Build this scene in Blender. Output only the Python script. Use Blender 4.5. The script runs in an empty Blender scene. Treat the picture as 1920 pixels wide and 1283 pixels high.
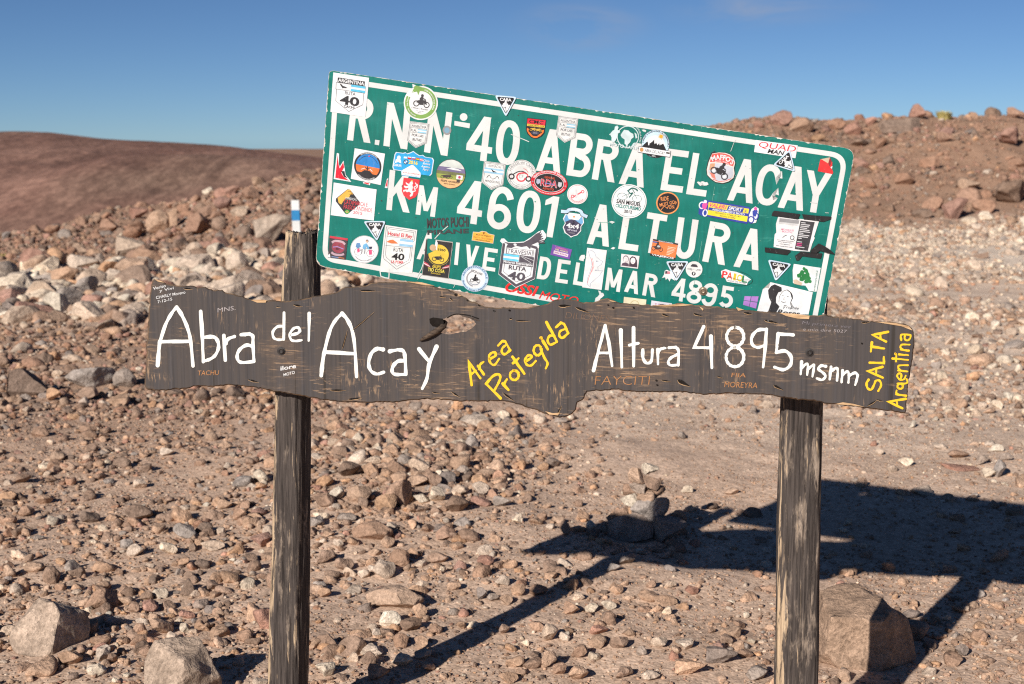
import bpy, bmesh, math, random
import numpy as np
from mathutils import Vector
from mathutils.geometry import tessellate_polygon

# ---------------------------------------------------------------- scene, camera, sky, sun
sc = bpy.context.scene
col = sc.collection
FPX = 2667.0                                   # focal length in photo pixels (50 mm on 36 mm)
HOR = 260.0                                    # the level line of the photo
PITCH = math.atan((641.5 - HOR) / FPX)
CAM = np.array([0.0, -3.8, 1.7])
cam_d = bpy.data.cameras.new('camera')
cam = bpy.data.objects.new('camera', cam_d)
col.objects.link(cam)
cam.location = CAM
cam.rotation_euler = (math.radians(90) - PITCH, 0, 0)
cam_d.sensor_width = 36
cam_d.lens = FPX * 36 / 1920
cam_d.clip_end = 20000
cam_d.dof.use_dof = True
cam_d.dof.focus_distance = 3.75
cam_d.dof.aperture_fstop = 6.3
sc.camera = cam

SUN_AZ, SUN_EL = math.radians(31.9), math.radians(26)     # direction the shadows run, height of the sun
sun_d = bpy.data.lights.new('sun', 'SUN')
sun_d.energy = 5.0
sun_d.angle = math.radians(0.53)
sun_d.color = (1.0, 0.94, 0.87)
sun = bpy.data.objects.new('sun', sun_d)
col.objects.link(sun)
sdir = Vector((math.sin(SUN_AZ) * math.cos(SUN_EL), math.cos(SUN_AZ) * math.cos(SUN_EL), -math.sin(SUN_EL)))
sun.rotation_euler = sdir.to_track_quat('-Z', 'Y').to_euler()
sun.location = (-20, -30, 30)

world = bpy.data.worlds.new("World")
sc.world = world
world.use_nodes = True
wn, wl = world.node_tree.nodes, world.node_tree.links
wn.clear()
w_out = wn.new('ShaderNodeOutputWorld')
w_bg = wn.new('ShaderNodeBackground')
w_bg.inputs['Strength'].default_value = 0.072
sky = wn.new('ShaderNodeTexSky')
sky.sky_type = 'NISHITA'
sky.sun_disc = False
sky.sun_elevation = SUN_EL
sky.sun_rotation = math.atan2(-sdir.x, -sdir.y)
sky.altitude = 4900
sky.air_density = 0.9
sky.dust_density = 1.0
sky.ozone_density = 1.6
# thin wisps of cirrus: soft noise on the sky direction, kept to two places high over the ridge
tc = wn.new('ShaderNodeTexCoord')
mp = wn.new('ShaderNodeMapping')
mp.inputs['Scale'].default_value = (9, 9, 26)
wl.new(tc.outputs['Generated'], mp.inputs['Vector'])
nz = wn.new('ShaderNodeTexNoise')
nz.inputs['Scale'].default_value = 1.0
nz.inputs['Detail'].default_value = 7
nz.inputs['Roughness'].default_value = 0.6
nz.inputs['Distortion'].default_value = 1.3
wl.new(mp.outputs['Vector'], nz.inputs['Vector'])
cr = wn.new('ShaderNodeMapRange')
cr.inputs['From Min'].default_value = 0.40
cr.inputs['From Max'].default_value = 0.74
wl.new(nz.outputs['Fac'], cr.inputs['Value'])
def wisp(d, size):
    s = wn.new('ShaderNodeVectorMath'); s.operation = 'SUBTRACT'
    wl.new(tc.outputs['Generated'], s.inputs[0]); s.inputs[1].default_value = d
    m = wn.new('ShaderNodeVectorMath'); m.operation = 'MULTIPLY'
    wl.new(s.outputs[0], m.inputs[0]); m.inputs[1].default_value = (1 / size[0], 0, 1 / size[1])
    l = wn.new('ShaderNodeVectorMath'); l.operation = 'LENGTH'
    wl.new(m.outputs[0], l.inputs[0])
    r = wn.new('ShaderNodeMapRange'); r.interpolation_type = 'SMOOTHSTEP'
    r.inputs['From Min'].default_value = 0.0; r.inputs['From Max'].default_value = 1.0
    r.inputs['To Min'].default_value = 1.0; r.inputs['To Max'].default_value = 0.0
    wl.new(l.outputs['Value'], r.inputs['Value'])
    return r.outputs['Result']
wa = wisp((0.0475, 0.9955, 0.077), (0.060, 0.022))
wb = wisp((0.1726, 0.981, 0.0865), (0.085, 0.017))
ad = wn.new('ShaderNodeMath'); ad.operation = 'MAXIMUM'
wl.new(wa, ad.inputs[0]); wl.new(wb, ad.inputs[1])
mu = wn.new('ShaderNodeMath'); mu.operation = 'MULTIPLY'
wl.new(ad.outputs[0], mu.inputs[0]); wl.new(cr.outputs['Result'], mu.inputs[1])
mu2 = wn.new('ShaderNodeMath'); mu2.operation = 'MULTIPLY'
wl.new(mu.outputs[0], mu2.inputs[0]); mu2.inputs[1].default_value = 1.0
cm = wn.new('ShaderNodeMix'); cm.data_type = 'RGBA'
wl.new(mu2.outputs[0], cm.inputs['Factor'])
hs = wn.new('ShaderNodeHueSaturation'); hs.inputs['Saturation'].default_value = 1.0
wl.new(sky.outputs['Color'], hs.inputs['Color'])
tn = wn.new('ShaderNodeMix'); tn.data_type = 'RGBA'; tn.blend_type = 'MULTIPLY'; tn.inputs['Factor'].default_value = 1.0
wl.new(hs.outputs['Color'], tn.inputs['A']); tn.inputs['B'].default_value = (0.425, 0.555, 0.70, 1)
wl.new(tn.outputs['Result'], cm.inputs['A'])
cm.inputs['B'].default_value = (3.1, 3.9, 5.6, 1)
wl.new(cm.outputs['Result'], w_bg.inputs['Color'])
wl.new(w_bg.outputs['Background'], w_out.inputs['Surface'])

sc.view_settings.view_transform = 'Standard'
sc.view_settings.look = 'None'
sc.view_settings.gamma = 1
sc.view_settings.exposure = 0.36
sc.render.engine = 'CYCLES'
sc.cycles.max_bounces = 5
sc.cycles.diffuse_bounces = 3
sc.cycles.use_denoising = False
sc.cycles.pixel_filter_type = 'BLACKMAN_HARRIS'
sc.cycles.filter_width = 1.2

rng = np.random.default_rng(4895)
random.seed(4895)

# ---------------------------------------------------------------- helpers: measuring
cp, sp = math.cos(PITCH), math.sin(PITCH)
FW, UP = np.array([0, cp, -sp]), np.array([0, sp, cp])
def ray(px, py):
    """direction from the camera's place through a point measured in the photo (y component close to 1)"""
    return FW + np.array([(px - 960) / FPX, 0, 0]) - (py - 641.5) / FPX * UP
def at(px, py, Y):
    r = ray(px, py)
    return CAM + r * ((Y - CAM[1]) / r[1])
def on_plane(px, py, P0, n, lift=0.0):
    r = ray(px, py)
    return CAM + r * (((P0 + n * lift) - CAM) @ n / (r @ n))
def srgb(r, g, b):
    def f(c):
        c /= 255.0
        return c / 12.92 if c <= 0.04045 else ((c + 0.055) / 1.055) ** 2.4
    return (f(r), f(g), f(b))
def sstep(a, b, x):
    t = np.clip((np.asarray(x, float) - a) / (b - a), 0, 1)
    return t * t * (3 - 2 * t)
def _hash(ix, iy, iz, seed):
    h = (ix.astype(np.int64) * 374761393 + iy.astype(np.int64) * 668265263 + iz.astype(np.int64) * 2147483647 + seed * 1274126177) & 0xFFFFFFFF
    h = ((h ^ (h >> 13)) * 1274126177) & 0xFFFFFFFF
    h = ((h ^ (h >> 16)) * 2246822519) & 0xFFFFFFFF
    return (h ^ (h >> 15)) / 4294967295.0
def vnoise(x, y, z=None, seed=0):
    """value noise, -1..1"""
    x = np.asarray(x, float); y = np.asarray(y, float)
    z = np.zeros_like(x) if z is None else np.asarray(z, float)
    ix, iy, iz = np.floor(x), np.floor(y), np.floor(z)
    fx, fy, fz = x - ix, y - iy, z - iz
    fx, fy, fz = fx * fx * (3 - 2 * fx), fy * fy * (3 - 2 * fy), fz * fz * (3 - 2 * fz)
    r = 0
    for a in (0, 1):
        for b in (0, 1):
            for c in (0, 1):
                w = (fx if a else 1 - fx) * (fy if b else 1 - fy) * (fz if c else 1 - fz)
                r = r + w * _hash(ix + a, iy + b, iz + c, seed)
    return r * 2 - 1
def fbm(x, y, z=None, seed=0, oct=4, gain=0.5):
    s, a, f = 0, 1.0, 1.0
    for i in range(oct):
        s = s + a * vnoise(x * f, y * f, None if z is None else z * f, seed + i * 17)
        a *= gain; f *= 2.03
    return s

# ---------------------------------------------------------------- helpers: objects
def tag(o, label=None, cat=None, group=None, kind=None):
    if label: o['label'] = label
    if cat: o['category'] = cat
    if group: o['group'] = group
    if kind: o['kind'] = kind
    return o
def empty(name, loc):
    o = bpy.data.objects.new(name, None)
    o.empty_display_size = 0.1
    o.location = loc
    col.objects.link(o)
    return o
def mesh_obj(name, verts, faces, mats, parent=None, mat_idx=None, smooth=False, base=None):
    """verts in world space; stored relative to the parent's (or base) location"""
    v = np.asarray(verts, float).reshape(-1, 3)
    off = np.array(parent.location) if parent is not None and parent.parent is None else None
    if parent is not None and parent.parent is not None:
        off = np.array(parent.parent.location) + np.array(parent.location)
    if parent is None and base is not None:
        off = np.array(base, float)
    if off is not None:
        v = v - off
    me = bpy.data.meshes.new(name)
    me.from_pydata([tuple(p) for p in v], [], [tuple(int(i) for i in f) for f in faces])
    for m in (mats if isinstance(mats, (list, tuple)) else [mats]):
        me.materials.append(m)
    if mat_idx is not None:
        me.polygons.foreach_set('material_index', np.asarray(mat_idx, np.int32))
    if smooth:
        me.polygons.foreach_set('use_smooth', np.ones(len(me.polygons), bool))
    me.update()
    o = bpy.data.objects.new(name, me)
    if parent is not None:
        o.parent = parent
    elif base is not None:
        o.location = base
    col.objects.link(o)
    return o
def tri_mesh(name, v, tris, mat, tint=None, smooth=True):
    """big numpy triangle mesh"""
    me = bpy.data.meshes.new(name)
    nv, nf = len(v), len(tris)
    me.vertices.add(nv)
    me.vertices.foreach_set('co', np.ascontiguousarray(v, np.float32).ravel())
    me.loops.add(nf * 3)
    me.loops.foreach_set('vertex_index', np.ascontiguousarray(tris, np.int32).ravel())
    me.polygons.add(nf)
    me.polygons.foreach_set('loop_start', np.arange(0, nf * 3, 3, dtype=np.int32))
    me.polygons.foreach_set('use_smooth', np.full(nf, smooth))
    if tint is not None:
        a = me.color_attributes.new('tint', 'FLOAT_COLOR', 'POINT')
        c = np.ones((nv, 4), np.float32); c[:, :3] = tint
        a.data.foreach_set('color', c.ravel())
    me.materials.append(mat)
    me.update(calc_edges=True)
    me.validate()
    o = bpy.data.objects.new(name, me)
    col.objects.link(o)
    return o

# ---------------------------------------------------------------- materials
def new_mat(name, rough=0.85, spec=0.3):
    m = bpy.data.materials.new(name)
    m.use_nodes = True
    nt = m.node_tree
    b = nt.nodes['Principled BSDF']
    b.inputs['Roughness'].default_value = rough
    b.inputs['Specular IOR Level'].default_value = spec
    return m, nt, b
def N(nt, t, **kw):
    n = nt.nodes.new(t)
    for k, v in kw.items():
        if k in n.inputs: n.inputs[k].default_value = v
        else: setattr(n, k, v)
    return n
def mixc(nt, fac, a, b, mode='MIX'):
    n = nt.nodes.new('ShaderNodeMix'); n.data_type = 'RGBA'; n.blend_type = mode
    for k, v in (('Factor', fac), ('A', a), ('B', b)):
        if hasattr(v, 'is_linked'): nt.links.new(v, n.inputs[k])
        elif isinstance(v, (int, float)): n.inputs[k].default_value = v
        else: n.inputs[k].default_value = (*v[:3], 1)
    return n.outputs['Result']
def mrange(nt, v, a, b, c=0.0, d=1.0, smooth=False):
    n = nt.nodes.new('ShaderNodeMapRange')
    if smooth: n.interpolation_type = 'SMOOTHSTEP'
    nt.links.new(v, n.inputs['Value'])
    for k, x in (('From Min', a), ('From Max', b), ('To Min', c), ('To Max', d)):
        n.inputs[k].default_value = x
    return n.outputs['Result']
def mathn(nt, op, a, b=0.0):
    n = nt.nodes.new('ShaderNodeMath'); n.operation = op
    for i, v in enumerate((a, b)):
        if hasattr(v, 'is_linked'): nt.links.new(v, n.inputs[i])
        else: n.inputs[i].default_value = v
    return n.outputs[0]
def noise(nt, vec, scale, detail=4, rough=0.55, dist=0.0):
    n = N(nt, 'ShaderNodeTexNoise', Scale=scale, Detail=detail, Roughness=rough, Distortion=dist)
    nt.links.new(vec, n.inputs['Vector'])
    return n.outputs['Fac']
def mapped(nt, vec, scale=(1, 1, 1), rot=(0, 0, 0), loc=(0, 0, 0)):
    n = nt.nodes.new('ShaderNodeMapping')
    n.inputs['Scale'].default_value = scale; n.inputs['Rotation'].default_value = rot; n.inputs['Location'].default_value = loc
    nt.links.new(vec, n.inputs['Vector'])
    return n.outputs['Vector']
def bump(nt, b, h, strength=0.5, dist=0.01):
    n = N(nt, 'ShaderNodeBump', Strength=strength, Distance=dist)
    nt.links.new(h, n.inputs['Height'])
    prev = b.inputs['Normal']
    if prev.is_linked:
        nt.links.new(prev.links[0].from_socket, n.inputs['Normal'])
    nt.links.new(n.outputs['Normal'], b.inputs['Normal'])

_flat = {}
def flat(rgb, rough=0.45, spec=0.35):
    """printed or painted colour with a faint grime"""
    key = (tuple(rgb), rough)
    if key in _flat: return _flat[key]
    m, nt, b = new_mat('print_%d_%d_%d' % tuple(rgb), rough, spec)
    c = tuple(0.80 * q for q in srgb(*rgb))
    g = N(nt, 'ShaderNodeNewGeometry')
    n1 = noise(nt, g.outputs['Position'], 45, 4)
    lo = tuple(x * 0.84 for x in c); hi = tuple(min(1, x * 1.04 + 0.006) for x in c)
    cc = mixc(nt, mrange(nt, n1, 0.35, 0.65), lo, hi)
    n2 = noise(nt, mapped(nt, g.outputs['Position'], (160, 160, 60), rot=(0, 0.5, 0)), 1.0, 4, 0.7)
    cc = mixc(nt, mrange(nt, n2, 0.62, 0.72, 0, 0.30), cc, (0.42, 0.43, 0.42))
    nt.links.new(cc, b.inputs['Base Color'])
    _flat[key] = m
    return m

def rock_material(name, use_object_colour):
    m, nt, b = new_mat(name, 0.92, 0.2)
    g = N(nt, 'ShaderNodeNewGeometry')
    P = g.outputs['Position']
    if use_object_colour:
        base = N(nt, 'ShaderNodeObjectInfo').outputs['Color']
    else:
        base = N(nt, 'ShaderNodeAttribute', attribute_name='tint').outputs['Color']
    n1 = noise(nt, P, 14, 6, 0.6)
    n2 = noise(nt, P, 70, 5, 0.65)
    n3 = noise(nt, P, 5, 3)
    c = mixc(nt, mrange(nt, n1, 0.34, 0.66), (0.70, 0.68, 0.66), (1.22, 1.2, 1.18))
    c2 = mixc(nt, mrange(nt, n2, 0.36, 0.64), (0.74, 0.73, 0.72), (1.2, 1.2, 1.2))
    out = mixc(nt, 1.0, mixc(nt, 1.0, base, c, 'MULTIPLY'), c2, 'MULTIPLY')
    vg = N(nt, 'ShaderNodeTexVoronoi', Scale=240.0, Randomness=1.0); nt.links.new(P, vg.inputs['Vector'])
    vs = N(nt, 'ShaderNodeSeparateColor'); nt.links.new(vg.outputs['Color'], vs.inputs['Color'])
    out = mixc(nt, 1.0, out, mixc(nt, vs.outputs['Red'], (0.82, 0.82, 0.82), (1.16, 1.16, 1.16)), 'MULTIPLY')
    geo_up = N(nt, 'ShaderNodeSeparateXYZ'); nt.links.new(g.outputs['Normal'], geo_up.inputs[0])
    dust = mixc(nt, mathn(nt, 'MULTIPLY', mrange(nt, n3, 0.40, 0.70, 0.0, 0.42), mrange(nt, geo_up.outputs['Z'], 0.0, 0.9, 0.4, 1.0)), out, mixc(nt, 0.45, (0.43, 0.31, 0.23), out))
    nt.links.new(dust, b.inputs['Base Color'])
    bump(nt, b, n1, 0.7, 0.035)
    bump(nt, b, n2, 0.8, 0.010)
    return m
M_ROCK = rock_material('weathered_rock', True)
M_RUBBLE = rock_material('loose_rubble', False)

def ground_material():
    m, nt, b = new_mat('dry_gravel', 0.95, 0.15)
    g = N(nt, 'ShaderNodeNewGeometry')
    P = g.outputs['Position']
    base = N(nt, 'ShaderNodeAttribute', attribute_name='tint').outputs['Color']
    v1 = N(nt, 'ShaderNodeTexVoronoi', Scale=95.0, Randomness=1.0); nt.links.new(P, v1.inputs['Vector'])
    v2 = N(nt, 'ShaderNodeTexVoronoi', Scale=34.0, Randomness=1.0); nt.links.new(P, v2.inputs['Vector'])
    n1 = noise(nt, P, 1.6, 5, 0.6)
    n2 = noise(nt, P, 160, 4, 0.6)
    s1 = N(nt, 'ShaderNodeSeparateColor'); nt.links.new(v1.outputs['Color'], s1.inputs['Color'])
    s2 = N(nt, 'ShaderNodeSeparateColor'); nt.links.new(v2.outputs['Color'], s2.inputs['Color'])
    c = mixc(nt, 1.0, base, mixc(nt, mrange(nt, n1, 0.3, 0.7), (0.84, 0.81, 0.79), (1.14, 1.13, 1.12)), 'MULTIPLY')
    c = mixc(nt, 1.0, c, mixc(nt, s1.outputs['Red'], (0.80, 0.79, 0.78), (1.2, 1.19, 1.18)), 'MULTIPLY')
    c = mixc(nt, 1.0, c, mixc(nt, s2.outputs['Red'], (0.86, 0.85, 0.84), (1.13, 1.13, 1.13)), 'MULTIPLY')
    c = mixc(nt, 1.0, c, mixc(nt, n2, (0.85, 0.85, 0.85), (1.15, 1.15, 1.15)), 'MULTIPLY')
    nt.links.new(c, b.inputs['Base Color'])
    bump(nt, b, mrange(nt, v1.outputs['Distance'], 0.0, 0.9, 1, 0), 0.40, 0.004)
    bump(nt, b, mrange(nt, v2.outputs['Distance'], 0.0, 0.9, 1, 0), 0.22, 0.008)
    bump(nt, b, n2, 0.35, 0.003)
    return m
M_GROUND = ground_material()

# ---------------------------------------------------------------- terrain
RX = np.array([-900, -400, -200, 0, 150, 300, 450, 590, 700, 1000, 1300, 1390, 1480, 1700, 1920, 2300, 3000.])
RY = np.array([ 440,  470,  470, 446, 420, 392, 355, 330, 305, 270, 246, 240, 228, 224, 226, 236, 250.])
def terrain(x, y):
    """height of the ground: a gravel flat at the pass, a stony rise with a ridge, then the drop to a valley"""
    x = np.asarray(x, float); y = np.asarray(y, float)
    dx, dy = x - CAM[0], y - CAM[1]
    d = np.hypot(dx, dy)
    front = dy > 0.05 * d
    t = np.where(front, np.clip(dx / np.where(front, dy, 1), -0.72, 0.72), np.where(dx < 0, -0.72, 0.72))
    dd = np.where(front & (np.abs(dx) < 0.72 * np.abs(dy)), dy, d * 0.81)
    r = sstep(-0.16, 0.10, t)
    d0 = 18 + 9 * r
    d1 = 31 + 9 * r
    zr = CAM[2] + (HOR - np.interp(960 + FPX * t, RX, RY)) / FPX * d1
    zb = -0.02 * sstep(8, 20, dd)
    s = (dd - d0) / (d1 - d0)
    up = np.clip(s, 0, 1)
    z = zb + (zr - zb) * (0.35 * up + 0.65 * up * up * (3 - 2 * up))
    past = np.clip(dd - d1, 0, None)
    z = z - 0.22 * past * sstep(0, 8, past)
    z = np.maximum(z, -62.0)
    # unevenness
    hill = sstep(0.0, 0.5, s) * (1 - sstep(60, 200, dd))
    near = 1 - sstep(60, 120, dd)
    z = z + near * (0.018 * fbm(x * 0.7, y * 0.7, seed=3, oct=3) + 0.010 * fbm(x * 4, y * 4, seed=9, oct=3))
    z = z + hill * 0.16 * fbm(x * 0.45, y * 0.45, seed=21, oct=4)
    # a low mound of stones beyond the left post
    z = z + 0.07 * np.exp(-(((x + 0.55) / 0.75) ** 2 + ((y - 3.4) / 0.9) ** 2))
    z = z - 0.025 * np.exp(-(((x - 0.7) / 0.9) ** 2 + ((y - 2.6) / 0.8) ** 2))
    return z
C_SAND = np.array((0.545, 0.402, 0.303))
C_BROWN = np.array((0.310, 0.198, 0.137))
C_PALE = np.array((0.640, 0.540, 0.440))
def zones(x, y):
    """(pale, brown) share of the soil at a place"""
    dy = y - CAM[1]
    t = (x - CAM[0]) / np.maximum(dy, 0.5)
    w = 0.9 * fbm(x * 0.35, y * 0.35, seed=51, oct=3)
    pale_r = sstep(0.02, 0.16, t) * sstep(11.5, 15, dy + 1.5 * w) * (0.42 + 0.58 * sstep(15.5, 19, dy + 2.5 * w)) * (1 - sstep(26, 29, dy + 1.5 * w))
    pale_r2 = 0.7 * sstep(-0.02, 0.10, t) * sstep(6.5, 9.5, dy + w) * np.clip(0.55 + 0.5 * w, 0, 1) * (1 - sstep(25, 28, dy + 1.5 * w))
    wl_ = dy + w - 9 * np.clip(t + .36, -.1, .25)
    pale_l = sstep(0.10, 0.14, -t) * sstep(12.6, 13.4, wl_) * (1 - sstep(17.8, 19.2, wl_))
    pale = np.clip(np.maximum(np.maximum(pale_r, pale_r2), 0.85 * pale_l), 0, 1)
    brown = np.clip(sstep(16.5, 19, dy + w - 6 * np.clip(t + .36, 0, .3)) * (1 - sstep(-0.1, 0.06, t)) + sstep(26, 29, dy + 1.5 * w) * sstep(-0.1, 0.06, t), 0, 1)
    brown = np.maximum(brown, 0.6 * sstep(0.02, 0.25, -t) * sstep(5, 10, dy))
    return pale, brown * (1 - pale)
def soil(x, y):
    p, b = zones(x, y)
    c = C_SAND + (C_BROWN - C_SAND) * b[..., None]
    return c + (C_PALE - c) * p[..., None]

def polar_sheet(angles, radii, zf):
    A, Rr = np.meshgrid(angles, radii, indexing='ij')
    x = CAM[0] + Rr * np.sin(A); y = CAM[1] + Rr * np.cos(A)
    z = zf(x, y)
    na, nr = A.shape
    i, j = np.meshgrid(np.arange(na - 1), np.arange(nr - 1), indexing='ij')
    a = (i * nr + j).ravel(); b2 = a + nr
    tris = np.concatenate([np.stack([a, b2, b2 + 1], 1), np.stack([a, b2 + 1, a + 1], 1)])
    return np.stack([x, y, z], -1).reshape(-1, 3), tris
ang = np.concatenate([np.linspace(-math.pi, -0.62, 60, endpoint=False), np.linspace(-0.62, -0.40, 60, endpoint=False),
                      np.linspace(-0.40, 0.40, 560, endpoint=False), np.linspace(0.40, 0.62, 60, endpoint=False), np.linspace(0.62, math.pi, 61)])
rad = np.concatenate([[0.02], np.geomspace(0.6, 3.4, 20, endpoint=False), np.geomspace(3.4, 48, 520, endpoint=False), np.geomspace(48, 9000, 60)])
gv, gt = polar_sheet(ang, rad, terrain)
ground = tri_mesh('ground', gv, gt, M_GROUND, soil(gv[:, 0], gv[:, 1]))
tag(ground, kind='structure')
def ground_hit(px, py):
    """where the line of sight meets the ground, nearest first"""
    r = ray(px, py)
    s = np.geomspace(2.5, 60, 1500)
    p = CAM[None, :] + r[None, :] * s[:, None]
    h = p[:, 2] - terrain(p[:, 0], p[:, 1])
    k = np.argmax(h < 0)
    if h[k] >= 0: k = len(s) - 1
    return p[k]

# ---------------------------------------------------------------- the mountain across the valley
HX = np.array([-1500, -700, -300, 0, 100, 200, 330, 450, 600, 800, 1100, 1600, 2200, 3200.])
HY = np.array([ 268, 250, 247, 245, 246, 255, 264, 272, 290, 302, 306, 300, 306, 310.])
SX = np.array([-1500, -300, -100, 0, 100, 200, 350, 500, 600, 800, 1200, 3200.])
SY = np.array([ 420, 400, 372, 347, 314, 290, 285, 287, 300, 325, 345, 360.])
def hill_z(x, y):
    dx, dy = x - CAM[0], np.maximum(y - CAM[1], 1)
    t = dx / dy; px = 960 + FPX * t
    crest = CAM[2] + (HOR - np.interp(px, HX, HY)) / FPX * 1500
    spur = CAM[2] + (HOR - np.interp(px, SX, SY)) / FPX * 960
    v = -64.0
    a = v + (crest - v) * sstep(420, 1500, dy) - 0.10 * np.clip(dy - 1500, 0, None)
    e = (dy - 960) / 400
    b = v + (spur - v) * np.where(e < 0, sstep(560, 960, dy), np.exp(-e * e))
    m = np.maximum(a, b) + np.log1p(np.exp(-np.abs(a - b) / 3.0)) * 3.0
    return m - 2.0 + 1.6 * fbm(x * 0.012, y * 0.012, seed=77, oct=4) * sstep(450, 700, dy)
def hill_material():
    m, nt, b = new_mat('bare_mountain_slope', 0.95, 0.1)
    g = N(nt, 'ShaderNodeNewGeometry'); P = g.outputs['Position']
    a = noise(nt, mapped(nt, P, (0.012, 0.004, 0.03)), 1.0, 6, 0.6, 0.5)
    c = noise(nt, mapped(nt, P, (0.05, 0.02, 0.1)), 1.0, 5, 0.6)
    d = noise(nt, mapped(nt, P, (0.003, 0.0012, 0.008), loc=(3, 1, 0)), 1.0, 3, 0.5)
    o = mixc(nt, mrange(nt, a, 0.35, 0.65), (0.180, 0.098, 0.075), (0.295, 0.170, 0.128))
    o = mixc(nt, mrange(nt, d, 0.50, 0.66, 0, 0.7), o, (0.245, 0.180, 0.130))
    o = mixc(nt, 1.0, o, mixc(nt, mrange(nt, c, 0.3, 0.7), (0.85, 0.85, 0.85), (1.13, 1.13, 1.13)), 'MULTIPLY')
    e = noise(nt, mapped(nt, P, (0.16, 0.06, 0.3)), 1.0, 5, 0.7)
    gl = noise(nt, mapped(nt, P, (0.035, 0.004, 0.012), rot=(0, 0, 0.3)), 1.0, 5, 0.65, 1.2)
    o = mixc(nt, mrange(nt, gl, 0.52, 0.60, 0, 0.45), o, (0.115, 0.066, 0.050))
    o = mixc(nt, 1.0, o, mixc(nt, mrange(nt, e, 0.34, 0.66), (0.66, 0.64, 0.64), (1.3, 1.3, 1.28)), 'MULTIPLY')
    nt.links.new(o, b.inputs['Base Color'])
    bump(nt, b, c, 0.7, 5.0)
    bump(nt, b, e, 0.5, 2.0)
    return m
ha = np.arctan(np.linspace(-0.9, 0.9, 400)); hr = np.linspace(390, 3400, 260)
hv, ht = polar_sheet(ha, hr, hill_z)
hills = tri_mesh('hills', hv, ht, hill_material(), None)
tag(hills, kind='structure')
# ---------------------------------------------------------------- planes of the signs
YAW = math.radians(-14)
n_board = np.array([math.sin(YAW), -math.cos(YAW), 0.0])
P_board = np.array([-0.549, 0.005, 1.1])                         # a point on the board's painted face
BOARD_T = 0.036
LEAN = math.radians(8.5)
n_sign = np.array([math.sin(YAW) * math.cos(LEAN), -math.cos(YAW) * math.cos(LEAN), -math.sin(LEAN)])
P_sign = CAM + ray(1070, 400) * 3.63
def on_board(px, py, lift=0.0): return on_plane(px, py, P_board, n_board, lift)
def on_sign(px, py, lift=0.0): return on_plane(px, py, P_sign, n_sign, lift)

# ---------------------------------------------------------------- flat shapes measured in photo pixels
def ribbon(pts, w, closed=False, round_caps=False):
    """stroke of width w along pts -> list of polygons (mitred quads, round caps as fans)"""
    P = [np.array(p, float) for p in pts]
    Q = [P[0]]
    for p in P[1:]:
        if np.linalg.norm(p - Q[-1]) > 1e-6: Q.append(p)
    P = Q
    if closed and np.linalg.norm(P[0] - P[-1]) < 1e-6: P = P[:-1]
    n = len(P)
    if n < 2: return [], []
    L, Rr = [], []
    ws = w if hasattr(w, '__len__') else [w] * n
    for i in range(n):
        a = P[i] - P[i - 1] if (i > 0 or closed) else P[1] - P[0]
        b = P[(i + 1) % n] - P[i] if (i < n - 1 or closed) else P[-1] - P[-2]
        a = a / np.linalg.norm(a); b = b / np.linalg.norm(b)
        na, nb = np.array([-a[1], a[0]]), np.array([-b[1], b[0]])
        m = na + nb
        l = np.linalg.norm(m)
        m = na if l < 1e-3 else m / l
        k = min(1 / max(m @ na, 0.42), 2.0)
        L.append(P[i] + m * k * ws[i] / 2); Rr.append(P[i] - m * k * ws[i] / 2)
    v = L + Rr
    f = [(i, (i + 1) % n, n + (i + 1) % n, n + i) for i in range(n if closed else n - 1)]
    if round_caps and not closed:
        for e, d in ((0, P[0] - P[1]), (n - 1, P[-1] - P[-2])):
            d = d / np.linalg.norm(d)
            a0 = math.atan2(d[1], d[0])
            s = len(v)
            K = 7
            arc = [P[e] + ws[e] / 2 * np.array([math.cos(a0 + math.pi * (k / K - 0.5)), math.sin(a0 + math.pi * (k / K - 0.5))]) for k in range(1, K)]
            v += arc
            ends = (e, n + e)
            s0, s1 = ends
            if np.linalg.norm(v[s0] - arc[0]) > np.linalg.norm(v[s1] - arc[0]): s0, s1 = s1, s0
            f.append((s0, *range(s, s + K - 1), s1))
    return v, f
def smooth_path(pts, k=6):
    """Catmull-Rom through the points"""
    P = [np.array(p, float) for p in pts]
    if len(P) < 3: return P
    P = [2 * P[0] - P[1]] + P + [2 * P[-1] - P[-2]]
    out = []
    for i in range(1, len(P) - 2):
        for j in range(k):
            t = j / k
            out.append(0.5 * (2 * P[i] + (P[i + 1] - P[i - 1]) * t + (2 * P[i - 1] - 5 * P[i] + 4 * P[i + 1] - P[i + 2]) * t * t
                              + (3 * P[i] - P[i - 1] - 3 * P[i + 1] + P[i + 2]) * t ** 3))
    out.append(P[-2])
    return out
def ell_pts(cx, cy, rx, ry, a0=0, a1=360, n=None, e=2.0):
    n = n or max(8, int(abs(a1 - a0) / 12))
    r = []
    for k in range(n + 1):
        a = math.radians(a0 + (a1 - a0) * k / n)
        c, s = math.cos(a), math.sin(a)
        r.append((cx + rx * math.copysign(abs(c) ** (2 / e), c), cy + ry * math.copysign(abs(s) ** (2 / e), s)))
    return r

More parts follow.
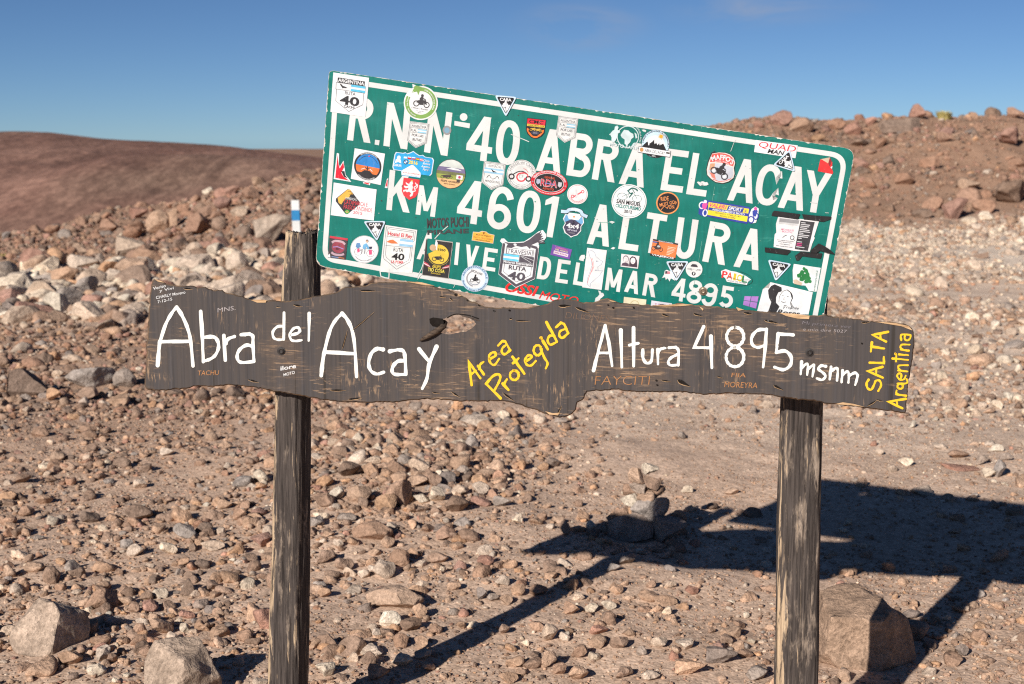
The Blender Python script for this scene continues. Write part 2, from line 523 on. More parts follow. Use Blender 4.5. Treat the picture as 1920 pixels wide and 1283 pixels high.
_txt = {}
def text2d(s, bold=0.0, shear=0.0, space=1.0):
    bold = min(bold, 0.028) if bold > 0 else bold
    key = (s, bold, shear, space)
    if key in _txt: return _txt[key]
    c = bpy.data.curves.new('lettering', 'FONT')
    c.body = s; c.offset = bold; c.shear = shear; c.resolution_u = 3; c.space_character = space
    o = bpy.data.objects.new('lettering', c)
    col.objects.link(o)
    dg = bpy.context.evaluated_depsgraph_get()
    me = bpy.data.meshes.new_from_object(o.evaluated_get(dg))
    v = np.array([(p.co.x, p.co.y) for p in me.vertices]).reshape(-1, 2)
    if bold > 0:
        v0 = text2d(s, 0.0, shear, space)[0] * 0.70
        e = 1.7 * bold
        if v[:, 1].max() > v0[:, 1].max() + e or v[:, 1].min() < v0[:, 1].min() - e or np.ptp(v[:, 0]) > np.ptp(v0[:, 0]) + 2 * e:
            bpy.data.objects.remove(o); bpy.data.curves.remove(c); bpy.data.meshes.remove(me)
            _txt[key] = text2d(s, bold - 0.005 if bold > 0.0051 else 0.0, shear, space)      # a spike at a sharp corner: a lighter weight
            return _txt[key]
    f = [tuple(p.vertices) for p in me.polygons]
    bpy.data.objects.remove(o); bpy.data.curves.remove(c); bpy.data.meshes.remove(me)
    v = v - np.array([v[:, 0].min(), 0])
    v = v / (0.70 + 1.2 * bold)                 # capital height -> 1
    _txt[key] = (v, f)
    return v, f

EPS = 0.00004
class Decal:
    """paint or print laid on a plane: polygons in a local frame, each layer a hair above the last"""
    def __init__(self, frame, surf, lift=0.0006):
        self.frame, self.surf, self.lift = frame, surf, lift
        self.V, self.F, self.M, self.mats, self.z, self.fade = [], [], [], [], 0, 0.0
    def mat(self, m):
        if self.fade and not hasattr(m, 'node_tree'): m = tuple(int(round(q * (1 - self.fade) + 196 * self.fade)) for q in m)
        if not hasattr(m, 'node_tree'): m = flat(m)
        if m not in self.mats: self.mats.append(m)
        return self.mats.index(m)
    def raw(self, v, f, color, same=False):
        if not same: self.z += 1
        mi = self.mat(color); b = len(self.V)
        for p in v:
            q = self.frame(p[0], p[1])
            self.V.append(self.surf(q[0], q[1], self.lift + self.z * EPS))
        for q in f:
            self.F.append(tuple(b + i for i in q)); self.M.append(mi)
        return self
    def poly(self, pts, color):
        pts = [tuple(p) for p in pts]
        tris = tessellate_polygon([[Vector((p[0], p[1], 0)) for p in pts]])
        return self.raw(pts, tris, color)
    def rect(self, x0, y0, x1, y1, color): return self.raw([(x0, y0), (x1, y0), (x1, y1), (x0, y1)], [(0, 1, 2, 3)], color)
    def ell(self, cx, cy, rx, ry, color, n=40):
        p = ell_pts(cx, cy, rx, ry, n=n)[:-1]
        return self.raw(p, [tuple(range(len(p)))], color)
    def line(self, pts, w, color, closed=False, smooth=False, caps=False):
        if smooth: pts = smooth_path(pts)
        v, f = ribbon(pts, w, closed, caps)
        return self.raw(v, f, color)
    def ring(self, cx, cy, rx, ry, w, color): return self.line(ell_pts(cx, cy, rx, ry, n=44)[:-1], w, color, closed=True)
    def text(self, s, x, y, h, color, w=None, bold=0.02, align='c', rot=0.0, shear=0.0):
        """baseline at y (y down); x is the centre, left or right edge"""
        v, f = text2d(s, bold, shear)
        W = v[:, 0].max()
        kx = w / W if w else h
        q = np.stack([v[:, 0] * kx, -v[:, 1] * h], 1)
        ww = W * kx
        q[:, 0] -= {'c': ww / 2, 'l': 0, 'r': ww}[align]
        c, s_ = math.cos(math.radians(rot)), math.sin(math.radians(rot))
        q = np.stack([q[:, 0] * c - q[:, 1] * s_ + x, q[:, 0] * s_ + q[:, 1] * c + y], 1)
        return self.raw(q, f, color)
    def arc(self, s, cx, cy, r, mid, h, color, spread=None, inside=False, bold=0.02, ry=None):
        """text round a circle; mid in degrees clockwise from the top; inside=True reads along the bottom"""
        v, f = text2d(s, bold)
        W = v[:, 0].max()
        kx = math.radians(spread) * r / W if spread else h
        a = (v[:, 0] * kx - W * kx / 2) / r
        ky = (ry or r) / r
        if inside:
            th = math.radians(mid) - a; rr = r - v[:, 1] * h
        else:
            th = math.radians(mid) + a; rr = r + v[:, 1] * h
        return self.raw(np.stack([cx + rr * np.sin(th), cy - rr * np.cos(th) * ky], 1), f, color)
    def build(self, name, parent, label=None):
        o = mesh_obj(name, self.V, self.F, self.mats, parent, self.M)
        if label: o['label'] = label
        return o
ident = lambda x, y: (x, y)
def frame(cx, cy, ang=8.5, k=1.0, tilt=None):
    c, s = math.cos(math.radians(ang)), math.sin(math.radians(ang))
    c2, s2 = (c, s) if tilt is None else (math.cos(math.radians(tilt)), math.sin(math.radians(tilt)))
    return lambda x, y: (cx + k * (x * c - y * s2), cy + k * (x * s + y * c2))
def quad(tl, tr, br, bl):
    """local pixels inside a four-cornered sheet; returns frame, width, height"""
    tl, tr, br, bl = map(np.array, (tl, tr, br, bl))
    W = (np.linalg.norm(tr - tl) + np.linalg.norm(br - bl)) / 2
    H = (np.linalg.norm(bl - tl) + np.linalg.norm(br - tr)) / 2
    def fr(x, y):
        a, b = x / W, y / H
        return tuple(tl * (1 - a) * (1 - b) + tr * a * (1 - b) + br * a * b + bl * (1 - a) * b)
    return fr, W, H

# ---------------------------------------------------------------- the wooden sign: two posts and a board
def wood_board_material():
    m, nt, b = new_mat('dark_stained_board', 0.72, 0.25)
    g = N(nt, 'ShaderNodeNewGeometry')
    P = mapped(nt, g.outputs['Position'], rot=(0, 0, -YAW))
    saw = noise(nt, mapped(nt, P, (120, 1, 1.6)), 1.0, 5, 0.75)
    saw2 = noise(nt, mapped(nt, P, (70, 1, 1.2)), 1.0, 3, 0.6)
    big = noise(nt, mapped(nt, P, (3.2, 1, 4.5)), 1.0, 5, 0.6)
    scr = noise(nt, mapped(nt, P, (16, 1, 190), rot=(0, 0.12, 0)), 1.0, 4, 0.7)
    scr2 = noise(nt, mapped(nt, P, (170, 1, 22), rot=(0, -0.2, 0)), 1.0, 4, 0.7)
    scr3 = noise(nt, mapped(nt, P, (26, 1, 150), rot=(0, 0.75, 0)), 1.0, 4, 0.7)
    dark = mixc(nt, mrange(nt, saw, 0.3, 0.7), (0.023, 0.0205, 0.0210), (0.068, 0.060, 0.060))
    dark = mixc(nt, mrange(nt, saw2, 0.35, 0.68), dark, (0.062, 0.050, 0.044))
    crack = mrange(nt, noise(nt, mapped(nt, P, (46, 1, 0.7)), 1.0, 2, 0.5), 0.66, 0.70)
    dark = mixc(nt, crack, dark, (0.03, 0.024, 0.02))
    patch = mrange(nt, big, 0.50, 0.64, 0, 1, True)
    a = mathn(nt, 'MULTIPLY', mrange(nt, scr, 0.53, 0.62), patch)
    patch2 = mrange(nt, noise(nt, mapped(nt, P, (6, 1, 5), loc=(4, 0, 9)), 1.0, 4, 0.6), 0.53, 0.66, 0, 1, True)
    bq = mathn(nt, 'MULTIPLY', mrange(nt, scr2, 0.55, 0.64), patch2)
    patch3 = mrange(nt, noise(nt, mapped(nt, P, (4, 1, 6), loc=(14, 0, 3)), 1.0, 4, 0.6), 0.55, 0.66, 0, 1, True)
    cq = mathn(nt, 'MULTIPLY', mrange(nt, scr3, 0.57, 0.64), patch3)
    worn = mathn(nt, 'MAXIMUM', mathn(nt, 'MAXIMUM', a, bq), cq)
    soft = mathn(nt, 'MULTIPLY', patch, 0.14)
    dark = mixc(nt, soft, dark, (0.23, 0.135, 0.07))
    c = mixc(nt, mathn(nt, 'MULTIPLY', worn, 0.72), dark, mixc(nt, saw, (0.24, 0.145, 0.08), (0.44, 0.295, 0.18)))
    nt.links.new(c, b.inputs['Base Color'])
    bump(nt, b, saw, 0.35, 0.0015)
    bump(nt, b, mathn(nt, 'SUBTRACT', big, mathn(nt, 'MULTIPLY', worn, 0.3)), 0.25, 0.004)
    return m
def simple_wood(name, lo, hi, scale, rough=0.8):
    m, nt, b = new_mat(name, rough, 0.2)
    g = N(nt, 'ShaderNodeNewGeometry'); P = g.outputs['Position']
    a = noise(nt, mapped(nt, P, scale), 1.0, 5, 0.65)
    c = noise(nt, P, 40, 4)
    o = mixc(nt, mrange(nt, a, 0.32, 0.68), lo, hi)
    o = mixc(nt, 1.0, o, mixc(nt, c, (0.75, 0.75, 0.75), (1.25, 1.25, 1.25)), 'MULTIPLY')
    nt.links.new(o, b.inputs['Base Color'])
    bump(nt, b, a, 0.6, 0.004)
    return m
M_BOARD = wood_board_material()
M_EDGE = simple_wood('raw_board_edge', (0.035, 0.026, 0.021), (0.21, 0.135, 0.08), (26, 26, 26))
M_CHIP = simple_wood('bare_wood', (0.30, 0.18, 0.09), (0.55, 0.37, 0.21), (25, 25, 160))
M_BACK = simple_wood('board_back', (0.09, 0.07, 0.06), (0.17, 0.13, 0.10), (8, 8, 90))
M_SLIT = flat((28, 22, 18), 0.9, 0.1)
M_STUB = simple_wood('dead_branch', (0.02, 0.014, 0.011), (0.115, 0.08, 0.056), (70, 70, 260))
def brush_paint(name, c):
    m, nt, b = new_mat(name, 0.55, 0.3)
    g = N(nt, 'ShaderNodeNewGeometry'); P = mapped(nt, g.outputs['Position'], rot=(0, 0, -YAW))
    a = noise(nt, mapped(nt, P, (240, 1, 40)), 1.0, 4, 0.65)
    k = noise(nt, P, 42, 4, 0.6)
    o = mixc(nt, mrange(nt, a, 0.3, 0.7), tuple(x * 0.84 for x in c), c)
    o = mixc(nt, mathn(nt, 'MULTIPLY', mrange(nt, a, 0.60, 0.68), mrange(nt, k, 0.50, 0.62)), o, (0.12, 0.09, 0.07))
    nt.links.new(o, b.inputs['Base Color'])
    bump(nt, b, a, 0.4, 0.002)
    return m
M_WPAINT = brush_paint('white_brush_paint', (0.74, 0.73, 0.67))
M_YPAINT = brush_paint('yellow_brush_paint', (0.80, 0.47, 0.012))
M_IRON = None
def iron():
    m, nt, b = new_mat('blackened_iron', 0.5, 0.5)
    g = N(nt, 'ShaderNodeNewGeometry')
    n = noise(nt, g.outputs['Position'], 150, 4)
    nt.links.new(mixc(nt, n, (0.012, 0.011, 0.012), (0.07, 0.06, 0.055)), b.inputs['Base Color'])
    b.inputs['Metallic'].default_value = 0.6
    return m
M_IRON = iron()

OUT = [(289,522.7),(297,524.5),(306.8,528.5),(312,532),(318.5,534),(330,534),(341.8,535.3),(353,536),(365,537),(375,538.4),(384.7,539),(392,542),(400,544),(408,543.4),(416,544),(422,548),(429.5,551),(442,553),(455,556),(466,561),(478,564.6),(489,565),(499.7,564.6),(515,564.9),(531,564.6),(548,563.5),(565,561.5),(580,558.6),(595,554.5),(608,552.6),(620,551),(630.7,548.5),(640,543),(649,539.4),(663,537.6),(677,536),(693,532.6),(709.7,530),(730,528.6),(754,528),(768,527.5),(782.7,528),(793,530.5),(803,534),(815,536.8),(828,541),(841,543.5),(853,548),(861,552),(869,557),(881,563.5),(894,568.5),(903,573),(913,575.8),(924,577.6),(934.8,578),(952,576.6),(971,577),(992,577.4),(1012,573.6),(1019,573),(1026.7,570),(1034,565),(1041,562),(1058,560.8),(1076,562),(1086,565.6),(1095,567),(1107,567),(1117,565.6),(1125,563),(1132.8,561),(1140,560),(1147.7,561),(1156,565.4),(1164,568),(1182,569.4),(1202,571.7),(1212,572),(1221,573),(1238,571.6),(1256,571.7),(1266,569.4),(1275,568),(1290,570.4),(1308,571.4),(1324,574.6),(1340,575),(1353,577),(1365,577),(1384,580.6),(1404,581.6),(1422,583.4),(1442,584),(1461,586),(1482,589.6),(1504,590),(1526,591.4),(1547,591),(1562,593.8),(1578.5,595),(1604,598.8),(1630.6,601.7),(1657,603.2),(1682.7,605.6),(1694,607),(1703.5,610.8),(1709.5,615.5),(1712.7,622.5),(1714.2,634),(1714,646),(1712,665),(1708.8,685),(1706.5,703),(1703.5,721.5),(1703,738),(1701,755),(1699.4,765),(1697,774.8),(1690,774),(1682.7,773.5),(1656,769.2),(1630.6,765.7),(1618,764.5),(1604.6,761.8),(1585,760.4),(1565.5,758),(1546,755.2),(1526.5,751.4),(1497,748.6),(1466.6,745),(1444,741.4),(1422,739.7),(1393,738.4),(1365,738.4),(1342,740.2),(1318,739.7),(1292,736),(1266,734.5),(1251,735.6),(1236,735),(1206,735.2),(1176.6,734),(1160,731.4),(1143,731),(1122,732),(1101.4,735),(1097,740),(1095.5,746),(1090,752),(1083.6,756),(1081,764),(1077.7,771.8),(1072.5,777),(1065.8,780.7),(1058,783),(1050,782.6),(1039,781),(1028,777.7),(1017,774),(1006.4,769.8),(990,764.4),(974.8,759.9),(962,757),(949,753),(934,753.6),(919.4,751),(900,753.4),(879.8,753),(853,752),(827,750),(810,748.6),(792.8,748),(770,751.4),(748,753),(718,754.2),(689.4,755),(668,753.8),(646.9,754),(628,752),(610.4,751),(595,747.6),(580,746),(564,742),(539,738),(513,734),(489,729),(464.6,725),(446,722.6),(427.6,722),(414,724),(400,725.3),(382,724),(363,725.3),(357.4,728),(328,730.4),(299,732),(281.4,732),(276.5,731),(273.6,728),(271.4,724),(271.7,720),(272.4,703),(273.6,685),(275.3,650),(277.5,617),(279,588),(280.5,558.7),(281.6,546),(283.4,535),(285.6,528)]
HOLE = [(821,600),(828,598.4),(836,597),(843.5,593),(851,591),(859.7,590.6),(870,594),(880,598),(888,602),(892.5,607.3),(889,613),(884,617.4),(874,621.4),(863.7,623.5),(850,626),(838,627),(830,625),(823,620),(820,610)]
def jitter_outline(pts, step, amp, seed):
    out = []
    n = len(pts)
    for i in range(n):
        a, b = np.array(pts[i]), np.array(pts[(i + 1) % n])
        k = max(1, int(np.linalg.norm(b - a) / step))
        for j in range(k):
            p = a + (b - a) * j / k
            out.append(p)
    out = np.array(out)
    q = np.roll(out, -1, 0) - np.roll(out, 1, 0)
    nn = np.stack([q[:, 1], -q[:, 0]], 1); nn /= np.linalg.norm(nn, axis=1)[:, None] + 1e-9
    s = np.cumsum(np.linalg.norm(q, axis=1)) / 2
    d = amp * (0.6 * vnoise(s * 0.09, s * 0, seed=seed) + 0.5 * vnoise(s * 0.33, s * 0, seed=seed + 1))
    return out + nn * d[:, None]
def inset(pts, d):
    p = np.array(pts)
    e = np.roll(p, -1, 0) - np.roll(p, 1, 0)
    nn = np.stack([-e[:, 1], e[:, 0]], 1); nn /= np.linalg.norm(nn, axis=1)[:, None] + 1e-9
    return p + nn * d

wood_sign = empty('wooden_sign', (0.05, -0.04, 0.0))
tag(wood_sign, 'dark wavy edged wooden board hand lettered Abra del Acay, on two weathered posts', 'wooden sign')

def make_board():
    o0 = jitter_outline(OUT, 4, 1.9, 5)
    area = 0.5 * np.sum(o0[:, 0] * np.roll(o0[:, 1], -1) - np.roll(o0[:, 0], -1) * o0[:, 1])
    h0 = jitter_outline(HOLE, 2.5, 1.5, 71)
    fo = inset(o0, 2.0 if area > 0 else -2.0)                       # painted face, edge knocked back
    V, F, M = [], [], []
    def put(pts, lift):
        b = len(V)
        V.extend(on_board(p[0], p[1], lift) for p in pts)
        return b, len(pts)
    a, na = put(fo, 0.0); h, nh = put(h0, 0.0)
    tri = tessellate_polygon([[Vector((p[0], p[1], 0)) for p in fo], [Vector((p[0], p[1], 0)) for p in h0]])
    F += [tuple(t) for t in tri]; M += [0] * len(tri)
    rim, _ = put(o0, -0.006)
    # sides: worn arris, then the rough edge going back
    mid, _ = put(jitter_outline(o0.tolist(), 1e9, 0.8, 12), -0.02)
    bk, _ = put(o0, -BOARD_T)
    for p, q, mi in ((a, rim, 1), (rim, mid, 1), (mid, bk, 1)):
        for i in range(na):
            j = (i + 1) % na
            F.append((p + i, p + j, q + j, q + i)); M.append(mi)
    hb, _ = put(h0, -BOARD_T)
    for i in range(nh):
        j = (i + 1) % nh
        F.append((h + i, hb + i, hb + j, h + j)); M.append(1)
    tri = tessellate_polygon([[Vector((p[0], p[1], 0)) for p in o0], [Vector((p[0], p[1], 0)) for p in h0]])
    mp_ = list(range(bk, bk + na)) + list(range(hb, hb + nh))
    F += [tuple(mp_[i] for i in t) for t in tri]; M += [2] * len(tri)
    mesh = mesh_obj('board', V, F, [M_BOARD, M_EDGE, M_BACK], wood_sign, M)
    return mesh
board = make_board()
board['label'] = 'dark stained board with wavy edges, a knot hole and pale scratches'

def crop_fn(ox, oy, s): return lambda pts: [(ox + x / s, oy + y / s) for x, y in pts]
c5, c6, c7, c8 = crop_fn(260, 510, 5.132), crop_fn(580, 510, 4.934), crop_fn(860, 560, 5.053), crop_fn(1240, 560, 3.84)

# cracks, gouges and bare chips in the board's face
marks = Decal(ident, on_board, 0.0001)
def gouge(x0, y0, x1, y1, w, lip=True):
    a, b = np.array((x0, y0), float), np.array((x1, y1), float)
    d = b - a; n = np.array([-d[1], d[0]]) / (np.linalg.norm(d) + 1e-9)
    if n[1] < 0: n = -n
    ts = np.linspace(0, 1, 9)
    prof = np.sin(np.pi * ts ** 0.7) * w * 0.40
    wob = [random.uniform(0.7, 1.2) for _ in ts]
    if lip:
        marks.poly([a + d * t + n * (p * k * 1.25 + 0.3) for t, p, k in zip(ts, prof, wob)] + [a + d * t for t in ts[::-1]], M_CHIP)
    marks.poly([a + d * t + n * p * k for t, p, k in zip(ts, prof, wob)] + [a + d * t - n * p * k for t, p, k in list(zip(ts, prof, wob))[::-1]], M_SLIT)
for g in [(*c5([(430, 158)])[0], *c5([(525, 165)])[0], 4.0), (*c5([(1320, 335)])[0], *c5([(1365, 340)])[0], 2.5), (*c5([(1485, 315)])[0], *c5([(1580, 335)])[0], 4.5),
          (*c5([(1050, 1035)])[0], *c5([(1160, 1065)])[0], 4.5), (*c6([(465, 172)])[0], *c6([(620, 175)])[0], 4.2), (*c6([(190, 1095)])[0], *c6([(340, 1095)])[0], 4),
          (*c6([(360, 1180)])[0], *c6([(490, 1165)])[0], 5), (*c6([(1135, 1112)])[0], *c6([(1210, 1125)])[0], 3), (*c6([(1310, 1105)])[0], *c6([(1400, 1165)])[0], 3.5),
          (*c6([(1200, 228)])[0], *c6([(1265, 235)])[0], 3), (*c6([(1300, 240)])[0], *c6([(1330, 270)])[0], 3.5), (*c7([(535, 210)])[0], *c7([(685, 213)])[0], 3.4),
          (*c7([(945, 70)])[0], *c7([(1070, 68)])[0], 6), (*c7([(1100, 80)])[0], *c7([(1245, 135)])[0], 5), (*c7([(480, 190)])[0], *c7([(510, 192)])[0], 3.5),
          (*c7([(415, 890)])[0], *c7([(530, 975)])[0], 4), (*c7([(935, 1090)])[0], *c7([(975, 1015)])[0], 3), (*c8([(0, 108)])[0], *c8([(60, 132)])[0], 4.5),
          (*c8([(230, 108)])[0], *c8([(300, 128)])[0], 4), (*c8([(590, 100)])[0], *c8([(660, 112)])[0], 5), (*c8([(740, 155)])[0], *c8([(845, 178)])[0], 5.5),
          (*c8([(1440, 172)])[0], *c8([(1500, 172)])[0], 3), (*c8([(115, 585)])[0], *c8([(210, 635)])[0], 9), (*c8([(0, 588)])[0], *c8([(68, 598)])[0], 3.5),
          (*c8([(805, 622)])[0], *c8([(880, 660)])[0], 5.5), (*c8([(400, 560)])[0], *c8([(445, 572)])[0], 2.5), (*c8([(1480, 775)])[0], *c8([(1560, 728)])[0], 3.5),
          (*c8([(1545, 727)])[0], *c8([(1600, 740)])[0], 3), (*c6([(300, 715)])[0], *c6([(350, 540)])[0], 2.2), (*c6([(395, 540)])[0], *c6([(600, 370)])[0], 1.6)]:
    gouge(*g)
# bare wood showing where the paint has chipped off the top edge
for pts in [[(470, 562.8), (486, 561.8), (500, 563.2), (498, 567.5), (482, 567.5)], [(1461, 586.8), (1490, 588.5), (1518, 592), (1517, 598.5), (1495, 597.5), (1475, 593)],
            [(1221, 573.6), (1262, 570.8), (1280, 569.8), (1300, 572), (1278, 574), (1246, 575)], [(1566, 758), (1595, 760), (1622, 763.4), (1600, 757.4), (1580, 754.5)],
            [(760, 528.5), (790, 529.5), (815, 536), (800, 535.5), (778, 531.5)], [(1640, 603.4), (1680, 606), (1704, 611.5), (1711, 620), (1690, 612)],
            [(1022, 771), (1036, 775), (1050, 774), (1046, 779), (1030, 777.5)], [(289, 523.4), (300, 526.4), (309, 530.4), (296, 528)],
            [(1311, 575), (1318, 583), (1319, 579)], [(858, 550.5), (866, 555), (860, 556)], [(1140, 561.6), (1156, 566), (1148, 566.4)], [(1380, 576), (1395, 581), (1384, 583)]]:
    marks.poly(pts, M_CHIP)
for x, y, r in [(1140, 572, 1.7), (1149.5, 577, 2), (1188, 577, 1.8), (1616, 644, 1.8), (1230.5, 713.5, 2), (1232, 722, 1.8), (876, 563, 1.7), (926, 583, 2), (898, 572.5, 1.8), (955, 582, 1.8), (854, 553, 2.5), (1358, 576, 1.6)]:
    marks.ell(x, y, r, r * 0.85, M_SLIT, 12)
mk = marks.build('weathering', wood_sign, 'dark gouges, nail holes and bare chips in the board')

# the stub of a branch in the knot hole
def tube(name, pts, rads, mat, parent, seg=12, rough=0.0, seed=0):
    V, F = [], []
    P = [np.array(p, float) for p in pts]
    for i, p in enumerate(P):
        d = P[min(i + 1, len(P) - 1)] - P[max(i - 1, 0)]
        d /= np.linalg.norm(d)
        u = np.cross(d, (0.3, 0.2, 0.9)); u /= np.linalg.norm(u); w = np.cross(d, u)
        for k in range(seg):
            a = 2 * math.pi * k / seg
            r = rads[i] * (1 + rough * float(vnoise(np.array(k * 1.7), np.array(i * 0.35), seed=seed)))
            V.append(p + r * (u * math.cos(a) + w * math.sin(a)))
    n = len(P)
    for i in range(n - 1):
        for k in range(seg):
            k2 = (k + 1) % seg
            F.append((i * seg + k, i * seg + k2, (i + 1) * seg + k2, (i + 1) * seg + k))
    F.append(tuple(range(seg))[::-1]); F.append(tuple(range((n - 1) * seg, n * seg)))
    return mesh_obj(name, V, F, mat, parent, smooth=True)
stub = tube('branch_stub', [on_board(788, 639, 0.004), on_board(797, 633.5, 0.008), on_board(810, 626, 0.008), on_board(823, 619, 0.004), on_board(831, 612, -0.004), on_board(834, 603, -0.016)],
            [0.003, 0.0062, 0.0078, 0.0085, 0.0085, 0.007], M_STUB, wood_sign, 12, 0.22, 3)
stub['label'] = 'grooved dead branch stub sticking out of the knot hole'
kn = Decal(ident, on_board, 0.0004)
kn.poly([(805, 598), (812, 595.4), (831, 598), (832, 606), (828, 611), (820, 614), (811, 612), (806, 606)], M_SLIT)
kn.line([(838, 596.5), (850, 590.5), (862, 589.4), (880, 592), (898, 598)], 2.2, M_SLIT, smooth=True)
kn.line([(866, 592.5), (884, 597), (899, 602)], 2.0, M_STUB, smooth=True)
kn.build('knot', wood_sign)

# hand painted letters
def brush(strokes, w, mat, name, label):
    d = Decal(ident, on_board, 0.0011)
    for s in strokes:
        p = smooth_path(s[0]) if s[1] else [np.array(s[0][0], float) + (np.array(b2) - np.array(a2)) * 0 for a2, b2 in [(s[0][0], s[0][0])]] and sum([[np.array(a2, float) + (np.array(b2, float) - np.array(a2, float)) * t_ + np.array((random.uniform(-.3, .3), random.uniform(-.3, .3))) * (0 < t_) for t_ in (0, .25, .5, .75)] for a2, b2 in zip(s[0][:-1], s[0][1:])], []) + [np.array(s[0][-1], float)]
        L = len(p)
        ww = [w * s[2] * (1 + 0.13 * math.sin(i * 0.9 + s[0][0][0]) + random.uniform(-0.07, 0.07)) * (1.08 - 0.2 * i / max(L - 1, 1)) for i in range(L)]
        v, f = ribbon(p, ww, False, True)
        d.raw(v, f, mat)
    return d.build(name, wood_sign, label)
def st(c, pts, sm=False, k=1.0): return (c(pts), sm, k)
W5 = 1.0
white = [
    st(c5, [(183, 900), (200, 700), (215, 640), (262, 500), (320, 395), (366, 338)], True), st(c5, [(366, 338), (420, 425), (470, 540), (500, 665), (523, 905)], True), st(c5, [(205, 672), (490, 668)]),
    st(c5, [(597, 380), (612, 620), (622, 865)]), st(c5, [(622, 630), (720, 626), (760, 665), (768, 730), (738, 800), (690, 838), (622, 862)], True, .95),
    st(c5, [(820, 612), (834, 850)]), st(c5, [(838, 690), (862, 645), (922, 622)], True, .95),
    st(c5, [(985, 605), (1065, 597)], False, .95), st(c5, [(1065, 597), (1098, 620), (1100, 700), (1110, 862)], True, .95), st(c5, [(1095, 715), (1038, 705), (978, 742), (948, 800), (960, 855), (1005, 872), (1110, 862)], True, .95),
    st(c5, [(1399, 393), (1395, 650)], False, .8), st(c5, [(1392, 522), (1335, 528), (1292, 575), (1298, 630), (1335, 652), (1395, 650)], True, .75),
    st(c5, [(1465, 608), (1530, 590), (1552, 560), (1530, 535), (1488, 548), (1455, 600), (1467, 652), (1510, 665), (1568, 657)], True, .75), st(c5, [(1641, 400), (1636, 662)], False, .8),
    st(c6, [(110, 960), (125, 820), (148, 700), (190, 545), (240, 450), (303, 385)], True), st(c6, [(303, 385), (350, 440), (395, 540), (420, 690), (437, 970)], True), st(c6, [(142, 742), (420, 757)]),
    st(c6, [(682, 718), (625, 712), (572, 758), (549, 845), (570, 915), (625, 945), (688, 928)], True), 
    st(c6, [(745, 735), (818, 720)]), st(c6, [(818, 720), (868, 732), (885, 790), (893, 948)], True), st(c6, [(880, 822), (822, 826), (778, 868), (766, 918), (795, 948), (893, 948)], True),
    st(c6, [(1015, 713), (1108, 830)]), st(c6, [(1177, 692), (1110, 850), (1088, 985), (1045, 1080)], True),
    st(c7, [(1278, 682), (1318, 520), (1388, 256)], False, .88), st(c7, [(1388, 256), (1420, 400), (1454, 638)], False, .88), st(c7, [(1325, 516), (1430, 514)], False, .8),
    st(c7, [(1536, 300), (1546, 650)], False, .92), st(c7, [(1657, 277), (1658, 640)], False, .92), st(c7, [(1617, 442), (1702, 424)], False, .8),
    st(c7, [(1745, 485), (1746, 560), (1778, 610), (1825, 592), (1836, 485)], True, .85), st(c7, [(1886, 482), (1889, 622)], False, .8), st(c7, [(1888, 520), (1912, 480), (1945, 468)], True, .75),
    st(c8, [(0, 362), (30, 357)], False, .7), st(c8, [(55, 354), (105, 350)], False, .8), st(c8, [(105, 350), (124, 380), (122, 480)], True, .8), st(c8, [(118, 402), (72, 425), (50, 455), (66, 480), (122, 478)], True, .75),
    st(c8, [(305, 202), (237, 352), (358, 355)], False, .85), st(c8, [(357, 272), (364, 498)], False, .95),
    (c8(ell_pts(532, 275, 62, 68, -90, 270, 24)), False, .85), (c8(ell_pts(530, 421, 64, 70, -90, 270, 24)), False, .85),
    st(c8, [(755, 222), (695, 228), (652, 275), (655, 330), (695, 352), (748, 335)], True, .88), st(c8, [(757, 220), (748, 350), (733, 494)], False, .9),
    st(c8, [(950, 262), (842, 254)], False, .95), st(c8, [(842, 254), (828, 388)], False, .9), st(c8, [(828, 388), (892, 378), (934, 420), (928, 480), (880, 512), (815, 494)], True, .95),
    st(c8, [(1010, 455), (1003, 545)], False, .75), st(c8, [(1008, 500), (1045, 470), (1055, 490), (1050, 550)], True, .7), st(c8, [(1058, 505), (1095, 478), (1098, 500), (1088, 562)], True, .7),
    st(c8, [(1184, 488), (1150, 484), (1132, 508), (1165, 535), (1182, 560), (1158, 585), (1120, 575)], True, .75),
    st(c8, [(1222, 492), (1212, 582)], False, .75), st(c8, [(1220, 525), (1258, 500), (1270, 520), (1265, 590)], True, .72),
    st(c8, [(1305, 518), (1298, 602)], False, .75), st(c8, [(1305, 550), (1338, 525), (1350, 545), (1347, 605)], True, .7), st(c8, [(1352, 555), (1392, 535), (1412, 550), (1408, 580), (1396, 622)], True, .75),
]
for a_, b_, wd_ in ((0, 10, 'Abra'), (10, 14, 'del'), (14, 23, 'Acay'), (23, 36, 'Altura'), (36, 45, '4895'), (45, 54, 'msnm')):
    brush(white[a_:b_], 6.7, M_WPAINT, 'lettering', 'white hand painted word ' + wd_)
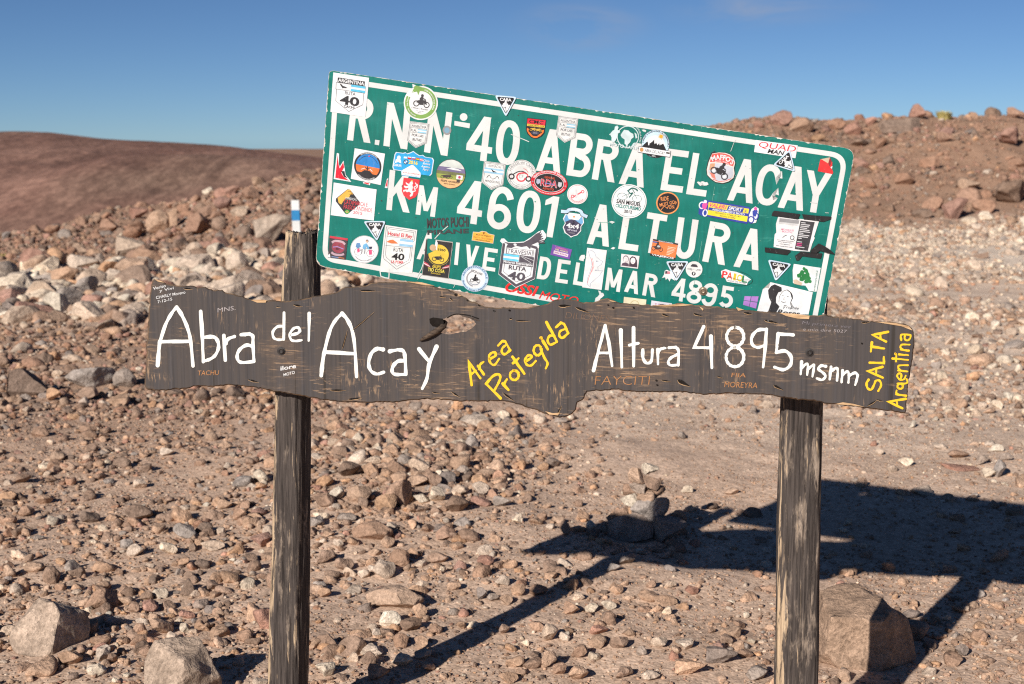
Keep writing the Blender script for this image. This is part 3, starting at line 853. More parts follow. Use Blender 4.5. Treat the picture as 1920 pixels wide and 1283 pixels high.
yel = [
    st(c7, [(123, 820), (95, 597), (206, 755)], False), st(c7, [(113, 722), (162, 684)], False, .9), st(c7, [(183, 638), (238, 718)]), st(c7, [(196, 668), (205, 625), (236, 600)], True, .9),
    st(c7, [(295, 572), (345, 545), (350, 515), (318, 512), (288, 545), (298, 605), (340, 628), (383, 572)], True, .9),
    st(c7, [(374, 445), (415, 402)], False, .9), st(c7, [(415, 402), (442, 408), (487, 490)], False, .9), st(c7, [(487, 490), (440, 527), (410, 510), (415, 470), (448, 440)], True, .9),
    st(c7, [(397, 945), (260, 808)]), st(c7, [(260, 808), (325, 735), (378, 718), (395, 752), (372, 810), (343, 862)], True, .95),
    st(c7, [(418, 806), (472, 866)]), st(c7, [(432, 822), (440, 790), (457, 766)], True, .9), (c7(ell_pts(528, 727, 42, 45, -90, 270, 18)), False, .9),
    st(c7, [(510, 552), (622, 712)]), st(c7, [(515, 612), (568, 566)], False, .9),
    st(c7, [(640, 592), (688, 560), (682, 538), (650, 545), (628, 590), (650, 630), (690, 632), (730, 592)], True, .9),
    (c7(ell_pts(748, 490, 38, 48, -20, 340, 18)), False, .9), st(c7, [(778, 478), (812, 560), (842, 612), (826, 662)], True, .9),
    st(c7, [(798, 402), (845, 482)]), st(c7, [(779, 372), (785, 378)], False, 1.0),
    st(c7, [(832, 224), (932, 410)]), st(c7, [(905, 352), (862, 355), (843, 398), (870, 437), (932, 410)], True, .9),
    st(c7, [(922, 272), (968, 230)], False, .9), st(c7, [(968, 230), (998, 240), (1038, 328)], False, .9), st(c7, [(1038, 328), (985, 372), (955, 352), (962, 310), (1010, 288)], True, .9),
    st(c8, [(1492, 585), (1478, 610), (1485, 645), (1512, 655), (1532, 620), (1545, 592), (1572, 592), (1582, 625), (1562, 665)], True, .95),
    st(c8, [(1592, 492), (1485, 522), (1595, 570)]), st(c8, [(1545, 508), (1548, 552)], False, .85), st(c8, [(1500, 462), (1602, 465), (1602, 420)]),
    st(c8, [(1512, 345), (1605, 360)]), st(c8, [(1516, 316), (1508, 382)]), st(c8, [(1632, 240), (1522, 262), (1618, 310)]), st(c8, [(1578, 252), (1578, 292)], False, .85),
    st(c8, [(1760, 722), (1632, 742), (1736, 790)], False, .95), st(c8, [(1695, 735), (1698, 772)], False, .8),
    st(c8, [(1762, 700), (1690, 690)], False, .85), st(c8, [(1712, 694), (1692, 680), (1694, 662)], True, .8),
    (c8(ell_pts(1720, 632, 20, 18, -90, 270, 14)), False, .8), st(c8, [(1700, 612), (1755, 612), (1772, 600), (1766, 580)], True, .8),
    st(c8, [(1725, 575), (1728, 545), (1708, 540), (1698, 560), (1720, 585), (1748, 580), (1760, 555)], True, .8),
    st(c8, [(1772, 525), (1705, 518)], False, .8), st(c8, [(1722, 518), (1706, 500), (1714, 482), (1775, 480)], True, .8),
    st(c8, [(1665, 432), (1778, 442)], False, .85), st(c8, [(1690, 452), (1692, 402)], False, .8),
    st(c8, [(1712, 402), (1778, 408)], False, .8), st(c8, [(1685, 398), (1690, 399)], False, .9),
    st(c8, [(1782, 375), (1722, 368)], False, .8), st(c8, [(1738, 368), (1722, 352), (1732, 332), (1788, 332)], True, .8),
    st(c8, [(1728, 300), (1724, 268), (1742, 258), (1795, 262)], True, .8), st(c8, [(1755, 262), (1752, 290), (1772, 302), (1792, 285), (1795, 262)], True, .8),
]
for a_, b_, wd_ in ((0, 8, 'Area'), (8, 25, 'Protegida'), (25, 33, 'SALTA'), (33, 60, 'Argentina')):
    brush(yel[a_:b_], 4.9 if a_ < 25 else 4.3, M_YPAINT, 'lettering', 'yellow hand painted word ' + wd_)
# scratched and penned names
def scrawl(s, x, y, h, w, rot, colr, bold=-0.012, shear=0.1):
    gr = Decal(ident, on_board, 0.0009)
    gr.text(s, x, y, h, colr, w, bold, 'l', rot, shear)
    gr.build('graffiti', wood_sign, ('white penned scribble' if colr == PEN else 'pale penned scribble' if colr == PALE else 'thin tan scratched lettering' if colr == TAN else 'faint scratched lettering'))
PEN, PALE, TAN = (225, 224, 222), (165, 156, 155), (176, 122, 74)
scrawl('Verito', 288, 544, 5.5, 24, -14, PEN, 0.01); scrawl('y Vivi', 299, 548, 5, 28, -12, PEN, 0.0)
scrawl('CHARLY Moreno', 293, 561, 5.5, 56, -11, PEN, 0.01); scrawl('7-12-15', 296, 569, 5.2, 28, -12, PEN, 0.01)
scrawl('MNS.', 408, 586, 8, 34, -8, PALE, 0.0); scrawl('TACHU', 371, 704, 9, 40, -1, TAN, 0.0)
scrawl('ilore', 526, 695, 8, 30, -10, PEN, 0.02); scrawl('MOTO', 532, 706, 5.5, 22, -14, PEN, 0.01)
scrawl('FIIA', 1371, 707, 8, 27, 2, TAN, 0.0); scrawl('MOREYRA', 1358, 726, 10.5, 62, 2, TAN, 0.0)
scrawl('Mi primera vez', 1504, 608, 6, 92, 5, (120, 113, 118), -0.01); scrawl('e mio dire 5027', 1506, 620, 5.5, 82, 3, PALE, -0.01)
scrawl('FAYCITI', 1115, 722, 17, 104, 0, TAN, -0.02); scrawl('DILIONES', 1060, 597, 12, 82, 5, (120, 92, 72), -0.025)
# bolts through the board
def bolt(px, py, r_px, mat, surf, parent, name='bolt', lift=0.0):
    V, F = [], []
    K = 16
    for rr, z in ((1.25, 0.0), (1.25, 0.0018), (0.85, 0.0020), (0.85, 0.0055), (0.6, 0.0068), (0.3, 0.0052)):
        for k in range(K):
            a = 2 * math.pi * k / K
            V.append(surf(px + r_px * rr * math.cos(a), py + r_px * rr * math.sin(a), z + lift))
    for i in range(5):
        for k in range(K):
            k2 = (k + 1) % K
            F.append((i * K + k, i * K + k2, (i + 1) * K + k2, (i + 1) * K + k))
    F.append(tuple(range(5 * K, 6 * K)))
    return mesh_obj(name, V, F, mat, parent)
bolt(527, 658.5, 6.2, M_IRON, on_board, wood_sign); bolt(1518, 661, 6.6, M_IRON, on_board, wood_sign)

def post_material():
    m, nt, b = new_mat('weathered_post', 0.85, 0.2)
    g = N(nt, 'ShaderNodeNewGeometry'); P = g.outputs['Position']
    worn = N(nt, 'ShaderNodeAttribute', attribute_name='worn').outputs['Fac']
    gr1 = noise(nt, mapped(nt, P, (150, 150, 5), rot=(0, 0.03, 0)), 1.0, 5, 0.65, 0.4)
    gr2 = noise(nt, mapped(nt, P, (55, 55, 7)), 1.0, 5, 0.7, 0.8)
    bl = noise(nt, mapped(nt, P, (22, 22, 7)), 1.0, 5, 0.65)
    c = mixc(nt, mrange(nt, gr1, 0.33, 0.67), (0.019, 0.015, 0.0135), (0.094, 0.076, 0.066))
    c = mixc(nt, mathn(nt, 'MULTIPLY', mrange(nt, bl, 0.50, 0.64, 0, 1), mrange(nt, gr2, 0.47, 0.58)), c, (0.30, 0.235, 0.18))
    w = mrange(nt, mathn(nt, 'ADD', worn, mathn(nt, 'MULTIPLY', mathn(nt, 'SUBTRACT', gr2, 0.5), 2.2)), 0.50, 0.72)
    c = mixc(nt, w, c, mixc(nt, mrange(nt, gr1, 0.3, 0.7), (0.26, 0.18, 0.115), (0.56, 0.42, 0.27)))
    nt.links.new(c, b.inputs['Base Color'])
    bump(nt, b, gr1, 0.6, 0.004)
    bump(nt, b, gr2, 0.6, 0.007)
    return m
M_POST = post_material()
def make_post(prof, Yc, e, rot, depth, wornf, jag, seed, label):
    """prof: (py, centre px, width px) from the top down; a real timber of that girth"""
    prof = np.array(prof, float)
    K, R_ = 120, 170
    pys = np.linspace(prof[0, 0], prof[-1, 0], R_)
    cx = np.interp(pys, prof[:, 0], prof[:, 1]); wd = np.interp(pys, prof[:, 0], prof[:, 2])
    V, W = [], []
    for i, py in enumerate(pys):
        c = at(cx[i], py, Yc); l = at(cx[i] - wd[i] / 2, py, Yc); r = abs(c[0] - l[0])
        for k in range(K):
            a = 2 * math.pi * k / K
            ca, sa = math.cos(a), math.sin(a)
            rr = (abs(ca) ** e + abs(sa) ** e) ** (-1 / e)
            z = c[2]
            g1 = float(vnoise(np.array(math.cos(a) * 2.2), np.array(math.sin(a) * 2.2), np.array(z * 2.2), seed))
            g2 = float(vnoise(np.array(math.cos(a) * 8), np.array(math.sin(a) * 8), np.array(z * 4.5), seed + 3))
            g3 = float(vnoise(np.array(math.cos(a) * 17), np.array(math.sin(a) * 17), np.array(z * 9), seed + 5))
            g4 = float(vnoise(np.array(a * 7.0 + 0.8 * g1), np.array(z * 1.3), seed=seed + 8))
            g5 = float(vnoise(np.array(a * 19.0 + 0.5 * g2), np.array(z * 2.6), seed=seed + 11))
            crack = max(0.0, 1 - abs(g4) / 0.10) * 0.055 + max(0.0, 1 - abs(g5) / 0.14) * 0.026
            rr *= 1 + 0.045 * g1 + 0.032 * g2 + 0.036 * g3 - crack
            x, y = rr * ca * r, rr * sa * r * depth
            co, so = math.cos(rot), math.sin(rot)
            dz = 0.0
            if i == 0: dz = jag * (g2 + 0.8 * g3)
            V.append((c[0] + (x * co - y * so) * (1 if abs(rot) < .3 else .95), Yc + x * so + y * co, z + dz))
            lip = math.exp(-((abs(g4) - 0.16) / 0.05) ** 2) * max(0.0, 0.5 + g2) + 0.6 * math.exp(-((abs(g5) - 0.22) / 0.08) ** 2) * max(0.0, 0.3 + g1)
            W.append(wornf(a + rot, z, g1, g2) - 3.0 * crack + 0.34 * lip)
    F = []
    for i in range(R_ - 1):
        for k in range(K):
            k2 = (k + 1) % K
            F.append((i * K + k, (i + 1) * K + k, (i + 1) * K + k2, i * K + k2))
    top = len(V); c = at(cx[0], pys[0], Yc); V.append((c[0], Yc, c[2] - 0.006)); W.append(0.75)
    for k in range(K): F.append((top, k, (k + 1) % K))
    o = mesh_obj('post', V, F, M_POST, wood_sign, smooth=True)
    at_ = o.data.attributes.new('worn', 'FLOAT', 'POINT')
    at_.data.foreach_set('value', np.array(W, np.float32))
    o['label'] = label
    return o
def worn_l(a, z, g1, g2):
    a = (a + math.pi) % (2 * math.pi) - math.pi
    side = math.exp(-((a + 2.75) / 0.45) ** 2)             # the weathered arris on the sunny side
    up = float(sstep(1.2, 1.5, z)) * math.exp(-((a + 2.4) / 0.8) ** 2)
    return max(0.62 * side, 0.70 * up) + 0.14 * g1 + 0.15
def worn_r(a, z, g1, g2):
    a = (a + math.pi) % (2 * math.pi) - math.pi
    side = math.exp(-((a + 2.55) / 0.36) ** 2)
    low = 1 - float(sstep(0.25, 0.75, z))
    return side * (0.48 + 0.34 * low) + 0.14 * g1 + 0.10 * (1 - low)
make_post([(437, 566.5, 54), (470, 566.5, 57), (505, 567, 62), (564, 565, 66), (640, 556, 64), (740, 549, 61), (1000, 546, 65), (1283, 540, 70), (1520, 535, 74)],
          0.115, 3.0, -0.25, 1.0, worn_l, 0.010, 31, 'crooked split post with a jagged top rising beside the green sign')
make_post([(420, 1513, 74), (560, 1512, 74), (760, 1503, 76), (950, 1497.5, 79), (1283, 1492, 80), (1640, 1486, 84)],
          -0.150, 4.2, -0.14, 1.0, worn_r, 0.004, 47, 'square hewn post with a pale rotted strip along its near corner')
# a splinter left standing on the post's top
tube('splinter', [at(577, 440, .10), at(578, 434, .10), at(579, 428, .10)], [0.008, 0.006, 0.002], M_STUB, wood_sign, 7, 0.3, 9)
# ---------------------------------------------------------------- the green road sign
road_sign = empty('road_sign', (0.10, -0.10, 1.35))
tag(road_sign, 'green metal road sign R.N. N° 40 Abra el Acay, tilted and covered with stickers', 'road sign')
def green_material():
    m, nt, b = new_mat('green_reflective_sheet', 0.36, 0.5)
    g = N(nt, 'ShaderNodeNewGeometry'); P = g.outputs['Position']
    a = noise(nt, mapped(nt, P, (3, 3, 5)), 1.0, 4, 0.6)
    v = noise(nt, mapped(nt, P, (130, 130, 4), rot=(0, 0.15, 0)), 1.0, 3, 0.6)
    s = noise(nt, mapped(nt, P, (28, 28, 90), rot=(0, 0.5, 0)), 1.0, 5, 0.7, 0.6)
    k = noise(nt, P, 120, 3, 0.6)
    c = mixc(nt, mrange(nt, a, 0.35, 0.65), (0.0, 0.112, 0.092), (0.001, 0.142, 0.116))
    c = mixc(nt, mrange(nt, v, 0.40, 0.72, 0, 0.55), c, (0.0, 0.172, 0.140))
    c = mixc(nt, mrange(nt, s, 0.62, 0.74, 0, 0.6), c, (0.05, 0.26, 0.21))
    c = mixc(nt, mrange(nt, k, 0.735, 0.765, 0, 0.8), c, (0.42, 0.55, 0.50))
    nt.links.new(c, b.inputs['Base Color'])
    bump(nt, b, noise(nt, mapped(nt, P, (5, 5, 7)), 1.0, 2, 0.5), 0.55, 0.03)
    bump(nt, b, s, 0.08, 0.002)
    return m
def white_sheet_material():
    m, nt, b = new_mat('white_reflective_sheet', 0.45, 0.35)
    g = N(nt, 'ShaderNodeNewGeometry'); P = g.outputs['Position']
    a = noise(nt, P, 14, 5, 0.6)
    k = noise(nt, P, 95, 3, 0.6)
    c = mixc(nt, mrange(nt, a, 0.35, 0.65), (0.50, 0.51, 0.50), (0.575, 0.585, 0.575))
    c = mixc(nt, mrange(nt, k, 0.70, 0.74, 0, 0.55), c, (0.28, 0.29, 0.25))
    nt.links.new(c, b.inputs['Base Color'])
    return m
M_GREEN, M_SHEET = green_material(), white_sheet_material()
M_RIM = simple_wood('chipped_sign_edge', (0.30, 0.22, 0.17), (0.74, 0.71, 0.66), (60, 60, 60), 0.7)
def galv():
    m, nt, b = new_mat('bare_sheet_steel', 0.45, 0.5)
    b.inputs['Base Color'].default_value = (0.32, 0.32, 0.33, 1); b.inputs['Metallic'].default_value = 0.7
    return m
M_STEEL = galv()
CT = {'tl': (617, 131.5), 'tr': (1604, 280), 'br': (1530, 667), 'bl': (591.5, 498)}
def rounded(corners, radii, n=6):
    out = []
    P = [np.array(c, float) for c in corners]
    for i, p in enumerate(P):
        a = P[i - 1] - p; b = P[(i + 1) % 4] - p
        a /= np.linalg.norm(a); b /= np.linalg.norm(b)
        r = radii[i]
        s, e = p + a * r, p + b * r
        for k in range(n + 1):
            t = k / n
            out.append((1 - t) ** 2 * s + 2 * t * (1 - t) * p + t * t * e)
    return out
corners = [CT['tl'], CT['tr'], CT['br'], CT['bl']]
edge = rounded(corners, [9, 22, 14, 18])
def chips(pts, seed, amp, deep):
    p = jitter_outline([tuple(q) for q in pts], 2.6, amp, seed)
    r = np.random.default_rng(seed)
    q = np.roll(p, -1, 0) - np.roll(p, 1, 0)
    nn = np.stack([-q[:, 1], q[:, 0]], 1); nn /= np.linalg.norm(nn, axis=1)[:, None] + 1e-9
    d = np.where(r.random(len(p)) < 0.13, r.random(len(p)) * deep, 0)
    d = np.maximum(d, 0.5 * np.roll(d, 1))
    return p + nn * (d + 0.5)[:, None]
hole = [(838 + 5.0 * math.cos(a), 244.5 + 5.4 * math.sin(a)) for a in np.linspace(0, 2 * math.pi, 17)[:-1]]
def make_panel():
    V, F, M = [], [], []
    def put(pts, lift):
        b = len(V); V.extend(on_sign(p[0], p[1], lift) for p in pts); return b
    back = jitter_outline([tuple(q) for q in edge], 2.6, 0.5, 61)
    front = chips(edge, 62, 0.5, 2.6)
    n, h = len(back), len(hole)
    b0 = put(back, -0.0025); b1 = put(back, 0.0); hb0 = put(hole, -0.0025); hb1 = put(hole, 0.0)
    tri = tessellate_polygon([[Vector((*p, 0)) for p in back], [Vector((*p, 0)) for p in hole]])
    for off, hoff, mi in ((b0, hb0, 2), (b1, hb1, 1)):
        mp_ = list(range(off, off + n)) + list(range(hoff, hoff + h))
        for t in tri: F.append(tuple(mp_[i] for i in t)); M.append(mi)
    for i in range(n):
        j = (i + 1) % n; F.append((b0 + i, b0 + j, b1 + j, b1 + i)); M.append(1)
    for i in range(h):
        j = (i + 1) % h; F.append((hb0 + i, hb1 + i, hb1 + j, hb0 + j)); M.append(2)
    f0 = put(front, 0.0004); fh = put(hole, 0.0004)
    tri = tessellate_polygon([[Vector((*p, 0)) for p in front], [Vector((*p, 0)) for p in hole]])
    mp_ = list(range(f0, f0 + len(front))) + list(range(fh, fh + h))
    for t in tri: F.append(tuple(mp_[i] for i in t)); M.append(0)
    return mesh_obj('panel', V, F, [M_GREEN, M_RIM, M_STEEL], road_sign, M)
make_panel()['label'] = 'green metal panel with chipped pale edges and a bullet hole'
bd = Decal(ident, on_sign, 0.0007)
def inset_quad(d):
    P = [np.array(c, float) for c in corners]
    c = sum(P) / 4
    out = []
    for i in range(4):
        p = P[i]; a = P[i - 1] - p; b = P[(i + 1) % 4] - p
        a /= np.linalg.norm(a); b /= np.linalg.norm(b)
        s = abs(a[0] * b[1] - a[1] * b[0])
        out.append(p + (a + b) * d / s)
    return out
r0, r1 = rounded(inset_quad(11), [14, 34, 20, 26], 9), rounded(inset_quad(20.5), [8, 24, 14, 18], 9)
nb = len(r0)
bd.raw(r0 + r1, [(i, (i + 1) % nb, nb + (i + 1) % nb, nb + i) for i in range(nb)], M_SHEET)
bd.build('border', road_sign)

# highway lettering: each letter drawn in its own box (bottom left, bottom right, top left in the photo)
def glyph(d, ch, bl, br, tl, s):
    bl, br, tl = map(lambda p: np.array(p, float), (bl, br, tl))
    ex, ey = br - bl, tl - bl
    W, H = np.linalg.norm(ex), np.linalg.norm(ey)
    sx, sy = s / W, s / H
    P = lambda x, y: bl + ex * x + ey * y
    d.z = 0
    def q(*pts): d.poly([P(*p) for p in pts], M_SHEET)
    def bar(x0, y0, x1, y1): q((x0, y0), (x1, y0), (x1, y1), (x0, y1))
    def crv(pts, closed=False):                       # centre line in outer-box units
        d.line([P(*p) for p in pts], s, M_SHEET, closed=closed)
    h, k = sx / 2, sy / 2
    if ch == 'A':
        q((0, 0), (1.02 * sx, 0), (.5 + .55 * sx, 1), (.5 - .55 * sx, 1)); q((1, 0), (1 - 1.02 * sx, 0), (.5 - .55 * sx, 1), (.5 + .55 * sx, 1)); bar(.2, .20, .8, .20 + sy * .95)
    elif ch == 'N':
        bar(0, 0, sx, 1); bar(1 - sx, 0, 1, 1); q((0, 1), (1.05 * sx, 1), (1, 0), (1 - 1.05 * sx, 0))
    elif ch == 'n':                                   # an N whose right stem is broken by the bullet hole
        bar(0, 0, sx, 1); bar(1 - sx, 0, 1, .52); bar(1 - sx, .66, 1, 1); q((0, 1), (1.05 * sx, 1), (1, 0), (1 - 1.05 * sx, 0))
    elif ch == 'E':
        bar(0, 0, sx, 1); bar(sx * .9, 0, 1, sy); bar(sx * .9, 1 - sy, 1, 1); bar(sx * .9, .5 - k, .84, .5 + k)
    elif ch == 'L': bar(0, 0, sx, 1); bar(sx * .9, 0, 1, sy)
    elif ch == 'T': bar(.5 - h, 0, .5 + h, 1 - sy * .9); bar(0, 1 - sy, 1, 1)
    elif ch == 'I': bar(0, 0, 1, 1)
    elif ch == 'V':
        q((0, 1), (sx, 1), (.5 + .5 * sx, 0), (.5 - .5 * sx, 0)); q((1, 1), (1 - sx, 1), (.5 - .5 * sx, 0), (.5 + .5 * sx, 0))
    elif ch == 'Y':
        bar(.5 - h, 0, .5 + h, .46); q((0, 1), (1.1 * sx, 1), (.5 + h, .42), (.5 - h, .42)); q((1, 1), (1 - 1.1 * sx, 1), (.5 - h, .42), (.5 + h, .42))
    elif ch == 'K':
        bar(0, 0, sx, 1); q((sx * .8, .30), (sx * .8, .52), (1 - 1.3 * sx, 1), (.98, 1)); q((.30, .56), (.50, .74), (1.03, 0), (1.03 - 1.2 * sx, 0))
    elif ch == 'M':
        bar(0, 0, sx, 1); bar(1 - sx, 0, 1, 1); q((0, 1), (sx, 1), (.5 + .45 * sx, .16), (.5 - .45 * sx, .16)); q((1, 1), (1 - sx, 1), (.5 - .45 * sx, .16), (.5 + .45 * sx, .16))
    elif ch == '4':
        bar(.58, 0, .58 + sx, 1); bar(0, .19, 1, .19 + sy); q((0, .19), (0, .19 + sy), (.56, 1), (.60 + sx, 1), (.24, .19 + sy * .6))
    elif ch == '1':
        bar(.5, 0, .5 + sx, 1); q((0, .88), (0, .75), (.52, .82), (.52, 1))
    elif ch == 'R':
        bar(0, 0, sx, 1)
        crv([(sx * .5, 1 - k), (.52, 1 - k)] + ell_pts(.55, .755, .45 - h, .245 - k, 90, -90) + [(sx * .5, .51 + k)])
        q((.36, .52), (.36 + 1.15 * sx, .55), (1.04, 0), (1.04 - 1.1 * sx, 0))
    elif ch == 'B':
        bar(0, 0, sx, 1)
        crv([(sx * .5, 1 - k)] + ell_pts(.54, .755, .43 - h, .245 - k, 90, -90) + [(sx * .5, .51 + k)])
        crv([(sx * .5, .5 + k)] + ell_pts(.56, .27 , .44 - h, .27 - k, 90, -90) + [(sx * .5, k)])
    elif ch == 'D':
        bar(0, 0, sx, 1); crv([(sx * .5, 1 - k)] + ell_pts(.42, .5, .58 - h, .5 - k, 90, -90, 20, 2.5) + [(sx * .5, k)])
    elif ch == 'U': crv([(h, 1), (h, .4)] + ell_pts(.5, .32, .5 - h, .32 - k, 180, 360) + [(1 - h, .4), (1 - h, 1)])
    elif ch == '0': crv(ell_pts(.5, .5, .5 - h, .5 - k, 0, 360, 36, 2.35)[:-1], True)
    elif ch == 'C': crv([(1 - h, .70), (1 - h, .72)] + ell_pts(.5, .5, .5 - h, .5 - k, 24, 336, 30, 2.3) + [(1 - h - .03, .30)])
    elif ch == '6':
        crv(ell_pts(.5, .295, .5 - h, .295 - k, 0, 360, 30)[:-1], True)
        crv([(h, .30), (h + .01, .50)] + ell_pts(.54, .60, .54 - h - .02, .40 - k, 170, 22, 16))
    elif ch == '9':
        crv(ell_pts(.5, .705, .5 - h, .295 - k, 0, 360, 30)[:-1], True)
        crv([(1 - h, .70), (1 - h - .01, .50)] + ell_pts(.46, .40, .54 - h - .02, .40 - k, -10, -158, 16))
    elif ch == '8':
        crv(ell_pts(.5, .755, .44 - h, .245 - k, 0, 360, 28)[:-1], True); crv(ell_pts(.5, .27, .5 - h, .27 - k, 0, 360, 30)[:-1], True)
    elif ch == '5':
        bar(.10, 1 - sy, .92, 1); q((.08, .48), (.08 + sx, .48), (.12 + sx, 1 - sy * .5), (.12, 1 - sy * .5))
        crv([(.08 + h, .50)] + ell_pts(.48, .33, .52 - h, .33 - k, 130, -150, 24))
WORDS = ['R.N', 'R.N', 'N', '40', '40', 'ABRA', 'ABRA', 'ABRA', 'ABRA', 'EL', 'EL', 'ACAY', 'ACAY', 'ACAY', 'ACAY', 'KM', 'KM', '4601', '4601', '4601', '4601', 'ALTURA', 'ALTURA', 'ALTURA', 'ALTURA', 'ALTURA', 'ALTURA', 'A', 'NIVEL', 'NIVEL', 'NIVEL', 'DEL', 'DEL', 'DEL', 'MAR', 'MAR', 'MAR', '4895', '4895', '4895', '4895']
word = {}
for wi_, (ch, bl, br, tl, s) in enumerate([
    ('R', (650.7, 262.6), (693, 268.5), (660, 180), 11.6), ('N', (718.8, 273.5), (763.4, 280.6), (726, 191.5), 11.8), ('n', (794.9, 285.2), (838.8, 293), (804.5, 204), 11.8),
    ('4', (872, 297), (920, 304.5), (881, 214.5), 12.2), ('0', (926, 306.1), (969.5, 312.7), (935.2, 222.6), 12.8), ('A', (1004.5, 320), (1050.5, 326), (1014.5, 240), 12),
    ('B', (1061.4, 328.5), (1104, 335), (1072.5, 248), 12), ('R', (1109.4, 336), (1150.5, 342.5), (1121.8, 260.3), 12), ('A', (1160, 344.5), (1206.8, 352.3), (1174, 265), 12),
    ('E', (1238, 356.2), (1279.3, 361.8), (1250.8, 278.5), 12), ('L', (1286.3, 364), (1323.3, 369.2), (1299.6, 286.5), 12), ('A', (1363, 375), (1411, 382), (1377.5, 295.5), 12),
    ('C', (1411.8, 382), (1458.3, 388.6), (1424.2, 305.4), 12.4), ('A', (1458, 389), (1505.6, 396), (1472.5, 309), 12), ('Y', (1500.5, 395), (1548.5, 402), (1513, 318.7), 12),
    ('K', (724.2, 393.4), (766.8, 399.3), (730.8, 318.5), 10.5), ('M', (779.1, 402.2), (815.3, 407.3), (785.5, 347), 9), ('4', (854.5, 415), (901, 422.5), (864, 335), 12),
    ('6', (910.4, 426.9), (955, 433.5), (920.2, 346.7), 12.4), ('0', (964.5, 433.9), (1008, 440.5), (974.3, 354.5), 12.6), ('1', (1012, 442), (1036.5, 445.8), (1025, 366), 11.8),
    ('A', (1100, 457), (1141.6, 463.2), (1110, 381), 11.6), ('L', (1159, 466.6), (1195.5, 471.9), (1171, 392), 12), ('T', (1202, 472), (1239.5, 478), (1214.5, 398), 11.8),
    ('U', (1261.5, 482.5), (1299.5, 488.5), (1272, 407), 11.8), ('R', (1316.5, 490), (1357.6, 497.5), (1331.9, 414.8), 11.8), ('A', (1375, 499.8), (1422, 507.3), (1390, 425.5), 11.8),
    ('A', (781, 485.5), (813, 491), (789, 433), 7), ('I', (851.4, 496.5), (858.3, 497.5), (855.3, 454.5), 7), ('V', (868.5, 499.5), (893, 503.2), (874.3, 458.2), 7.4),
    ('E', (903.5, 506), (928, 509.7), (909.3, 464), 7.2), ('D', (1006, 522.6), (1029, 526), (1013, 480.8), 7.4), ('E', (1040.5, 529.2), (1063.9, 532.6), (1047, 486), 7.2),
    ('L', (1074, 533.5), (1093.5, 536.8), (1080.6, 492), 7.2), ('M', (1134, 543.6), (1162, 548), (1139.6, 501.8), 7), ('A', (1170, 546.7), (1196.2, 552.4), (1177.5, 505.5), 7.2),
    ('R', (1204, 553.6), (1227.6, 558), (1211, 511.8), 7.2), ('4', (1257.5, 562.5), (1283.5, 566.5), (1263.5, 520), 7), ('8', (1285.5, 567.2), (1313, 571.3), (1292.2, 524), 7.2),
    ('9', (1314, 572.7), (1341, 576.8), (1320.7, 529.5), 7.2), ('5', (1346.5, 574.8), (1372, 579), (1353, 535), 7.2)]):
    lt = word.setdefault(WORDS[wi_], Decal(ident, on_sign, 0.0007))
    glyph(lt, ch, bl, br, tl, s)
lt = word['R.N']
lt.poly([(703.2, 262.2), (711.8, 263.4), (710.5, 272.6), (702.4, 271.2)], M_SHEET)
lt = word['N']
lt.poly([(852.2, 226.9), (881.3, 231.8), (880.2, 240.7), (851.7, 235.4)], M_SHEET)
lt.ell(869.3, 219.7, 7.2, 7.2, M_SHEET, 20)
for k_, lt in word.items(): lt.build('lettering', road_sign, 'white highway lettering reading ' + ('N°' if k_ == 'N' else k_))
hr_ = Decal(ident, on_sign, 0.0012)
hr_.ring(838, 244.5, 6.6, 7.0, 3.2, M_STEEL); hr_.build('hole_rim', road_sign, 'bent bright rim of a bullet hole')

# ------------------------------------------------ stickers
WH, BK, RD, SKY_, BLU = (236, 238, 240), (28, 27, 31), (226, 30, 46), (150, 204, 236), (20, 130, 205)
GRY, DG, OFFW = (150, 150, 156), (62, 58, 66), (226, 228, 226)
_lv = [0]
def sticker(fr, label, lift=0.0016, name='sticker'):
    d = Decal(fr, on_sign, lift); d._n, d._l = name, label
    _lv[0] += 1; d.fade = (0.0, 0.12, 0.05, 0.20, 0.0, 0.12)[_lv[0] % 6]      # some have stood longer in the sun
    return d
def done(d): return d.build(d._n, road_sign, d._l)
def flag(d, x0, y0, x1, y1, c=SKY_):
    h = (y1 - y0) / 3
    d.rect(x0, y0, x1, y1, WH); d.rect(x0, y0, x1, y0 + h, c); d.rect(x0, y1 - h, x1, y1, c)
def shield_pts(x0, y0, x1, ym, yb): return [(x0, y0), (x1, y0), (x1, ym), ((x0 + x1) / 2, yb), (x0, ym)]
def bird(d, cx, cy, k, c=BK):
    d.poly([(cx - 9 * k, cy - 5 * k), (cx - 5 * k, cy - 4 * k), (cx - 1 * k, cy - 0.5 * k), (cx + 3 * k, cy), (cx + 9 * k, cy + 2.2 * k), (cx + 5 * k, cy + 3 * k), (cx, cy + 3.4 * k), (cx - 1.5 * k, cy + 4.6 * k), (cx - 3 * k, cy + 2.8 * k), (cx - 6 * k, cy - 0.5 * k)], c)
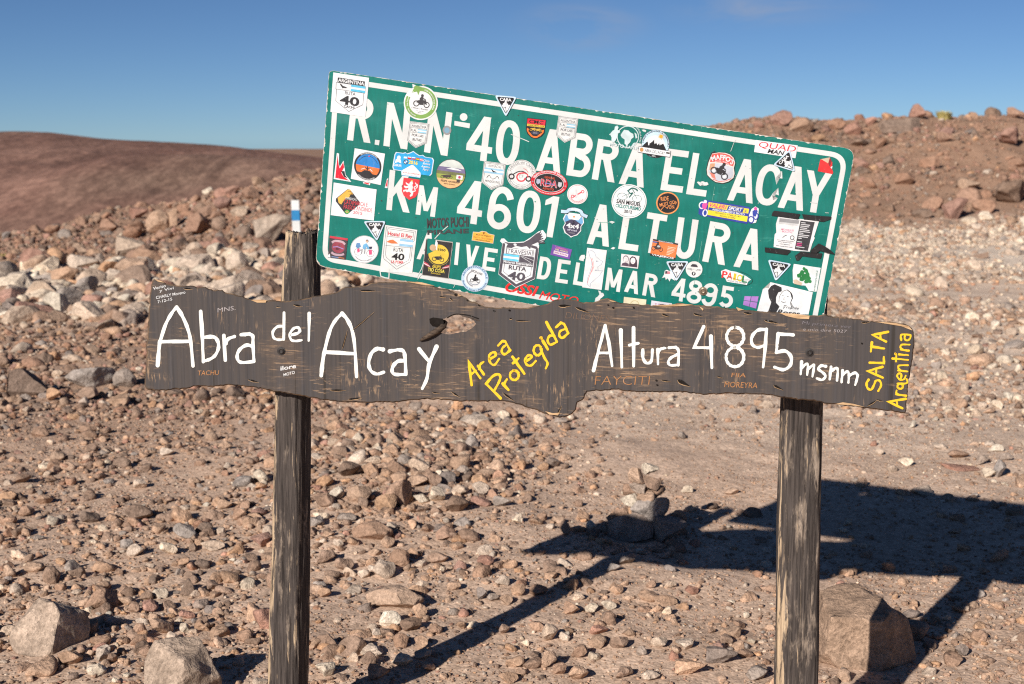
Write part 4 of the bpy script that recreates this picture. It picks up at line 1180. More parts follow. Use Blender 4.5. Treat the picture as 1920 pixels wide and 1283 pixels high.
def motorbike(d, cx, cy, k, c=BK, rider=True, wheel=None):
    for wx in (-8.5, 8.5):
        d.ring(cx + wx * k, cy + 4 * k, 4.2 * k, 4.2 * k, 1.5 * k, wheel or c)
    d.poly([(cx + x * k, cy + y * k) for x, y in [(-9, 2), (-7, -1.5), (-2, -2.5), (3, -3.2), (6, -3), (8, 3), (6, 3.6), (3.5, 1), (3, 5), (-3, 5.5), (-5, 3)]], c)
    d.line([(cx + 8.5 * k, cy + 4 * k), (cx + 5.5 * k, cy - 4.5 * k), (cx + 3.6 * k, cy - 5.6 * k)], 1.0 * k, c)
    if rider:
        d.ell(cx - .5 * k, cy - 10 * k, 2.3 * k, 2.5 * k, c, 14)
        d.poly([(cx + x * k, cy + y * k) for x, y in [(-4, -2), (-4.2, -5), (-2, -8.4), (1, -8.2), (2.2, -6), (4.6, -5), (4.4, -3.8), (1.4, -4.2), (1, -2)]], c)

# shield stickers with ARGENTINA across the top
d = sticker(quad((625, 136), (691.5, 146), (684.5, 219.5), (619.5, 210))[0], 'white rectangular sticker RUTA 40 CACHI with black ARGENTINA banner and condor')
d.rect(0, 0, 67, 74, WH); d.poly([(9, 8), (60, 8), (60, 17), (9, 17)], BK); d.text('ARGENTINA', 34.5, 15.6, 6.6, WH, 49, .03)
d.line([(7, 17.5), (62, 17.5), (62, 30), (7, 30)], .7, BK, True); bird(d, 21, 23, .9); flag(d, 35, 17.6, 62, 29.6, (80, 196, 236))
d.line([(8.5, 30), (8.5, 52), (34.5, 68.5), (60, 52), (60, 30)], .7, BK)
d.text('RUTA', 34.5, 37.5, 6.2, DG, 20, 0); d.text('40', 34.5, 56, 16.5, BK, 37, .05); d.text('CACHI', 34.5, 62, 4.6, BK, 20, .02); done(d)
for (cx, cy, an) in ((783.3, 252.5, 7.2), (1062.5, 242.5, 7.2)):
    d = sticker(frame(cx, cy, an, 1, 8.5), 'white shield sticker POR LAS RUTAS with pale flag, ' + ('below the green motorcycle disc' if cx < 900 else 'on the top border above ABRA'))
    d.poly(shield_pts(-18.6, -23, 18.6, 14, 25.5), OFFW); d.line(shield_pts(-17.4, -21.8, 17.4, 13.4, 24), .8, DG, True); d.line(shield_pts(-15.4, -19.8, 15.4, 12.2, 21.4), .55, DG, True)
    d.text('ARGENTINA', 0, -13, 4.6, DG, 28, .01); d.line([(-15.4, -11.6), (15.4, -11.6)], .5, DG); d.text('R.A.', -8.6, -4.8, 4.8, DG, 11, .01)
    flag(d, -1, -10.6, 15.4, -3.6, (140, 198, 226)); d.line([(-15.4, -3), (15.4, -3)], .5, DG); d.text('POR LAS', 0, 4.2, 4.8, DG, 22, .01); d.text('RUTAS', 0, 12.2, 4.8, DG, 16.5, .01); done(d)
# CABA triangles
def caba(a, b, c, label, lift=0.0034):
    a, b, c = map(np.array, (a, b, c))
    ex = (b - a) / 44.0; m = (a + b) / 2; ey = (c - m) / 39.0
    d = sticker(lambda x, y: tuple(m + ex * x + ey * y), label, lift)
    def tri(k, col_):
        base = [(-22, 0), (22, 0), (0, 39)]
        g = np.array((0, 13.0))
        p = [np.array(q) * k + g * (1 - k) for q in base]
        d.poly(rounded_poly(p, 5.5 * k), col_)
    def rounded_poly(P, r, n=4):
        out = []
        for i in range(3):
            p, u, v = P[i], P[i - 1] - P[i], P[(i + 1) % 3] - P[i]
            u = u / np.linalg.norm(u); v = v / np.linalg.norm(v)
            for k in range(n + 1):
                t = k / n
                out.append((1 - t) ** 2 * (p + u * r) + 2 * t * (1 - t) * p + t * t * (p + v * r))
        return out
    tri(1.0, (205, 226, 244)); tri(.82, BK)
    d.poly([(-8.6, 16.5), (-6.4, 17.6), (-4.8, 13.5), (-3.2, 14), (-1.2, 9), (0, 7.8), (1.6, 10.2), (2.6, 13), (4, 14.4), (5.6, 17), (7.6, 15.6), (8.6, 17), (0.4, 31.5)], WH)
    d.line([(-.8, 10.5), (-1.6, 17)], .5, GRY); d.line([(1.2, 11), (1.4, 16.4)], .5, GRY)
    d.line([(-4.4, 22.6), (-2.6, 21), (0, 20.4), (1.6, 20.6)], 1.0, BK); d.line([(-.4, 20.6), (1.0, 29.6)], 1.2, BK)
    d.text('CABA', 0, 9.3, 5.6, WH, 23, .045); done(d)
caba((927.3, 178.5), (969, 182), (948.4, 219.6), 'black mountain triangle sticker on the top border')
caba((681, 414.8), (723.6, 414.6), (706.7, 452.8), 'black mountain triangle sticker above the RUTA 40 LA POMA sticker')
caba((1449, 309.5), (1481, 280), (1491.3, 322.5), 'black mountain triangle sticker turned on its side over the red lettered sticker')
caba((1248, 490), (1292, 490), (1268, 528.6), 'black mountain triangle sticker beside the small white disc')
caba((1439.4, 486.6), (1484.7, 495), (1454, 528), 'black mountain triangle sticker above the woman portrait sticker')

d = sticker(frame(789, 193.3), 'round white sticker with green arrow ring around a black motorcycle rider')
d.ell(0, 0, 32, 32, WH); d.line(ell_pts(0, 0, 25.8, 25.8, -118, 200, 44), 7.4, (110, 158, 58)); d.poly([(-18, -32), (-3, -30), (-7, -13), (-10, -20), (-20, -16), (-17, -25)], (110, 158, 58))
d.poly([(-21, -33), (-14, -31.5), (-19, -26)], WH)
d.arc('Chile, Argentina, Brazil, Bolivia', 0, 0, 24.2, 60, 2.6, WH, 105, bold=.02); d.arc('Ruta, Puerto Madryn, USA', 0, 0, 24.2, -75, 2.6, WH, 70, bold=.02); d.arc('Perú, Ecuador', 0, 0, 27, 215, 2.6, WH, 45, True)
motorbike(d, 1.5, -2.5, 1.15); d.text('2 Wheels 2 Americas', -1, 12, 3, DG, 31, -.01, shear=.25); d.text('ruta del sur', 0, 16, 1.8, GRY, 15, 0); d.text('2015', 0, 19.5, 2.2, GRY, 7, 0); done(d)

d = sticker(frame(1004.3, 240.5, 6.5), 'red and black shield sticker of a classic moto club with flames')
d.poly([(-18, -17.5), (18, -17.5), (17.5, 7), (13, 14), (6, 18.6), (0, 20), (-7, 18.4), (-14, 13), (-18, 5)], (30, 24, 40)); d.poly([(-17, -16.5), (17, -16.5), (16.7, -7), (-17, -7)], (222, 40, 62))
d.text('CMC', 0, -8.6, 6.4, BK, 27, .06); d.rect(-16.6, -6.6, 16.6, -2.4, (228, 196, 70)); d.text('CLASSIC MOTO CLUB', 0, -3.2, 2.5, BK, 30, .02)
d.poly([(-16, 1), (-12, 3), (-13, 7), (-9, 10), (-4, 15), (4, 15), (9, 10), (13, 7), (12, 3), (16, 1), (15.5, 7), (11, 13), (5, 17.4), (0, 18.6), (-6, 17), (-12, 12), (-16, 6)], (232, 120, 44))
motorbike(d, -4, 1.5, .5, (200, 165, 70), False); motorbike(d, 5.5, 2, .5, (200, 165, 70), False); d.ell(0, 9, 8, 3.6, (56, 58, 76)); d.text('2013', 0, 10.2, 2.6, (150, 150, 170), 8); done(d)

d = sticker(frame(1172, 258, 9), 'white cut-out sticker of a globe and motorcycle rider'); PW = (205, 226, 228)
d.ring(5, -2, 20, 20, 1.6, PW); d.poly([(-7, -8), (-4, -14), (4, -14), (8, -11), (14, -9), (16, -3), (12, 1), (11, 7), (6, 14), (1, 12), (0, 4), (-6, 1), (-9, -3)], PW); d.poly([(16, -12), (20, -10), (23, -3), (20, -1)], PW); d.poly([(17, 8), (21, 6), (18, 13), (13, 17)], PW)
d.poly([(-29, -2), (-25, -9), (-22, -11), (-22, -17), (-18, -20), (-15, -17), (-16, -12), (-12, -11), (-12, -7), (-16, -5), (-15, 2), (-17, 9), (-20, 13), (-24, 12), (-25, 4)], PW); d.line([(-22, -3), (-30, -1)], 2, PW); d.line([(-22, -4), (-11, -9)], 2, PW)
d.text('MOTO-FAN.PL', 3, 20, 6.2, PW, 58, .02); d.arc('GORZELLA RIDER', 5, -2, 23, 70, 2.6, PW, 75); done(d)

d = sticker(frame(1229.2, 269.8, 9), 'round mountain sticker with a sun and ABRA DEL ACAY banner')
d.ell(0, 0, 26.4, 26.4, DG); d.ell(0, 0, 25.6, 25.6, (196, 224, 240)); d.ell(0, 2, 17.5, 17.5, WH); d.poly([(-24, 8), (-18, 0), (-14, -3), (-12, 2), (-6, -4), (-2.5, -10), (1, -2), (4, 2), (8, -5), (11, 0), (14, -3), (20, 6), (23, 11)], BK)
d.poly([(-24, 8), (23, 9), (20, 17), (12, 23.4), (0, 26), (-12, 23), (-20, 16)], BK); d.poly([(-15, -2), (-14, -3), (-11, 4), (-13, 5)], WH); d.poly([(-3.6, -8), (-2.5, -10), (.6, -2), (-1.6, 1), (-3, -3)], WH); d.poly([(6.6, -2), (8, -5), (10, -1), (8.4, 2)], WH)
d.ell(8, -15, 3.6, 3.6, (240, 180, 60), 16)
for k in range(10):
    a = k * math.pi / 5; d.line([(8 + 4 * math.cos(a), -15 + 4 * math.sin(a)), (8 + 6 * math.cos(a), -15 + 6 * math.sin(a))], .8, (240, 180, 60))
d.arc('VAMOS A CABALGAR LA CORDILLERA', 0, 0, 22.4, 0, 2.6, BK, 190, bold=.01); d.rect(-30.5, 9.2, 30.5, 21, DG); d.rect(-29.8, 9.9, 29.8, 20.3, WH); d.text('ABRA DEL ACAY', 1, 17.8, 5.6, BK, 38, .045); d.ell(-24, 15, 3.6, 4, (206, 150, 90), 14); d.rect(22, 12, 29, 15, (70, 60, 50)); d.text('4895', 0, 24.2, 2, WH, 7); done(d)

d = sticker(frame(1351.8, 314, 8.5), 'torn edged red and grey sticker with a dirt bike', 0.0020)
d.poly([(-22, -24), (-16, -29), (-14, -25.5), (-8, -28), (4, -29), (15, -27), (22, -22), (26, -12), (25, -2), (28, 8), (27, 17), (19, 25), (8, 30), (-6, 30), (-16, 25), (-24, 19), (-27, 8), (-26, -8)], BK)
d.poly([(-20, -23), (-8, -27), (4, -28), (14, -26), (21, -21), (25, -12), (24, -2), (27, 8), (26, 16), (18, 24), (8, 28.6), (-6, 28.6), (-15, 24), (-23, 18), (-25.6, 8), (-24, -8)], (232, 222, 212))
d.poly([(-20, -22), (-8, -26), (4, -26.6), (13, -24.6), (20, -20), (23, -12), (22.4, -5), (0, -9), (-22, -7)], (224, 74, 66)); d.poly([(-21, -5), (0, -7.4), (22, -3), (25, 8), (24, 15), (17, 22), (8, 26.4), (-6, 26.4), (-14, 22), (-21, 16), (-23, 8)], (196, 200, 212))
d.poly([(-21, -4), (-12, -6), (-12, 6), (-21, 8)], (206, 150, 110)); d.poly([(-20, 12), (-10, 14), (-6, 24), (-14, 21)], (222, 120, 100)); d.line([(22, 18), (12, 24), (0, 27), (-12, 24)], 1.2, (222, 74, 66))
d.arc("MAFFO'S", 0, 14, 28.5, 2, 9.5, WH, 78, bold=.05); d.arc('MOTOS Y SUEÑOS', 0, 14, 24.6, 2, 2, WH, 66, bold=.02)
b_ = frame(0, 0, 22); fr0 = d.frame; d.frame = lambda x, y: fr0(*b_(x, y)); motorbike(d, 3, 6, 1.35, BK, True, (40, 40, 44)); d.ell(-8.5, 11.5, 3.2, 3.2, WH, 14); d.ell(14.5, 11.5, 3.2, 3.2, WH, 14); done(d)

d = sticker(quad((1417, 262.7), (1496, 272.9), (1491.5, 297), (1413.8, 285.3))[0], 'white sticker with red lettering over black lettering')
d.rect(0, 0, 79, 23.6, WH); d.text('QUAD', 42, 12.6, 11, RD, 70, .04, shear=.12); d.text('MAN', 41, 21.4, 8.2, BK, 32, .03, shear=.2); done(d)
d = sticker(ident, 'torn half of a bright red sticker with its corner curled over'); d.poly([(1538, 299.4), (1548, 297), (1556, 295.5), (1560.6, 304.8), (1559.8, 317.3), (1562.2, 322.8), (1561, 326.7), (1533.3, 321.2)], (240, 16, 18)); d.poly([(1539.6, 298.6), (1556, 295.2), (1552.8, 306.5)], (214, 186, 154)); d.poly([(1556.4, 295.5), (1559.6, 303), (1556, 313), (1553, 307)], (128, 10, 16)); d.poly([(1557, 314), (1561, 311), (1560, 317)], WH); done(d)
d = sticker(ident, 'torn triangular remnant of a red sticker with white edges'); d.poly([(631.6, 287), (635.8, 288.4), (635.4, 308), (637, 313), (644, 301.6), (646.9, 321), (648, 328), (658.8, 341.4), (625.7, 335.8)], WH); d.poly([(633, 290), (635, 309), (637, 316), (643.6, 304), (645.4, 314), (640, 324), (644, 331), (655, 339), (628.6, 333.6)], (224, 32, 56)); d.poly([(639.6, 321), (646, 321), (647.4, 329), (652, 335), (644.6, 331.4)], (44, 40, 46)); done(d)
d = sticker(quad((665, 278.2), (722, 288.4), (714, 346.8), (657.8, 335))[0], 'white square sticker of an orange and blue flight horizon dial')
d.rect(0, 0, 57.5, 58.5, WH); cx, cy = 28.6, 29; d.ell(cx, cy, 26, 26, BK); d.raw(ell_pts(cx, cy, 22.6, 22.6, 180, 360, 24), [tuple(range(25))], (24, 122, 206)); d.raw(ell_pts(cx, cy, 22.6, 22.6, 0, 180, 24), [tuple(range(25))], (238, 108, 42))
d.raw(ell_pts(cx, cy, 22.6, 22.6, 35, 145, 14), [tuple(range(15))], BK); d.poly([(cx - 12, 43), (cx - 5, 37), (cx + 5, 37), (cx + 12, 43)], BK); d.line([(cx - 5, 31), (cx, 35), (cx + 5, 31)], 1.4, BK); d.line([(cx, 29), (cx, 38)], 1.8, BK)
d.line([(cx - 12, 37), (cx - 4, 33)], 1, WH); d.line([(cx + 10, 37), (cx + 4, 33)], 1, WH); d.line(ell_pts(cx, cy, 19, 19, 205, 335, 16), .8, BK); d.ell(cx, 10, 1.3, 1.3, RD, 10)
d.arc('MOTO GRUPO HORIZONTE', cx, cy, 23.2, 0, 2.2, WH, 80); d.arc('AVENTURA SIN LIMITES', cx, cy, 25.2, 180, 2.2, WH, 80, True); done(d)

d = sticker(frame(774.5, 307, 8.5), 'blue mountain outlined rally sticker reading 2016')
BL = [(-37, -12), (-35, -17), (-22, -17), (-17, -19), (-14, -17), (-8, -20), (-3, -23.5), (3, -20), (10, -17), (16, -19), (21, -16), (35, -16), (38, -12), (38, 14), (35, 18), (18, 18), (17, 25), (-18, 25), (-20, 17), (-35, 17), (-37.5, 12)]
d.poly(BL, (214, 226, 240)); d.poly([(x * .95, y * .93 if y < 18 else y) for x, y in BL], (44, 166, 224)); d.rect(-18, 15, 16.6, 24, WH); d.text('RUTA 2016 EXPEDITION', -.5, 20, 2.6, RD, 31, .02); d.text('aventura sudamericana', -.5, 23.2, 1.6, GRY, 24)
d.poly([(-18, 15), (-10, 9), (-4, 4), (0, 2.4), (5, 6), (13, 12), (16, 15)], WH); d.ell(-28, -7, 3.4, 4, WH, 14); d.poly([(-33, -4), (-24, -4), (-22, 3), (-28, 1), (-34, 4)], WH); d.text('DAKAR', -28, 9.5, 4.6, WH, 15, .03)
d.ell(-14, -1, 4.4, 4.4, BK, 20); d.ell(-14, -1, 3.1, 3.1, WH, 18); d.poly([(-14, -1), (-14, -4.1), (-16.2, -3.2), (-17.1, -1)], BLU); d.poly([(-14, -1), (-14, 2.1), (-11.8, 1.2), (-10.9, -1)], BLU)
d.text('2016', 0, 1, 6.4, (250, 222, 60), 17, .05)
for i, (a, b, c) in enumerate(((SKY_, WH, SKY_), (WH, RD, RD), (WH, BLU, RD), (RD, (240, 210, 60), (60, 140, 60)), (RD, WH, RD))):
    x0 = -19 + i * 7.6; y0 = -12 + abs(i - 2) * .3
    for j, q in enumerate((a, b, c)): d.rect(x0, y0 + j * 1.5, x0 + 6.6, y0 + j * 1.5 + 1.5, q)
for i, t_ in enumerate(('Chile', 'Bolivia', 'Argentina', 'Perú')): d.text(t_, 24 + (i % 2), -7 + i * 5.6, 4, WH, 7 + len(t_), .01, shear=.3)
done(d)
d = sticker(frame(845.3, 326.4, 8), 'round photo sticker of motorbikes on a plain below purple mountains')
d.ell(0, 0, 27.6, 27.6, DG); R_ = 26.8
def band(y0, y1, c):
    p = []
    for y in np.linspace(y0, y1, 9): p.append((-math.sqrt(max(R_ ** 2 - y * y, 0)), y))
    for y in np.linspace(y1, y0, 9): p.append((math.sqrt(max(R_ ** 2 - y * y, 0)), y))
    d.poly(p, c)
band(-26.7, -10, (206, 214, 208)); band(-12, -4, (108, 98, 138)); band(-4, 2, (104, 108, 62)); band(2, 10, (146, 160, 66)); band(10, 26.7, (224, 180, 120)); d.poly([(-10, -9), (0, -12), (12, -11), (20, -8), (6, -8)], WH)
motorbike(d, -10, 5, .62, (52, 40, 44), False); motorbike(d, -3, 4, .5, (60, 46, 50), False); d.rect(11, 0, 23, 8, WH); d.ell(17, 4, 2.6, 2.6, (196, 50, 90), 12); d.poly([(12, 9), (18, 8), (19, 14), (13, 14)], (60, 50, 50))
d.text('FELIPE NAVARRO', 0, 16, 3.4, (90, 50, 40), 34, .02); d.text('tierra del fuego', 0, 20, 2.2, (130, 80, 60), 22); done(d)
d = sticker(quad((625.7, 342.4), (706.2, 355.5), (700.8, 413.9), (619.9, 403.6))[0], 'white sticker with black diamond and red CATAMARCA E PASSOS ANDINOS 2015')
d.rect(0, 0, 81.5, 60, WH); g = np.array((29.5, 31)); DM = [(g[0], g[1] - 25.5), (g[0] + 25, g[1]), (g[0], g[1] + 25.5), (g[0] - 25, g[1])]
d.poly(sum(([tuple(np.array(DM[i]) * .9 + np.array(DM[i - 1]) * .1), tuple(np.array(DM[i]) * .9 + np.array(DM[(i + 1) % 4]) * .1)] for i in range(4)), []), (46, 48, 54))
d.poly([(10, 27), (27, 9), (32, 8), (38, 16), (33, 18), (31, 24), (25, 25), (21, 32), (18, 38), (13, 36)], (232, 178, 72)); d.line([(28, 13), (33, 11), (36, 17), (30, 17)], .7, (60, 50, 40)); d.text('EXPEDIÇÃO', 36, 27, 4.2, (216, 216, 216), 22, .01)
d.text('CATAMARCA E', 45, 35.6, 8, (222, 62, 74), 45, 0); d.text('PASSOS ANDINOS', 50, 45, 8, (222, 62, 74), 54, 0); d.text('2015', 50, 52, 5.6, (222, 62, 74), 17, .01); d.poly([(27, 46.5), (34, 46), (35, 51), (30, 55), (25, 51)], (30, 150, 76)); d.poly([(30, 47.4), (33.4, 50), (30, 52.6), (26.8, 50)], (240, 214, 60)); d.ell(30, 50, 1.3, 1.3, (40, 70, 150), 10); done(d)
d = sticker(frame(769, 354.5, 8), 'red heraldic shield sticker with a crowned white lion')
d.poly([(-15, -19.5), (15.4, -19.5), (16, 5), (12, 14), (1, 20.5), (-10, 14.5), (-15, 6)], (228, 30, 40))
d.poly([(-2, -13), (2, -15), (4, -11), (3, -8), (5, -4), (4, 2), (7, 6), (6, 12), (2, 15), (1, 12), (3, 8), (-1, 5), (-5, 7), (-9, 5), (-11, 8), (-13, 4), (-8, 2), (-4, 2), (-3, -2), (-8, 0), (-12, -2), (-12, -5), (-8, -4), (-4, -6), (-9, -8), (-10, -12), (-7, -10), (-3, -9)], WH)
d.line([(5, 4), (10, 2), (7, -4), (11, -8), (8, -13)], 1.8, WH, smooth=True); d.line([(10, -2), (13, -6), (12, -11)], 1.5, WH, smooth=True); d.poly([(-1, -14.5), (0, -17), (1.2, -15.4), (2.4, -17), (3, -14.6)], (244, 214, 70)); done(d)
for p, lb in (([(680.5, 342), (685, 341), (694.5, 344), (693.5, 347.5), (686, 345.5), (681, 344)], 'small torn scrap of a red and white sticker under the flight dial'), ([(725.5, 336), (728, 333.6), (726.6, 353), (721.4, 352.4)], 'thin torn strip of a red and white sticker beside the K')):
    d = sticker(ident, lb); d.poly(p, WH); c = np.mean(p, 0); d.poly([tuple(c + (np.array(q) - c) * .68) for q in p], (222, 50, 64)); done(d)
d = sticker(frame(925, 328.5, 7.5), 'white shield sticker with small condor and pale flag')
d.poly(shield_pts(-20.5, -24, 20.5, 16, 28), OFFW); d.line(shield_pts(-19.4, -22.8, 19.4, 15.4, 26.4), .8, DG, True); d.line(shield_pts(-17, -20.6, 17, 14.4, 23.8), .6, DG, True); d.text('ARMADA', 0, -14, 5, DG, 24, -.01); flag(d, -18, -12.4, 18, -2.4, (150, 196, 222)); bird(d, 0, -7.4, .62)
for s_ in (-1, 1): d.line([(s_ * 11, 4), (s_ * 7, 1), (s_ * 4, 6)], .7, DG); d.line([(s_ * 8, 1), (s_ * 12, 7)], .7, DG)
d.line([(-4, 5), (0, 8), (4, 5)], .7, DG); d.text('MENDOCINO', 0, 14.6, 4.4, DG, 28, -.01); done(d)
d = sticker(frame(977.8, 327.6, 8), 'round white sticker with a red and black motorcycle')
d.ell(0, 0, 27.8, 27.8, OFFW); d.ring(0, 0, 26.2, 26.2, .7, DG); d.ring(0, 0, 19.6, 19.6, .6, GRY); d.arc('AMIGOS del CAMINO', 0, 0, 20.8, 0, 4, DG, 165, bold=0); d.arc('Hernando - Córdoba', 0, 0, 24.6, 182, 3.4, DG, 125, True, bold=0)
for x in (-18, 14): d.ring(x, 6, 4.6, 4.4, 2.6, BK)
d.line([(-15, 1), (-6, -5), (2, -6), (10, -3)], 1.8, BK, smooth=True); d.line([(5, -4), (-5, -1), (-8, 6), (-3, 12), (5, 11), (8, 5)], 2.6, (222, 40, 58), smooth=True); d.line([(4, -4), (11, -2), (13, 4)], 1.8, (222, 40, 58)); d.line([(2, -12), (8, -10), (12, -5)], .8, (222, 40, 58)); d.text('CF', 0, 7, 7, GRY, 8, -.01); done(d)
d = sticker(frame(1029.6, 343, 8.5), 'oval red and black sticker with red initials', 0.0032)
d.ell(0, 0, 34.6, 23, (206, 26, 44)); d.ell(0, 0, 27.4, 17, BK); d.ring(0, 0, 27.4, 17, .7, WH); d.arc('DESAFIO CONTORNO ARGENTINO', 0, 0, 28.6, 0, 4.2, WH, 150, bold=.03, ry=19.3); d.arc('POR LAS RUTAS DEL CORAZON PATAGONICO', 0, 0, 32.4, 180, 2.6, WH, 140, True, ry=21.3)
d.text('GENERAL', 0, -7.6, 4, (208, 78, 44), 20, .02); d.text('RDA', 0, 7.4, 13.5, WH, 32, .05); d.text('RDA', 0, 7.2, 13, (206, 30, 60), 31, .01); d.text('ASFALTO', 0, 13.4, 4, (214, 78, 50), 21, .03); d.poly(shield_pts(-24, -4, -17, 3, 6), (176, 186, 206)); d.poly(shield_pts(17, -4, 24, 3, 6), (196, 196, 202)); d.rect(-8, 1, 10, 2.4, (120, 130, 200))
for x in (-31, 31): d.ell(x, 2, 1.4, 1.4, GRY, 10)
done(d)
d = sticker(frame(1082.8, 364.4, 8), 'round white sticker with crossed red wrench')
d.ell(0, 0, 19.4, 18.6, WH); d.ring(0, 0, 17.4, 16.6, .6, (224, 90, 100)); d.line([(-7, 6), (7, -5)], 2.4, (222, 60, 76)); d.ring(-8.5, 5.4, 2.4, 2.4, 1.4, (222, 50, 66)); d.ring(9, -6, 2.4, 2.4, 1.4, (222, 50, 66)); d.line([(-4, -8), (-1, 2), (-3, 8)], 3, (224, 222, 226)); d.arc('FERRETOOLS', 0, 0, 15.6, 180, 2.6, (222, 80, 92), 110, True); done(d)
d = sticker(frame(1074.8, 417, 8.5), 'dark blue shield sticker 4x4 with pale ribbon over a mountain')
d.poly([(-17, -13), (17, -13), (20, -2), (16, 6), (17, 14), (11, 23), (4, 26), (0, 29), (-4, 26), (-13, 22), (-18, 12), (-15, 4), (-20, -4)], WH); d.poly([(-15.6, -12), (15.6, -12), (18.4, -2), (14.6, 6), (15.6, 13), (10, 21.6), (0, 27), (-11, 21), (-16.4, 12), (-13.6, 4), (-18, -4)], (70, 66, 90)); d.poly([(-15.6, -12), (15.6, -12), (18.4, -2), (16, 2), (4, -4), (0, -9), (-6, -4), (-16, 2), (-18, -4)], (110, 168, 214))
d.poly([(-10, -17), (10, -17), (13, -12), (9, -5), (-9, -5), (-13, -12)], WH); d.ell(0, -10.5, 2, 2, (222, 150, 100), 12); d.line([(-26, -17), (-15, -18), (-11, -22), (0, -24.5), (11, -22), (15, -17), (25, -14)], 7.6, BK, smooth=True); d.line([(-25.6, -17), (-15, -18), (-11, -22), (0, -24.5), (11, -22), (15, -17), (24.6, -14)], 6, (190, 216, 236), smooth=True); d.text('Amigos', 0, -22.4, 4.6, WH, 16, .03, shear=.2)
d.text('4x4', 0, 11, 9, WH, 24, .06); d.text('off road', 0, 16.6, 4, (200, 200, 214), 18); d.text('argentina', 0, 21, 2.4, GRY, 11); d.line([(0, -2), (2, 1), (-2, 4)], 1.4, BK); done(d)
d = sticker(frame(1179.5, 377.6, 8.5), 'large round white sticker with a green racing cyclist and the year 2012'); GN = (20, 92, 82)
d.ell(0, 0, 33, 31.8, WH); d.ring(0, 0, 30.6, 29.4, .8, (60, 110, 100))
for x, y in ((-14, -7), (14, -7)): d.ring(x, y, 8.6, 6.4, .8, GN)
d.line([(-14, -7), (-3, -14), (8, -15), (14, -7)], .8, GN); d.line([(-4, -6), (-3, -14)], .8, GN); d.line([(-4, -20), (2, -25), (10, -24), (13, -21)], 2.8, GN, smooth=True); d.line([(-6, -20), (0, -15), (4, -16), (-1, -7)], 2.4, GN, smooth=True); d.line([(3, -23), (8, -17)], 1.4, GN)
d.text('SAN MIGUEL', 0, 6.4, 7.6, BK, 47, .04); d.text('CICLOTURISMO', 0, 14.4, 6.6, (18, 128, 116), 48, .03); d.text('2012', 1, 22, 5.6, BK, 15, .04); done(d)
d = sticker(frame(1252, 381, 4), 'round black sticker with orange rim and orange lettering'); OG = (236, 152, 88)
d.ell(0, 0, 21.6, 20.8, OG); d.ell(0, 0, 19.2, 18.6, (34, 32, 36)); d.text('RIDE', -5.5, -4, 8, OG, 15, .01, rot=-10); d.text('MUST GO', 0, 4, 6.6, OG, 29, .01, rot=-16); d.text('ON', 8, 10, 7, OG, 10, .01, rot=-8); d.line([(-12, 14), (-6, 6), (0, 10), (2, 4)], 1, OG); d.line([(10, 0), (16, -2), (14, -5)], 1.0, OG); d.line([(16, -2), (14.6, 1.5)], 1.0, OG); done(d)
d = sticker(frame(1364, 397, 9.2), 'yellow and blue banner sticker with motorcycles at both ends'); NB = (34, 50, 156)
d.poly([(-42, -15), (40, -15), (43, -4), (40, 17), (-38, 15), (-44, 2)], NB); d.poly([(-38, -12), (39, -11.5), (39, 13), (-36, 12)], (248, 228, 40)); d.rect(-36, -2.6, 39, 2.8, NB); d.text('VALERI', -19, -3.8, 7.6, (236, 40, 128), 33, .04, shear=.25); d.poly([(0, -11), (30, -11), (28, -3), (-2, -3)], NB); d.text('SPORT', 14, -3.8, 6.6, WH, 26, .05, shear=.25); d.text('.it', 33, -4, 5, NB, 5); d.text('ABBIGLIAMENTO MOTO', 2, 2, 3.6, WH, 62, .03); d.text('CORSO ITALIA 47', 2, 7, 2.8, (120, 104, 60), 48); d.text('MOTO STORE', 2, 11, 2.4, (120, 104, 60), 30)
for x, y, c in ((-45, 0, (240, 70, 160)), (50, -2, NB)):
    d.poly([(x - 9, y + 2), (x - 6, y - 10), (x, y - 16), (x + 7, y - 13), (x + 8, y), (x + 6, y + 14), (x, y + 16), (x - 8, y + 13)], WH if c == NB else NB); d.ring(x - 4, y - 4 if c != NB else y + 10, 5, 6, 2.2, WH if c != NB else NB)
    d.ring(x + 4, y + 9 if c != NB else y + 2, 4, 6, 2, WH if c != NB else NB); d.poly([(x - 4, y - 6), (x + 2, y - 13), (x + 6, y - 8), (x + 4, y + 3), (x - 2, y + 2)], c)
    d.ell(x + 1, y - 12, 3, 3, WH if c != NB else (236, 60, 150), 12)
done(d)
# the taped leaflet: one paper, five strips of tape
fl = sticker(quad((1459, 406.8), (1533, 415.2), (1518.7, 473.4), (1450.4, 464.6))[0], 'white and black leaflet about bicycle mechanics held on with black tape', 0.0022, 'leaflet')
fl.poly([(0, 0), (36, 1), (40, -1), (74, 0), (72, 30), (74, 31), (72, 42), (71, 58), (40, 60), (0, 58), (-1.6, 34), (1, 30), (-2, 14)], (232, 232, 232))
fl.rect(3, 2, 39, 9, (150, 150, 152)); fl.rect(3, 9, 39, 13, (206, 206, 206)); fl.rect(41, 2, 67, 57, (54, 54, 58)); fl.text('MECANICA DE', 21, 24, 3.2, (222, 70, 130), 23, .01); fl.text('BICICLETAS', 21, 28, 3.2, (222, 70, 130), 19, .01); fl.line([(14, 38), (18, 34), (22, 32)], 1.2, DG); fl.ring(32, 36, 3.6, 3.6, 1.2, DG); fl.line([(34, 38), (38, 41)], 1, DG)
for i, y in enumerate((44, 47, 51, 55)): fl.text('service y reparacion de bicis a domicilio'[:40 - 9 * (i % 3)], 20, y, 1.8, (96, 96, 104), 32 - 6 * (i % 3))
